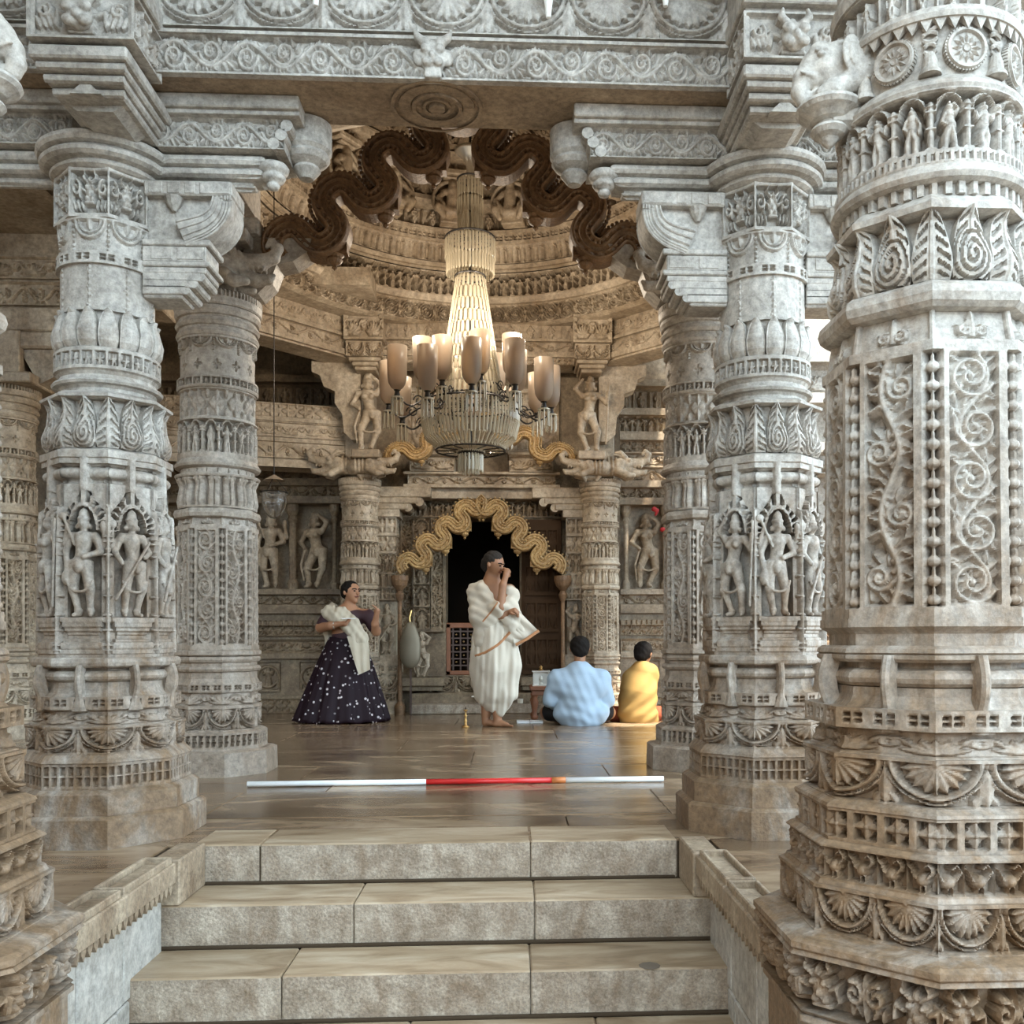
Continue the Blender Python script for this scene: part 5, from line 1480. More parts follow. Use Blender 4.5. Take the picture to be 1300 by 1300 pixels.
# ------------------------------------------------------------------ winding arches
def winding_arch(name, label, foot, apex, y, N, amp, wd, dep, mat, beads=True, back=.0, ph=0.0):
    t_ = thing(name, label, 'arch')
    n = int(46 * N)
    f = np.linspace(0, 1, n)
    (x0, z0), (x1, z1) = foot, apex
    bx = x0 + (x1 - x0) * f; bz = z0 + (z1 - z0) * (f ** .92)
    d = np.array([x1 - x0, z1 - z0]); d = d / np.linalg.norm(d); nn = np.array([-d[1], d[0]])
    A = amp * np.minimum(1, (1 - f) * N * 2 + .25)
    sn = np.sin(2 * PI * N * f + ph); s2 = np.sin(4 * PI * N * f + 2 * ph)
    L = np.c_[bx, bz] + nn[None] * (A * sn)[:, None] + d[None] * (-.26 * A * s2)[:, None]
    R = L[::-1].copy(); R[:, 0] = 2 * XC - R[:, 0]
    P = np.vstack([L, R[1:]])
    T = np.gradient(P, axis=0); T /= np.linalg.norm(T, axis=1, keepdims=True) + 1e-9
    Nn = np.c_[-T[:, 1], T[:, 0]]
    k = 15; u = np.linspace(-1, 1, k)
    prof = np.array([0, .9, 1, .35, .35, .9, .4, .4, .4, .9, .35, .35, 1, .9, 0])
    s_ = np.arange(len(P)) * np.linalg.norm(np.diff(P, axis=0), axis=1).mean()
    V = np.zeros((len(P), k + 2, 3))
    for j in range(k):
        hgt = prof[j] * dep * .3 + .085 * wd * (np.sin(s_ / wd * 20) > -.2) * (j in (3, 4, 10, 11))
        V[:, j + 1, 0] = P[:, 0] + Nn[:, 0] * u[j] * wd / 2; V[:, j + 1, 2] = P[:, 1] + Nn[:, 1] * u[j] * wd / 2; V[:, j + 1, 1] = y - hgt
    V[:, 0] = V[:, 1]; V[:, 0, 1] = y + dep; V[:, -1] = V[:, -2]; V[:, -1, 1] = y + dep
    mb = MB(); mb.grid(np.concatenate([V, V[:, :1]], 1)); mb.build('ribbon', mat, t_)
    if beads:
        mb = MB()
        step = max(1, int(wd * .19 / (np.linalg.norm(np.diff(P, axis=0), axis=1).mean())))
        r = wd * .075
        for i in range(0, len(P), step):
            c = (P[i, 0] + Nn[i, 0] * wd * .62, P[i, 1] + Nn[i, 1] * wd * .62)
            mb.box(c[0] - r, c[0] + r, y + dep * .2, y + dep * .5, c[1] - r, c[1] + r, r * .5)
        o = mb.build('crest_beads', mat, t_); o['kind'] = 'stuff'
    # hanging buds at the lower turns, with a small carved box above each
    q = MB(); h = wd * .55
    q.lathe([(0, -h), (.12 * wd, -h * .8), (.08 * wd, -h * .62), (.26 * wd, -h * .42), (.34 * wd, -h * .2), (.30 * wd, 0), (.4 * wd, .1 * wd), (.3 * wd, .22 * wd), (0, .24 * wd)], 12)
    me = q.mesh('bud')
    for i in range(int(math.ceil(N))):
        fi = (i + .72 - ph / (2 * PI)) / N
        if fi >= 1.02: continue
        j = min(len(L) - 1, int(fi * (n - 1)))
        for mx in (0, 1):
            c = L[j] if not mx else (2 * XC - L[j][0], L[j][1])
            sgn = -1 if mx else 1
            cx = c[0] + sgn * .30 * wd; cz = c[1] - wd * .45
            put('bud', me, mat, t_, (cx, y + dep * .4, cz))
            carved_box('carved_tile', t_, mat, cx - wd * .55, cx + wd * .55, y + dep * .1, y + dep * .8, cz + wd * .15, cz + wd * .95, 'lattice', 2, wd * .1, wd * .07, 'f')
    return t_, P
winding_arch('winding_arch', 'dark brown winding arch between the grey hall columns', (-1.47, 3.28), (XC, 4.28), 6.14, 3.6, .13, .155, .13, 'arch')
winding_arch('winding_arch', 'small golden winding arch behind the chandelier bowl', (-1.30, 2.80), (XC, 3.25), 10.42, 2.5, .085, .12, .10, 'gold', True)
arch3, _ = winding_arch('winding_arch', 'golden winding arch framing the dark shrine door', (-1.17, 1.60), (XC, 2.40), 10.60, 4.0, .085, .135, .10, 'gold')

# ------------------------------------------------------------------ shrine wall
wb = setting('wall_back')
Y0 = 11.05
m = MB()
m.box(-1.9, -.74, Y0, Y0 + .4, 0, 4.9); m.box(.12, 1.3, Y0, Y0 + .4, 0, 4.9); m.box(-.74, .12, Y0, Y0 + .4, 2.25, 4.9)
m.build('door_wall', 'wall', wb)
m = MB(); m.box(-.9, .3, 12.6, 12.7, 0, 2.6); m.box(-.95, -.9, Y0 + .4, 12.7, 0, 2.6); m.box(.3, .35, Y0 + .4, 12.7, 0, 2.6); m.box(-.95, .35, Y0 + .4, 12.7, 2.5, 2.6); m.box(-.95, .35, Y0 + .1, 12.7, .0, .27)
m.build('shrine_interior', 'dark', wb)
dl = setting('door_1')
m = MB(); m.box(.14, .60, 10.90, 10.94, .43, 2.22, .006); m.build('door_leaf', plain('dark_carved_wood', (.05, .028, .015), .85, 0, .3, 8), dl)
for z in (.50, .92, 1.34, 1.76): carved_box('door_panel', dl, bpy.data.materials['dark_carved_wood'], .18, .56, 10.872, 10.905, z, z + .37, 'lattice', 3, .02, .010, 'f')
# carved door jambs in two strips each
TL['jamb'] = transpose(TL['vine'])
for s in (-1, 1):
    for i, (a, b, pj) in enumerate(((.44, .60, .06), (.60, .80, .10), (.80, .95, .04))):
        x0, x1 = sorted((XC + s * a, XC + s * b))
        t = mk_panel(7, 1, 7, frame=.12, seed=i, ppu=24) if i != 1 else mk_figs(1, 1.6)
        if i == 1:
            for q in range(5): carved_box('jamb_figure', wb, 'wall', x0 + .006, x1 - .006, Y0 - pj, Y0, .95 + q * .26, 1.20 + q * .26, t, 1, .04, .011, 'f')
        else: carved_box('jamb_strip', wb, 'wall', x0 + .004, x1 - .004, Y0 - pj, Y0, .95, 2.25, t, 1, .035, .011, 'f')
    xm = XC + s * .70
    put('door_guardian', ST['far', 2 if s < 0 else 1], None, wb, (xm, Y0 - .11, .40), None, (.62,) * 3)
    x0, x1 = sorted((XC + s * .44, XC + s * .95))
    m = MB(); m.box(x0, x1, Y0 - .2, Y0, .30, .40, .01); m.box(x0 + .02, x1 - .02, Y0 - .16, Y0, .25, .32); m.box(x0, x1, Y0 - .08, Y0, .92, .96, .006); m.build('jamb_base', 'wall', wb)
carved_box('door_head', wb, 'wall', -1.3, .7, Y0 - .08, Y0, 2.25, 2.45, 'figs_small', 5, .05, .012, 'f')
# threshold and steps up to the shrine
sh = thing('shrine_threshold', 'dark carved threshold with low steps under the shrine door', 'threshold')
m = MB(); m.box(-1.12, .50, 10.62, 10.9, 0, .11, .01); m.build('step_block', 'step', sh)
m = MB(); m.box(-1.12, .50, 10.85, 11.1, 0, .22, .01); m.build('step_block', 'wall', sh)
carved_box('threshold_front', sh, 'wall', -.95, .33, 10.98, 11.3, .22, .42, 'lotus', 4, .04, .011, 'f')
m = MB(); m.lathe([(0, .03), (.05, .035), (.10, .02), (.11, 0)], 20); me = m.mesh('half_moon'); me.transform(Matrix.Translation((-.35, 10.97, .33)) @ Matrix.Rotation(PI / 2, 4, 'X') @ Matrix.Scale(1, 4)); put('half_moon', me, 'hall', sh); under(sh, wb)
# low lattice gate
gt = thing('lattice_gate', 'low wooden gate with lattice panel in the shrine doorway', 'gate')
m = MB(); m.box(-.74, -.69, 11.10, 11.15, .42, 1.02, .006); m.box(.06, .11, 11.10, 11.15, .42, 1.02, .006); m.box(-.74, .11, 11.10, 11.15, .97, 1.03, .006); m.box(-.74, .11, 11.10, 11.15, .42, .47, .006)
MT['wood'] = plain('red_wood', (.22, .085, .04), .45, 0, .3, 9); m.build('gate_frame', 'wood', gt)
MT['bars'] = plain('gate_bars', (.07, .04, .03), .4)
for k in range(9):
    m = MB(); x = -.66 + k * .085; m.box(x - .008, x + .008, 11.11, 11.13, .47, .98); m.build('gate_bar', 'bars', gt)
for k in range(6):
    m = MB(); z = .53 + k * .08; m.box(-.69, .06, 11.105, 11.135, z - .008, z + .008); m.build('gate_rail', 'bars', gt)
for k in range(8):
    for j in range(5):
        m = MB(); m.lathe([(0, -.012), (.014, 0), (0, .012)], 8, -.62 + k * .085, 11.10); 
        if k + j == 0: _ro = m.mesh('gate_rosette')
        put('gate_rosette', _ro, 'gold', gt, (k * .085, 0, .57 + j * .08))

# wall above the door: frieze, cornice of shells, bracket capitals
cl = thing('door_lintel', 'carved lintel with shells and wave frieze over the golden arch', 'lintel')
carved_box('wave_frieze', cl, 'hall', -1.15, .53, 10.78, 11.06, 2.60, 2.71, 'wave', 5, .03, .010, 'f')
m = MB(); m.box(-1.2, .58, 10.74, 11.06, 2.71, 2.74, .006); m.box(-1.2, .58, 10.76, 11.06, 2.56, 2.60, .006); m.box(-1.15, .53, 10.84, 11.06, 2.45, 2.56); m.build('lintel_lip', 'hall', cl)
for x0, x1 in ((-1.12, -.62), (0.0, .50)):
    carved_box('shell_panel', cl, 'hall', x0, x1, 10.72, 11.06, 2.74, 2.92, 'shell', 2, .04, .010, 'f'); m = MB(); m.box(x0 - .02, x1 + .02, 10.68, 11.06, 2.92, 2.96, .008); m.build('shell_cornice', 'hall', cl)
carved_box('upper_panel', cl, 'hall', -1.2, .58, 10.98, 11.06, 3.0, 3.75, 'vine', 3, .04, .014, 'f')
for s, lab in ((-1, 'left'), (1, 'right')):
    pl = thing('pilaster', 'slim carved pilaster %s of the golden shrine arch' % ('on the woman\'s side, left' if s < 0 else 'on the seated men\'s side, right'), 'pilaster')
    x0, x1 = sorted((XC + s * .95, XC + s * 1.19)); xm = (x0 + x1) / 2; yf = 10.72
    for nm, z0, z1, ex, tl, rp in (('base', 0, .14, .05, None, 1), ('base_band', .14, .24, .03, 'slots', 7), ('lotus_panel', .24, .46, .01, 'lotus', 1), ('step_band', .46, .56, .03, 'plus', 2), ('roll_band', .56, .66, .02, None, 1), ('head_band', 1.28, 1.42, .02, 'lattice', 3), ('leaf_band', 1.42, 1.58, .03, 'tongue', 4), ('figure_panel', 1.58, 1.82, 0, 'figs_small', 1), ('net_panel', 1.82, 2.02, -.01, 'diamond', 2), ('flower_panel', 2.02, 2.22, -.01, 'lattice', 2), ('cap', 2.22, 2.30, .03, None, 1)):
        carved_box(nm, pl, 'hall', x0 - ex, x1 + ex, yf - ex, 11.06, z0, z1, tl, rp, .03, .010, 'flr' if tl else '', reps=1)
    carved_box('shaft', pl, 'hall', x0 + .02, x1 - .02, yf + .06, 11.06, .66, 1.28)
    put('niche_figure', ST['far', 0 if s < 0 else 3], None, pl, (xm, yf + .03, .68), None, (.66,) * 3)
    for k, (z0, z1, ln) in enumerate(((2.30, 2.37, .12), (2.37, 2.44, .24), (2.44, 2.56, .38))):
        a, b = sorted((xm - s * -.13, xm - s * (.12 + ln))); m = MB(); m.box(a, b, yf - .02, 11.06, z0, z1, .012); m.build('bracket_arm', 'hall', pl)
    m = MB(); m.tube([(xm - s * .24, yf, 2.33), (xm - s * .24, 11.0, 2.33)], .05, 12); m.tube([(xm - s * .37, yf - .01, 2.39), (xm - s * .37, 11.0, 2.39)], .05, 12); m.build('bracket_roll', 'hall', pl)
    under(pl, wb)
    cn = thing('colonnette', 'thin dark colonnette carrying the %s foot of the golden arch' % lab, 'colonnette')
    xq = XC + s * .915
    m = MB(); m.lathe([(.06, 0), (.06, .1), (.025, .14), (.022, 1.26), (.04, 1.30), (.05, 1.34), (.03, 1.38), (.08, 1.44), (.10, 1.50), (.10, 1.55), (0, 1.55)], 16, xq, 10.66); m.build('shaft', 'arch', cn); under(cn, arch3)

# ------------------------------------------------------------------ side walls with statues
def statue_wall(x0, x1, yw, mat, side, statues):
    w_ = setting('wall_%s' % side)
    if x0 < -6:
        m = MB(); m.box(-9.5, x0 + 4.3, yw - .2, yw, 0, 4.9); m.build('wall_core', mat, w_); x0 = x0 + 4.3
    m = MB(); m.box(x0, x1, yw, yw + .3, 0, 4.9); m.build('wall_core', mat, w_)
    for z0, z1, pj, tl, cw, dp in ((0, .16, .34, 'diamond', .16, .025), (.16, .20, .30, None, 1, 0), (.20, .62, .24, None, 1, 0), (.62, .68, .30, None, 1, 0), (.68, .84, .28, 'shell', .22, .03), (.84, .88, .22, None, 1, 0), (.88, 1.0, .26, 'diamond', .12, .025), (1.0, 1.06, .30, 'teeth', .06, .02), (1.06, 1.14, .20, None, 1, 0), (1.14, 1.24, .27, None, 1, 0), (1.24, 1.36, .22, 'wave', .3, .03), (1.36, 1.42, .28, None, 1, 0),
                                (2.42, 2.50, .24, None, 1, 0), (2.50, 2.62, .20, 'lotus', .2, .03), (2.62, 2.70, .28, None, 1, 0), (2.70, 2.86, .22, 'wave', .3, .03), (2.86, 3.04, .24, 'shell', .24, .04), (3.04, 3.18, .18, 'diamond', .14, .03), (3.18, 3.28, .26, None, 1, 0), (3.28, 3.48, .16, 'figs_small', .45, .05), (3.48, 3.56, .24, None, 1, 0), (3.56, 3.82, .14, 'dance', .8, .06), (3.82, 3.90, .26, None, 1, 0)):
        carved_box('wall_course', w_, mat, x0, x1, yw - pj, yw, z0, z1, tl, max(1, round((x1 - x0) / cw)), dp, .015, 'f')
    r = random.Random(len(side))
    for x, var in statues:
        st_ = put('statue', ST['far', var], None, w_, (x, yw - .12, 1.44), (0, 0, r.uniform(-.3, .3)), (1.05,) * 3)
        for q in (-1, 1):
            m = MB(); m.lathe([(.05, 1.42), (.05, 1.5), (.028, 1.54), (.028, 2.2), (.045, 2.24), (.03, 2.28), (.06, 2.34), (.06, 2.42)], 12, x + q * .235, yw - .12); m.build('niche_pillar', mat, w_)
    for x, _ in statues:
        t = Tile(1, 1.2, 50, wrap=False); t.ring(.5, .6, .42, .06); fig(t, .5, .2, .8, 0, 2, 1, 1.3); t.stroke([(.08, .1), (.08, .7)], .06).stroke([(.92, .1), (.92, .7)], .06); t.rect(0, 1, 0, .1)
        carved_box('seated_niche', w_, mat, x - .14, x + .14, yw - .27, yw - .2, .24, .58, t, 1, .04, .011, 'f')
    return w_
for _v in range(4):
    ST['far', _v].materials.clear(); ST['far', _v].materials.append(MT['hall'])
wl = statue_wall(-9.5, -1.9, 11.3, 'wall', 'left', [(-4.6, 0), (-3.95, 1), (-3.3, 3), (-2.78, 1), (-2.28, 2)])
wr = statue_wall(1.3, 5.0, 11.3, 'hall', 'right', [(1.62, 2), (2.12, 1), (2.75, 0), (3.4, 3)])
# aisle lintel in front of the left wall and bracket capitals
al = thing('aisle_lintel', 'carved aisle lintel with shells beyond the hanging glass lamp', 'lintel')
beam('aisle_lintel', al, (-4.6, 10.0), (-1.85, 10.75), 2.72, 3.42, .3, [(3.26, 3.42, TL['diamond'], .18, .03), (3.05, 3.22, TL['shell'], .24, .04), (2.82, 3.0, TL['wave'], .36, .03), (2.72, 2.80, None, 1, 0), (3.22, 3.26, None, 1, 0)], 'hall')
ac = thing('bracket_capital', 'curled bracket capital under the slanting left lintel', 'capital')
m = MB()
m.prism([(-2.15, 3.88), (-1.62, 3.88), (-1.62, 3.02), (-1.72, 3.02), (-1.80, 3.1), (-1.82, 3.3), (-1.90, 3.42), (-1.90, 3.55), (-2.02, 3.6), (-2.06, 3.72), (-2.15, 3.76)], 10.40, 10.62); m.build('bracket', 'hall', ac); under(ac, hall['G'])
ac2 = thing('bracket_capital', 'curled bracket capital under the slanting right lintel', 'capital')
m = MB(); m.prism([(2 * XC + 2.15, 3.88), (2 * XC + 1.62, 3.88), (2 * XC + 1.62, 3.02), (2 * XC + 1.72, 3.02), (2 * XC + 1.80, 3.1), (2 * XC + 1.82, 3.3), (2 * XC + 1.90, 3.42), (2 * XC + 1.90, 3.55), (2 * XC + 2.02, 3.6), (2 * XC + 2.06, 3.72), (2 * XC + 2.15, 3.76)], 10.40, 10.62); m.build('bracket', 'hall', ac2); under(ac2, hall['H'])
# bracket capital of the far aisle column
bi = thing('bracket_capital', 'brown bracket capital on the far left aisle column', 'capital')
m = MB(); m.box(-4.75, -4.05, 8.2, 8.8, 3.03, 3.12, .01); m.box(-4.62, -4.18, 8.28, 8.72, 3.12, 3.5, .01); m.box(-5.3, -3.5, 8.3, 8.7, 3.5, 3.7, .01); m.box(-5.0, -3.8, 8.3, 8.7, 3.35, 3.5, .02)
m.prism([(-3.5, 3.5), (-3.75, 3.2), (-4.05, 3.05), (-4.3, 3.5)], 8.35, 8.65); m.build('capital_block', 'hall', bi); under(bi, hall['I'])
bl = thing('aisle_beam', 'brown beam over the column in the dim aisle', 'beam'); m = MB(); m.box(-7, -3.0, 8.35, 8.68, 3.7, 4.36, .01); m.build('beam_core', 'hall', bl)
for z, tl in ((3.72, 'wave'), (3.95, 'shell')): carved_box('carved_band', bl, 'hall', -6.5, -3.1, 8.31, 8.4, z, z + .2, tl, 12, .03, .014, 'f')
# sunlit neighbour shrine to the right, seen through the gap beside the court column
nb_ = thing('neighbour_shrine', 'sunlit pale shrine wall seen in the gap beside the medallion column', 'shrine')
m = MB(); m.box(3.0, 7.5, 9.6, 10.2, -.2, 5.2); m.build('wall_core', 'front', nb_)
for z0, z1, pj, tl in ((0, .3, .3, None), (.3, .6, .2, 'diamond'), (.6, .8, .28, None), (.8, 1.1, .2, 'lotus'), (1.1, 1.2, .26, None), (2.5, 2.7, .25, 'wave'), (2.7, 2.8, .32, None), (3.2, 3.3, .3, None), (3.3, 3.6, .2, 'shell'), (3.6, 3.75, .34, None)):
    carved_box('wall_course', nb_, 'front', 3.0, 6.0, 9.6 - pj, 9.6, z0, z1, tl, 10, .04, .02, 'f')
# ------------------------------------------------------------------ chandelier
MT['crystal'] = glassy('crystal_glass', (.70, .61, .45), .12, 1.45, .45)
MT['shade'] = glassy('amber_shade_glass', (.70, .58, .46), .35, 1.2, .8)
MT['clear'] = glassy('clear_glass', (.95, .96, .96), .02, 1.45, .97)
MT['iron'] = plain('dark_iron', (.025, .022, .02), .4, .6)
MT['silver'] = plain('tarnished_silver', (.62, .60, .55), .28, .9)
MT['brass'] = plain('worn_brass', (.55, .33, .12), .3, .9)
ch = thing('chandelier', 'tall crystal chandelier with amber glass shades hanging under the dome', 'chandelier', (XC - .02, 8.2, 0))
m = MB(); m.tube([(0, 0, 6.9), (0, 0, 2.4)], .012, 6); m.build('rod', 'iron', ch)
m = MB(); m.lathe([(.02, 4.83), (.03, 4.88), (.035, 4.95), (.07, 5.02), (.12, 5.06), (.135, 5.085), (.11, 5.07), (.05, 5.03), (.0, 5.02)], 28); m.build('trumpet_cup', 'silver', ch, True)
def fringe(name, rings, mat='crystal'):
    """rings = [(R, z_top, z_bottom, count, width)] of hanging prisms"""
    mb = MB()
    for R, zt, zb, n, w_ in rings:
        R2 = R if not hasattr(R, '__len__') else R[1]; R1 = R if not hasattr(R, '__len__') else R[0]
        for k in range(n):
            a = 2 * PI * (k + .5 * random.random() * .3) / n; c, s_ = math.cos(a), math.sin(a); d = w_ / 2; t = w_ * .3
            V = []
            for rr, z, q in ((R1, zt, .6), (R1, zt - .012, 1), (R2, zb + .02, 1), (R2, zb, .15)):
                for u_, v_ in ((-d * q, 0), (0, -t * q), (d * q, 0), (0, t * q)):
                    V.append(((rr + v_) * c - u_ * s_, (rr + v_) * s_ + u_ * c, z))
            Q = [(r * 4 + i, r * 4 + (i + 1) % 4, r * 4 + 4 + (i + 1) % 4, r * 4 + 4 + i) for r in range(3) for i in range(4)] + [(0, 1, 2, 3), (12, 13, 14, 15)]
            mb.add(V, Q)
    o = mb.build(name, mat, ch); o['kind'] = 'stuff'; return o
fringe('upper_crystals', [(.105, 4.82, 4.66, 22, .024), (.110, 4.66, 4.50, 22, .024), (.105, 4.51, 4.34, 22, .024)])
fringe('wide_crystals', [(.215, 4.30, 4.12, 44, .024), (.205, 4.14, 3.99, 44, .022)])
col_r = []
for k in range(10):
    z = 3.97 - k * .105; r_ = .125 + .14 * (k / 9); col_r.append(((r_, r_ + .012), z, z - .112, 22 + 2 * k, .026))
fringe('column_crystals', col_r)
fringe('bowl_crystals', [((.42, .42), 2.86, 2.70, 74, .026), ((.42, .39), 2.71, 2.56, 74, .024), ((.385, .30), 2.58, 2.48, 56, .024), ((.28, .12), 2.52, 2.45, 40, .024)])
fringe('tail_crystals', [(.105, 2.44, 2.28, 22, .024), (.07, 2.43, 2.26, 14, .022)])
m = MB()
for R, z in ((.42, 2.87), (.215, 4.315), (.11, 4.83), (.13, 3.985), (.27, 2.93), (.30, 2.47), (.11, 2.455)):
    m = MB(); m.tube([(R * math.cos(a), R * math.sin(a), z) for a in np.linspace(0, 2 * PI, 40, endpoint=False)], .008, 5, True)
    for k in range(6 if z in (2.87, 4.315, 2.47) else 1):
        a = PI * k / 6; m.tube([(-R * math.cos(a), -R * math.sin(a), z), (R * math.cos(a), R * math.sin(a), z)], .005, 4)
    m.build('iron_ring', 'iron', ch)
sh_ = MB(); sh_.lathe([(.0, .0), (.026, .002), (.05, .02), (.072, .06), (.080, .12), (.082, .22), (.084, .36), (.080, .36), (.078, .22), (.076, .12), (.068, .062), (.046, .024), (.0, .006)], 18); _sm = sh_.mesh('glass_shade', True)
ar_ = MB(); _u = np.linspace(0, 1, 14)
ar_.tube(np.c_[.30 + .40 * _u, 0 * _u, .02 + .07 * np.sin(_u * 2 * PI) * (1 - .3 * _u) + .06 * _u], .008, 6); ar_.tube(spiral(.50, .06, .05, .02, 1.2, 0) @ np.array([[1, 0, 0], [0, 0, 1]]), .006, 5); _am = ar_.mesh('arm')
cu_ = MB(); cu_.lathe([(0, -.02), (.02, -.015), (.024, .02), (.018, .05), (.03, .06), (0, .062)], 12); _cm = cu_.mesh('cup')
dp_ = MB()
for k in range(8):
    a = 2 * PI * k / 8; x, y = .045 * math.cos(a), .045 * math.sin(a); dp_.box(x - .006, x + .006, y - .006, y + .006, -.14, .0, .004)
dp_.lathe([(.0, .0), (.05, .0), (.052, .012), (0, .02)], 12); _dm = dp_.mesh('drop_ring')
for ring, n, R, z, off in ((0, 12, .70, 2.84, .1), (1, 8, .42, 3.0, .3)):
    for k in range(n):
        a = 2 * PI * (k + off) / n; c = (R * math.cos(a), R * math.sin(a)); dz = .04 * math.sin(k * 2.1)
        arm = put('arm', _am, 'iron', ch, (0, 0, z - .10 + dz), (0, 0, a), (R / .70, 1, 1))
        put('cup', _cm, 'iron', ch, (c[0], c[1], z - .04 + dz)); put('glass_shade', _sm, 'shade', ch, (c[0], c[1], z + .02 + dz)); o = put('drop_ring', _dm, 'crystal', ch, (c[0], c[1], z - .05 + dz))

for k in range(6):
    a = 2 * PI * k / 6 + .3; ld = bpy.data.lights.new('bulb_light', 'POINT'); ld.energy = 22; ld.color = (1.0, .86, .68); ld.shadow_soft_size = .05  # point lights added above the unlit shades to brighten and warm the hall
    lo = bpy.data.objects.new('bulb', ld); COL.objects.link(lo); lo.parent = ch; lo.location = (.58 * math.cos(a), .58 * math.sin(a), 3.56)
# hanging bell-glass lamp in the left aisle
hl = thing('hanging_lamp', 'clear bell-shaped glass lamp hanging on a thin cord near the grey column', 'lamp', (-2.086, 8.5, 0))
m = MB(); m.tube([(0, 0, 5.14), (0, 0, 2.30)], .005, 5); m.build('cord', 'iron', hl)
m = MB(); m.lathe([(.0, 1.915), (.03, 1.92), (.075, 1.96), (.100, 2.02), (.108, 2.08), (.110, 2.13), (.122, 2.14), (.122, 2.15), (.104, 2.145), (.102, 2.08), (.094, 2.02), (.07, 1.966), (.028, 1.928), (0, 1.924)], 28); m.build('glass_bell', 'clear', hl, True)
m = MB(); m.tube([(.122 * math.cos(a), .122 * math.sin(a), 2.146) for a in np.linspace(0, 2 * PI, 30, endpoint=False)], .006, 5, True)
for k in range(3):
    a = 2 * PI * k / 3 + .4; m.tube([(.12 * math.cos(a), .12 * math.sin(a), 2.15), (.0, .0, 2.30)], .003, 4)
m.build('hanger', 'iron', hl)
m = MB(); m.lathe([(.095, 2.255), (.06, 2.275), (.02, 2.30), (.0, 2.31)], 20); m.build('smoke_cap', plain('smoke_glass', (.30, .24, .18), .25), hl, True)

# ------------------------------------------------------------------ striped pole lying across the floor
po = thing('striped_pole', 'white pole with a red middle lying across the marble floor', 'pole', (0, 0, .017))
xa, xr0, xr1, xo, xb = -1.50, -.485, .245, .325, .905
for nm, a, b, mt in (('white_length', xa, xr0, plain('pole_white', (.82, .84, .86), .35)), ('red_length', xr0, xr1, plain('pole_red', (.62, .02, .02), .35)), ('orange_tape', xr1, xo, plain('pole_orange', (.60, .20, .06), .5)), ('white_length', xo, xb, bpy.data.materials['pole_white'])):
    m = MB(); f = lambda x: 5.50 + (x - xa) * .02
    m.tube([(a, f(a), 0), (b, f(b), 0)], .0165 + (.002 if nm == 'orange_tape' else 0), 12); m.build(nm, mt, po, True)

# ------------------------------------------------------------------ small things on the floor
il = thing('brass_lamp_stand', 'small slender brass oil-lamp stand on the floor beside the standing man', 'lamp stand', (-.42, 9.05, 0))
m = MB(); m.lathe([(0, .0), (.035, .0), (.036, .01), (.014, .02), (.010, .05), (.018, .06), (.010, .07), (.009, .10), (.02, .11), (.008, .12), (.008, .15), (.022, .16), (.022, .168), (0, .17)], 16); m.build('stand', 'brass', il, True)
m = MB(); m.lathe([(0, .168), (.006, .172), (.004, .195), (0, .2)], 8); m.build('wick', plain('wick_dark', (.05, .03, .02), .8), il)

tb = thing('low_table', 'low dark-red carved wooden table behind the seated man', 'table', (.66, 10.05, 0))
m = MB(); m.box(-.45, .40, -.20, .20, .30, .345, .008); m.box(-.43, .38, -.18, .18, .25, .30, .004); m.build('tabletop', 'wood', tb)
lg = MB(); lg.lathe([(.0, 0), (.035, .0), (.04, .03), (.02, .06), (.03, .12), (.045, .18), (.028, .22), (.04, .25)], 12); _lm = lg.mesh('leg', True)
for x in (-.40, .35):
    for y in (-.17, .17): put('leg', _lm, 'wood', tb, (x, y, 0))
cb = thing('silver_shrine_box', 'small silver box with open front on the low table', 'box', (.33, 9.98, .345))
m = MB()
for x in (-.085, .075): m.box(x, x + .012, -.05, .05, 0, .15, .002)
m.box(-.09, .09, -.055, .055, 0, .014, .002); m.box(-.095, .095, -.06, .06, .146, .162, .003); m.box(-.08, .08, .04, .05, .01, .15); m.build('case', 'silver', cb)
m = MB(); m.lathe([(.0, .162), (.03, .165), (.012, .18), (.018, .20), (.004, .215), (0, .22)], 12); m.build('finial', 'brass', cb)
m = MB(); m.lathe([(.0, .014), (.025, .016), (.012, .04), (.022, .07), (.012, .10), (0, .11)], 12); m.build('idol', plain('idol_white', (.7, .68, .6), .4), cb)
for (x, y, z, lab) in ((-.19, 10.75, .11, 'small white lamp cup on the shrine step beside the offering stand'), (.12, 10.75, .11, 'small white lamp cup on the shrine step behind the standing man'), (.26, 10.72, .11, 'small white lamp cup on the shrine step by the low table')):
    o = thing('lamp_cup', lab, 'cup', (x, y, z), 0, 'lamp cups on the shrine step'); m = MB(); m.lathe([(0, 0), (.03, 0), (.035, .05), (.028, .05), (.02, .012), (0, .012)], 14); m.build('cup_body', 'idol_w' if 'idol_w' in MT else bpy.data.materials['idol_white'], o)
ps = thing('offering_stand', 'thin pale offering stand on the shrine step', 'stand', (-.30, 10.73, .11)); m = MB(); m.lathe([(.0, 0), (.05, 0), (.05, .01), (.01, .02), (.008, .07), (.012, .075)], 12); m.box(-.13, .13, -.05, .05, .075, .085, .002); m.build('stand_body', bpy.data.materials['idol_white'], ps)
m = MB(); m.lathe([(0, .085), (.02, .09), (.024, .115), (.012, .14), (0, .15)], 12); m.build('lamp_bulb', bpy.data.materials['pole_white'], ps)
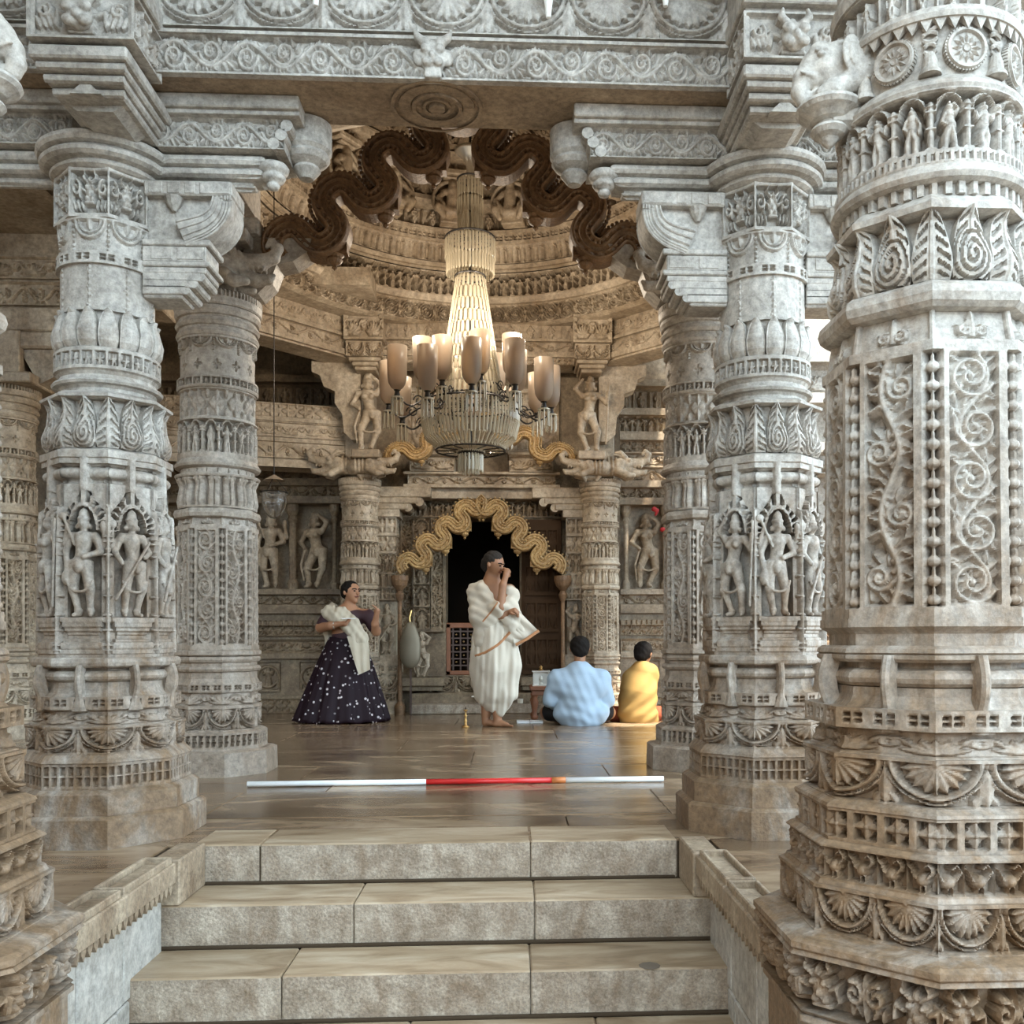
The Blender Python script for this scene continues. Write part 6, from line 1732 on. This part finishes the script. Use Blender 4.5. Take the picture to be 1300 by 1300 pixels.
# long pale padded case leaning beside the arch, behind the woman
pc = thing('hanging_gong', 'pale teardrop-shaped metal gong leaning in shadow behind the woman', 'gong', (-1.10, 10.56, .62), 0)
s = Sculpt(.008); s.ell((0, 0, .14), (.115, .045, .22), None, .02); s.ell((0, 0, .02), (.10, .045, .12), None, .05); s.ell((0, 0, .30), (.06, .03, .12), None, .05)
put('gong_body', s.mesh('gong_body'), plain('pale_metal', (.22, .185, .13), .5, .3), pc)
m = MB(); m.tube([(0, 0, .38), (-.01, 0, .46), (.01, .02, .54)], .010, 6); m.build('strap', 'brass', pc)
m = MB(); m.box(-.01, .01, .03, .05, -.62, .3); m.build('prop', 'bars', pc)
# red cloth strips and flowers on the right wall statues
MT['redcloth'] = plain('red_cloth', (.40, .018, .02), .7)
for x, z, lab in ((1.70, 2.36, 'red cloth strip over a wall statue near the yellow shawl'), (2.02, 2.42, 'red cloth knot hung beside the wall statue pillar'), (1.80, 2.12, 'red cloth end lying lower across the wall statue')):
    o = thing('red_cloth', lab, 'cloth', (x, 11.02, z)); s = Sculpt(.012); s.ell((0, 0, 0), (.035, .025, .03), None, .02); s.ell((.03, 0, -.04), (.018, .015, .05), (0, .5, 0), .02); put('cloth', s.mesh('cloth'), 'redcloth', o)
lamp_ = thing('clay_lamp', 'small clay lamp on the statue wall ledge behind the yellow shawl', 'lamp', (1.92, 10.98, 1.44)); m = MB(); m.lathe([(0, 0), (.03, 0), (.04, .03), (.03, .045), (0, .05)], 12); m.build('lamp_body', bpy.data.materials['pole_white'], lamp_); m = MB(); m.lathe([(.01, .05), (.014, .08), (0, .12)], 8); m.build('wick_cup', bpy.data.materials['pole_orange'], lamp_)
# ------------------------------------------------------------------ people
MT['skin'] = plain('brown_skin', (.30, .145, .075), .5, 0, .15, 14)
MT['skin2'] = plain('light_brown_skin', (.36, .18, .10), .5, 0, .15, 14)
MT['hair'] = plain('black_hair', (.010, .008, .007), .75, 0, .4, 60)
MT['greyhair'] = plain('greying_hair', (.028, .024, .021), .75, 0, .8, 90)
def cloth_mat(name, col, col2=None, fine=90, rough=.8):
    m = bpy.data.materials.new(name); m.use_nodes = True; nt = m.node_tree; L = nt.links; b = nt.nodes['Principled BSDF']
    tc = _n(nt, 'ShaderNodeTexCoord'); n = _n(nt, 'ShaderNodeTexNoise'); n.inputs['Scale'].default_value = 9; n.inputs['Detail'].default_value = 5; L.new(tc.outputs['Object'], n.inputs['Vector'])
    mx = _n(nt, 'ShaderNodeMix', data_type='RGBA'); mx.inputs[6].default_value = rgb(col); mx.inputs[7].default_value = rgb(col2 or [c * .86 for c in col]); L.new(n.outputs['Fac'], mx.inputs['Factor']); L.new(mx.outputs[2], b.inputs['Base Color'])
    wv = _n(nt, 'ShaderNodeTexNoise'); wv.inputs['Scale'].default_value = fine; L.new(tc.outputs['Object'], wv.inputs['Vector'])
    bp = _n(nt, 'ShaderNodeBump'); bp.inputs['Strength'].default_value = .25; bp.inputs['Distance'].default_value = .004; L.new(wv.outputs['Fac'], bp.inputs['Height']); L.new(bp.outputs['Normal'], b.inputs['Normal'])
    b.inputs['Roughness'].default_value = rough; b.inputs['Specular IOR Level'].default_value = .15
    return m
MT['white_cotton'] = cloth_mat('white_cotton', (.64, .59, .50), (.52, .47, .39))
MT['blue_shirt'] = cloth_mat('light_blue_shirt', (.36, .46, .56), (.29, .38, .49))
MT['yellow_shawl'] = cloth_mat('mustard_shawl', (.38, .24, .085), (.29, .17, .055))
MT['black_cloth'] = cloth_mat('black_trousers', (.018, .017, .018))
MT['rust_cloth'] = cloth_mat('rust_cloth', (.30, .07, .035))
MT['border'] = plain('brown_border', (.42, .20, .09), .7)
MT['dupatta'] = cloth_mat('white_lace', (.60, .55, .45), (.44, .39, .30), 160)
def sequin_mat():
    m = bpy.data.materials.new('sequinned_black'); m.use_nodes = True; nt = m.node_tree; L = nt.links; b = nt.nodes['Principled BSDF']
    tc = _n(nt, 'ShaderNodeTexCoord'); v = _n(nt, 'ShaderNodeTexVoronoi'); v.inputs['Scale'].default_value = 19; L.new(tc.outputs['Object'], v.inputs['Vector'])
    r = _n(nt, 'ShaderNodeMapRange'); r.inputs['From Min'].default_value = .20; r.inputs['From Max'].default_value = .26; r.inputs['To Min'].default_value = 1; r.inputs['To Max'].default_value = 0; L.new(v.outputs['Distance'], r.inputs['Value'])
    n = _n(nt, 'ShaderNodeTexNoise'); n.inputs['Scale'].default_value = 5; L.new(tc.outputs['Object'], n.inputs['Vector'])
    r2 = _n(nt, 'ShaderNodeMapRange'); r2.inputs['From Min'].default_value = .38; r2.inputs['From Max'].default_value = .56; L.new(n.outputs['Fac'], r2.inputs['Value'])
    mu = _n(nt, 'ShaderNodeMath', operation='MULTIPLY'); L.new(r.outputs['Result'], mu.inputs[0]); L.new(r2.outputs['Result'], mu.inputs[1])
    mx = _n(nt, 'ShaderNodeMix', data_type='RGBA'); mx.inputs[6].default_value = (.012, .004, .008, 1); mx.inputs[7].default_value = (.66, .60, .62, 1); L.new(mu.outputs[0], mx.inputs['Factor']); L.new(mx.outputs[2], b.inputs['Base Color'])
    b.inputs['Roughness'].default_value = .6; b.inputs['Specular IOR Level'].default_value = .2
    return m
MT['sequin'] = sequin_mat()

class Fig:
    """joint positions from heights and sideways offsets in metres; x right, y away, z up"""
    def __init__(s, cx, base, px): s.cx, s.base, s.px = cx, base, px
    def __call__(s, x, y, dep=0.0): return ((x - s.cx) / s.px, dep, (s.base - y) / s.px)

def head(s, c, r, look, nod=0.0):
    """skull, jaw, nose, brow, ears; look = heading in the xy plane (0 = +x)"""
    c = np.array(c, float); f = np.array([math.cos(look) * math.cos(nod), math.sin(look) * math.cos(nod), -math.sin(nod)]); sd = np.array([-math.sin(look), math.cos(look), 0]); u = np.cross(f, sd); u = u if u[2] > 0 else -u
    s.ell(c + u * .12 * r, (r * .84, r * .84, r * .92), None, .01); s.ell(c + f * .22 * r - u * .35 * r, (r * .60, r * .60, r * .72), None, .02)
    s.cap(c + f * .72 * r + u * .1 * r, c + f * .98 * r - u * .16 * r, r * .11, r * .16, .012)
    s.ell(c + f * .72 * r - u * .48 * r, (r * .24, r * .24, r * .12), None, .012); s.ell(c + f * .55 * r - u * .86 * r, (r * .28,) * 3, None, .02)
    for q in (-1, 1):
        s.ell(c + sd * q * .86 * r - f * .05 * r - u * .1 * r, (r * .14, r * .14, r * .24), None, .008); s.cap(c + f * .72 * r + sd * q * .12 * r + u * .27 * r, c + f * .60 * r + sd * q * .50 * r + u * .25 * r, r * .10, None, .012); s.cut(c + f * .86 * r + sd * q * .30 * r + u * .08 * r, (r * .13, r * .13, r * .075))
    return f, sd, u
def face_parts(parent, c, r, f, sd, u, lip=(.20, .07, .05)):
    """eyes, brows and lips set into the face"""
    c = np.array(c, float)
    for q in (-1, 1):
        s = Sculpt(.0028); s.ell((0, 0, 0), (r * .12, r * .12, r * .07)); o = put('eye', s.mesh('eye'), MT['hair'], parent, tuple(c + f * .80 * r + sd * q * .31 * r + u * .09 * r))
        s = Sculpt(.003); s.chain([f * .86 * r + sd * q * .12 * r + u * .27 * r, f * .80 * r + sd * q * .34 * r + u * .32 * r, f * .68 * r + sd * q * .52 * r + u * .26 * r], r * .055, 0); put('eyebrow', s.mesh('eyebrow'), MT['hair'], parent, tuple(c))
    s = Sculpt(.003); s.chain([f * .80 * r - sd * .2 * r - u * .47 * r, f * .93 * r - u * .46 * r, f * .80 * r + sd * .2 * r - u * .47 * r], r * .075, 0); put('lips', s.mesh('lips'), bpy.data.materials.get('lip_brown') or plain('lip_brown', lip, .5), parent, tuple(c))
def strands(D, X, Y, Z): return D + .0022 * np.sin(150 * X + 60 * Z) * np.sin(140 * Y + 40 * Z) + .0016 * np.sin(90 * Z + 70 * X)
def hand(s, w, d, palm, curl=.5, size=.175, thumb=1, up=(0, 0, 1)):
    """wrist w, direction d, palm normal; four fingers and a thumb"""
    w = np.array(w, float); d = np.array(d, float); d /= np.linalg.norm(d); n = np.array(palm, float); n -= d * (n @ d); n /= np.linalg.norm(n); a = np.cross(d, n)
    s.cap(w, w + d * size * .42, .022, .030, .012)
    for q in (-1, 1): s.cap(w + d * size * .2 + a * q * .014, w + d * size * .45 + a * q * .024, .018, .016, .01)
    for k, (o, l) in enumerate(((-.030, .40), (-.010, .46), (.010, .44), (.029, .34))):
        p0 = w + d * size * .46 + a * o; dd = d * math.cos(curl) + n * math.sin(curl); p1 = p0 + dd * size * l * .5; d2 = d * math.cos(curl * 2) + n * math.sin(curl * 2); p2 = p1 + d2 * size * l * .5
        s.chain([p0, p1, p2], [.0095, .009, .0075], .004)
    t0 = w + d * size * .16 + a * thumb * -.022; t1 = t0 + (d * .55 + a * thumb * -.6 + n * .4) * size * .26; s.chain([t0, t1, t1 + (d * .9 + n * .3) * size * .2], [.012, .0105, .008], .008)

# --- standing man in white dhoti
F = Fig(627, 922, 131.3)
man = thing('person', 'man in white wrap and dhoti, hand to his face, standing before the shrine', 'person', (-.155, 9.14, 0))
s = Sculpt(.0085)
hc = F(628, 717, -.02)
f, sd, u = head(s, hc, .108, math.radians(-28), .35)
s.cap(F(622, 738, .0), F(625, 726, -.01), .055, .055, .02)
s.chain([F(626, 745, 0), F(626, 775, 0), F(628, 808, 0)], [.10, .12, .12], .05); s.cap(F(606, 748, .03), F(647, 750, -.03), .062, .062, .04)
s.chain([F(649, 751, -.03), F(636, 772, -.20), F(639, 745, -.19), F(643, 733, -.16)], [.05, .042, .034, .026], .02); hand(s, F(642, 735, -.165), (.25, .35, .75), (-.5, .6, -.2), .9, .17)
s.chain([F(606, 750, .03), F(612, 785, -.06), F(640, 783, -.17), F(645, 778, -.18)], [.05, .042, .034, .026], .02); hand(s, F(645, 778, -.18), (.9, -.3, .15), (0, .2, -1), .9, .17)
for a, b, c, t in ((F(618, 812, .05), F(616, 862, .03), F(617, 906, .05), F(621, 920, -.02)), (F(638, 812, -.03), F(640, 862, -.06), F(632, 906, -.02), F(640, 918, -.09))):
    s.chain([a, b, c], [.095, .065, .042], .03); s.cap(c, (c[0], c[1], .03), .042, .04, .02)
    for k in range(5):
        e = (c[0] + .135 + .01 * (k < 2) - .012 * k, c[1] - .13 + .022 * k + .0, .013 - .001 * k); s.cap((c[0] + .03, c[1] - .03 + .008 * k, .032), (c[0] + .095, c[1] - .085 + .018 * k, .02), .03, .017, .012); s.cap((c[0] + .095, c[1] - .085 + .018 * k, .018), e, .014, .010, .004)
put('body', s.mesh('body'), 'skin', man); face_parts(man, hc, .108, f, sd, u)
s = Sculpt(.0075); hcv = np.array(hc)
s.ell(hcv + u * .03 - f * .022, (.098, .098, .098), None, .01); s.ell(hcv - f * .06 - u * .02, (.075, .078, .085), None, .02)
s.cut(hcv + f * .135 - u * .035, (.095, .095, .105)); put('hair', s.mesh('hair', strands), 'greyhair', man)
def folds(D, X, Y, Z, a=.006, kx=38, kz=22, ky=26, wz=3.0):
    return D + a * np.sin(kx * X + ky * Y + kz * Z + 2.2 * np.sin(wz * Z * 2 + X * 5)) + a * .6 * np.sin(kx * 1.7 * X - kz * .8 * Z + 1.0)
s = Sculpt(.008)
s.chain([F(616, 752, .01), F(620, 785, .0), F(628, 815, 0)], [.115, .155, .165], .06); s.cap(F(605, 751, .04), F(646, 753, -.03), .075, .068, .05)
s.chain([F(604, 752, .02), F(608, 780, -.05), F(625, 786, -.12)], [.078, .078, .062], .05); s.chain([F(651, 756, -.05), F(645, 770, -.13), F(634, 772, -.19)], [.075, .07, .06], .04)
s.chain([F(645, 752, -.06), F(655, 785, -.11), F(662, 806, -.11)], [.06, .06, .05], .04)
s.chain([F(612, 748, -.06), F(630, 775, -.15), F(652, 796, -.16)], [.05, .055, .04], .03)
s.cap(F(618, 812, -.04), F(648, 806, -.08), .12, .10, .05)
wr_ = put('wrap', s.mesh('wrap', lambda D, X, Y, Z: folds(D, X, Y, Z, .0042, 34, 58, 24)), 'white_cotton', man)
s = Sculpt(.008)
s.chain([F(628, 800, 0), F(626, 835, -.01), F(625, 868, -.01), F(626, 892, -.0)], [.165, .175, .14, .085], .06); s.chain([F(640, 805, -.04), F(647, 845, -.05), F(644, 880, -.05), F(635, 903, -.03)], [.11, .115, .09, .055], .05)
s.chain([F(612, 812, .02), F(612, 850, .02), F(616, 882, .02), F(619, 894, .03)], [.10, .108, .09, .055], .05)
s.chain([F(628, 808, -.10), F(629, 850, -.11), F(628, 880, -.07)], [.10, .10, .07], .06)
dh_ = put('dhoti', s.mesh('dhoti', lambda D, X, Y, Z: folds(D, X, Y, Z, .0055, 64, 8, 40, 1.6)), 'white_cotton', man)
def sheet(name, P, mat, parent, thick=.008, nu=14, nv=18, wob=.012):
    """thin hanging cloth between two edge polylines, with real thickness"""
    A, B = (np.array(q, float) for q in P); t = np.linspace(0, 1, nv)
    ia = np.stack([np.interp(t, np.linspace(0, 1, len(A)), A[:, i]) for i in range(3)], 1); ib = np.stack([np.interp(t, np.linspace(0, 1, len(B)), B[:, i]) for i in range(3)], 1)
    v = np.linspace(0, 1, nu)[None, :, None]; S = ia[:, None] * (1 - v) + ib[:, None] * v
    S[:, :, 1] += wob * np.sin(t[:, None] * 5 + v[0, :, 0][None] * 13)
    K = S.copy(); K[:, :, 1] += thick
    mb = MB(); mb.grid(S); mb.grid(K); mb.grid(np.stack([S[:, 0], K[:, 0]], 1)); mb.grid(np.stack([S[:, -1], K[:, -1]], 1)); mb.grid(np.stack([S[0], K[0]], 0)); mb.grid(np.stack([S[-1], K[-1]], 0))
    return mb.build(name, mat, parent, True)
sheet('hanging_cloth', ([F(655, 772, -.16), F(668, 786, -.15), F(685, 803, -.12)], [F(650, 790, -.17), F(651, 806, -.17), F(654, 823, -.15)]), 'white_cotton', man)
from mathutils.bvhtree import BVHTree
def _bvh(me): return BVHTree.FromPolygons([v.co[:] for v in me.vertices], [p_.vertices[:] for p_ in me.polygons])
BV = [_bvh(wr_.data), _bvh(dh_.data)]
def stripe(pts, r, name='border_stripe', snap=True):
    """woven border lying on the cloth"""
    t = np.linspace(0, 1, 30); P = np.array(pts, float); q = np.linspace(0, 1, len(P)); P = np.stack([np.interp(t, q, P[:, i]) for i in range(3)], 1)
    for _ in range(4): P[1:-1] = (P[:-2] + 2 * P[1:-1] + P[2:]) / 4
    if snap:
        for i in range(len(P)):
            ys = [h_[0].y for h_ in (b_.ray_cast(Vector((P[i, 0], -1.0, P[i, 2])), Vector((0, 1, 0))) for b_ in BV) if h_[0] is not None]
            if ys: P[i, 1] = min(ys)
        for _ in range(2): P[1:-1, 1] = (P[:-2, 1] + 2 * P[1:-1, 1] + P[2:, 1]) / 4
    d = np.gradient(P[:, [0, 2]], axis=0); d /= np.linalg.norm(d, axis=1, keepdims=True); n = np.c_[-d[:, 1], d[:, 0]]
    G = np.zeros((len(P), 4, 3))
    for j, (u_, y_) in enumerate(((-1, .006), (-.9, -.006), (.9, -.006), (1, .006))): G[:, j, 0] = P[:, 0] + n[:, 0] * r * u_; G[:, j, 2] = P[:, 2] + n[:, 1] * r * u_; G[:, j, 1] = P[:, 1] + y_
    m = MB(); m.grid(G); return m.build(name, 'border', man, True)
stripe([F(655, 819, -.165), F(670, 811, -.16), F(684, 801, -.135)], .014, snap=False)
stripe([F(604, 833, -.17), F(618, 828, -.215), F(634, 818, -.245), F(648, 803, -.21)], .013)
stripe([F(633, 766, -.235), F(626, 776, -.215), F(614, 790, -.19)], .008)

# --- woman in black sequinned skirt
F = Fig(437, 917, 120.5)
wo = thing('person', 'woman in sequinned black skirt with white lace shawl, holding a phone', 'person', (-1.705, 9.82, 0))
s = Sculpt(.0085)
hc = F(447, 757, -.02); f, sd, u = head(s, hc, .102, math.radians(-38), .02)
s.cap(F(444, 776, .0), F(446, 764, -.01), .05, .05, .02); s.chain([F(442, 785, 0), F(440, 805, 0), F(438, 840, 0)], [.12, .13, .15], .05); s.cap(F(422, 783, .02), F(466, 785, -.02), .06, .06, .04)
s.chain([F(419, 786, .0), F(410, 801, -.04), F(426, 799, -.20), F(436, 797, -.24)], [.058, .050, .040, .028], .02); hand(s, F(436, 797, -.24), (.9, -.25, .05), (0, 0, 1), .5, .16)
s.chain([F(468, 788, -.02), F(478, 806, -.06), F(478, 797, -.14), F(480, 788, -.17)], [.054, .046, .036, .028], .02); hand(s, F(480, 789, -.17), (.15, -.1, .9), (-1, -.2, 0), .6, .16)
s.chain([F(438, 840, 0), F(438, 880, 0), F(437, 912, 0)], [.12, .09, .05], .03)
put('body', s.mesh('body'), 'skin2', wo); face_parts(wo, hc, .102, f, sd, u, (.3, .06, .05))
s = Sculpt(.0075); hcv = np.array(hc); s.ell(hcv + u * .022 - f * .02, (.096, .096, .096), None, .01); s.ell(hcv - f * .09 - u * .02, (.05, .05, .05), None, .02); s.cut(hcv + f * .12 - u * .03, (.088, .088, .092)); put('hair', s.mesh('hair', strands), 'hair', wo)
s = Sculpt(.0075); s.chain([F(443, 790, 0), F(440, 812, 0)], [.135, .145], .05); s.cap(F(421, 785, .02), F(467, 787, -.02), .072, .072, .04); s.chain([F(419, 786, .0), F(413, 797, -.025)], [.075, .07], .02); s.chain([F(468, 788, -.02), F(475, 800, -.045)], [.07, .064], .02)
put('blouse', s.mesh('blouse'), plain('maroon_blouse', (.035, .010, .016), .7), wo)
ns, nz_ = 120, 26
zz = np.linspace(0, 1, nz_); th = np.linspace(0, 2 * PI, ns, endpoint=False)
R = .165 + (.475 - .165) * zz ** .85
V = np.zeros((nz_, ns, 3)); fl_ = 1 + .055 * zz[:, None] * np.sin(13 * th)[None] + .03 * zz[:, None] * np.sin(29 * th + 1)[None]
V[:, :, 0] = F(440, 0)[0] * (1 - zz[:, None]) + F(435, 0)[0] * zz[:, None] + R[:, None] * np.cos(th) * fl_; V[:, :, 1] = R[:, None] * .82 * np.sin(th) * fl_; V[:, :, 2] = .86 * (1 - zz[:, None]) + .008 + .012 * zz[:, None] * np.sin(13 * th)[None]
V = np.concatenate([V, V[-1:] * [.9, .9, 1]]); mb = MB(); mb.grid(V, wrap=True); mb.build('skirt', 'sequin', wo, True)
s = Sculpt(.008)
s.chain([F(423, 776, .06), F(421, 783, -.04), F(432, 790, -.13), F(446, 800, -.175), F(458, 815, -.18)], [.05, .075, .065, .06, .055], .04); s.chain([F(436, 782, -.10), F(452, 796, -.16), F(463, 815, -.17), F(467, 832, -.19)], [.06, .06, .055, .045], .04); s.chain([F(420, 780, .08), F(418, 800, .12), F(420, 840, .16)], [.06, .07, .07], .04)
put('shawl', s.mesh('shawl', lambda D, X, Y, Z: folds(D, X, Y, Z, .005, 60, 40, 20)), 'dupatta', wo)
sheet('shawl_end', ([F(446, 812, -.24), F(453, 835, -.27), F(462, 858, -.33)], [F(468, 810, -.20), F(473, 830, -.24), F(475, 852, -.30)]), 'dupatta', wo, .01, 10, 16, .012)
ph_ = thing('phone', 'flat pale phone held in the woman\'s hand', 'phone', (-1.705 + F(446, 0)[0] + .03, 9.82 - .335, F(0, 793)[2] + .014), .2); m = MB(); m.box(-.07, .07, -.035, .035, 0, .009, .003); m.build('phone_body', bpy.data.materials['pole_white'], ph_)
m = MB(); m.tube([(F(430, 0)[0] + .034 * 0, -.215 + .034 * math.cos(a), F(0, 798.5)[2] + .036 * math.sin(a)) for a in np.linspace(0, 2 * PI, 16, endpoint=False)], .008, 6, True); m.build('bangle', 'silver', wo, True)
m = MB(); m.tube([(F(445, 0)[0] + .07 * math.cos(a), -.055 + .055 * math.sin(a), F(0, 781)[2] + .02 * math.sin(a)) for a in np.linspace(0, 2 * PI, 20, endpoint=False)], .007, 6, True); m.build('necklace', 'brass', wo, True)

# --- seated man in blue shirt, back to us
F = Fig(735, 921, 129.5)
sm = thing('person', 'man in light blue shirt sitting cross-legged with his back turned', 'person', (.68, 9.24, 0))
s = Sculpt(.0085)
hc = F(736, 824, .02); f, sd, u = head(s, hc, .105, math.radians(92), .12)
s.cap(F(735, 850, .0), F(736, 835, .01), .058, .055, .02); s.chain([F(735, 862, 0), F(735, 890, 0), F(736, 910, 0)], [.13, .14, .15], .05); s.cap(F(708, 862, 0), F(762, 862, 0), .07, None, .04)
s.chain([F(706, 864, 0), F(700, 890, .02), F(712, 900, .22)], [.06, .05, .035], .02); hand(s, F(712, 900, .22), (.3, .8, -.2), (0, 0, -1), .3); s.chain([F(764, 864, 0), F(769, 890, .02), F(758, 900, .22)], [.06, .05, .035], .02); hand(s, F(758, 900, .22), (-.3, .8, -.2), (0, 0, -1), .3)
for q in (-1, 1):
    k_ = F(735 + q * 40, 908, .20); s.chain([F(735 + q * 12, 910, .05), k_, F(735 - q * 8, 914, .34)], [.085, .065, .05], .03); fe = F(735 - q * 22, 916, .36); s.cap(F(735 - q * 8, 915, .34), fe, .04, .03, .02)
    for t_ in range(5): s.cap(fe, (fe[0] - q * .05, fe[1] + .02 * (t_ - 2), .02), .014, .01, .006)
put('body', s.mesh('body'), 'skin', sm)
s = Sculpt(.0075); hcv = np.array(hc); s.ell(hcv + u * .022 - f * .014, (.099, .099, .10), None, .01); s.ell(hcv - f * .04 - u * .035, (.078, .07, .06), None, .02); s.cut(hcv + f * .13 - u * .04, (.1, .1, .1)); put('hair', s.mesh('hair', strands), 'hair', sm)
s = Sculpt(.0078)
s.chain([F(735, 858, .0), F(735, 885, -.01), F(737, 907, -.02)], [.145, .175, .19], .06); s.cap(F(707, 861, 0), F(763, 861, 0), .085, None, .06); s.cap(F(716, 872, -.02), F(756, 872, -.02), .13, None, .06); s.cap(F(718, 905, -.02), F(757, 905, -.02), .125, None, .05)
s.chain([F(706, 864, 0), F(699, 889, .01), F(704, 896, .09)], [.085, .078, .06], .03); s.chain([F(764, 864, 0), F(770, 889, .01), F(766, 896, .09)], [.085, .078, .06], .03); s.ell(F(735, 846, -.005), (.085, .085, .035), None, .02)
put('shirt', s.mesh('shirt', lambda D, X, Y, Z: D + .0038 * np.sin(48 * Z + 12 * np.abs(X) + 3 * np.sin(9 * X + 4 * Z)) * np.clip(1.3 - 2 * Z, .15, 1) + .002 * np.sin(70 * X + 30 * Z)), 'blue_shirt', sm)
s = Sculpt(.0078)
for q in (-1, 1): s.chain([F(735 + q * 12, 909, .02), F(735 + q * 36, 907, .18), F(735 - q * 4, 912, .33)], [.095, .08, .06], .03)
put('trousers', s.mesh('trousers'), 'black_cloth', sm)
m = MB(); m.box(-.17, -.02, 9.30 - 9.24, 9.5 - 9.24, 0, .015, .003)
bk_ = thing('prayer_book', 'open pale booklet on the floor beside the seated man', 'book', (.20, 9.50, 0)); m = MB(); m.box(-.13, -.002, -.09, .09, 0, .02, .004); m.box(.002, .13, -.09, .09, 0, .02, .004); m.build('pages', bpy.data.materials['pole_white'], bk_)

# --- person in mustard shawl
F = Fig(806, 918, 125)
ys = thing('person', 'person wrapped in a mustard yellow shawl sitting beside the man in blue', 'person', (1.285, 9.50, 0))
s = Sculpt(.0085); hc = F(815, 831, .02); f, sd, u = head(s, hc, .10, math.radians(50), .15); s.cap(F(811, 853, .0), F(814, 841, .01), .055, .05, .02); s.chain([F(808, 865, 0), F(806, 890, 0), F(806, 908, 0)], [.12, .13, .14], .05)
for q in (-1, 1): s.chain([F(806 + q * 8, 910, .05), F(806 + q * 30, 908, .18), F(806 - q * 5, 914, .3)], [.08, .06, .045], .03); s.cap(F(806 - q * 5, 914, .3), F(806 - q * 18, 916, .3), .035, .02, .02)
s.chain([F(798, 862, .05), F(796, 885, .15), F(792, 900, .2)], [.05, .045, .03], .02); hand(s, F(792, 900, .2), (-.5, .5, -.3), (0, 0, -1), .4); s.chain([F(822, 862, .05), F(824, 885, .15), F(818, 900, .24)], [.05, .045, .03], .02); hand(s, F(818, 900, .24), (-.2, .8, -.2), (0, 0, -1), .4)
put('body', s.mesh('body'), 'skin', ys)
s = Sculpt(.0075); hcv = np.array(hc); s.ell(hcv + u * .022 - f * .014, (.097, .097, .097), None, .01); s.ell(hcv - f * .04 - u * .035, (.075, .07, .06), None, .02); s.cut(hcv + f * .125 - u * .04, (.095, .095, .1)); put('hair', s.mesh('hair', strands), 'hair', ys)
s = Sculpt(.008); s.chain([F(813, 856, .0), F(808, 880, -.01), F(806, 905, 0)], [.13, .175, .20], .06); s.cap(F(798, 862, .0), F(824, 858, .02), .09, .09, .05); s.chain([F(800, 864, .03), F(795, 888, .06), F(800, 912, .02)], [.08, .085, .06], .04); s.cap(F(795, 913, 0), F(826, 913, .02), .065, None, .04)
put('shawl', s.mesh('shawl', lambda D, X, Y, Z: D + .0055 * np.sin(40 * Z - 34 * X + 3 * np.sin(5 * Z))), 'yellow_shawl', ys)
s = Sculpt(.008); s.chain([F(800, 910, .06), F(779, 909, .12), F(800, 914, .30)], [.085, .075, .06], .03); s.chain([F(812, 910, .06), F(836, 909, .16), F(806, 914, .32)], [.085, .07, .05], .03); put('lower_cloth', s.mesh('lower_cloth'), 'rust_cloth', ys)
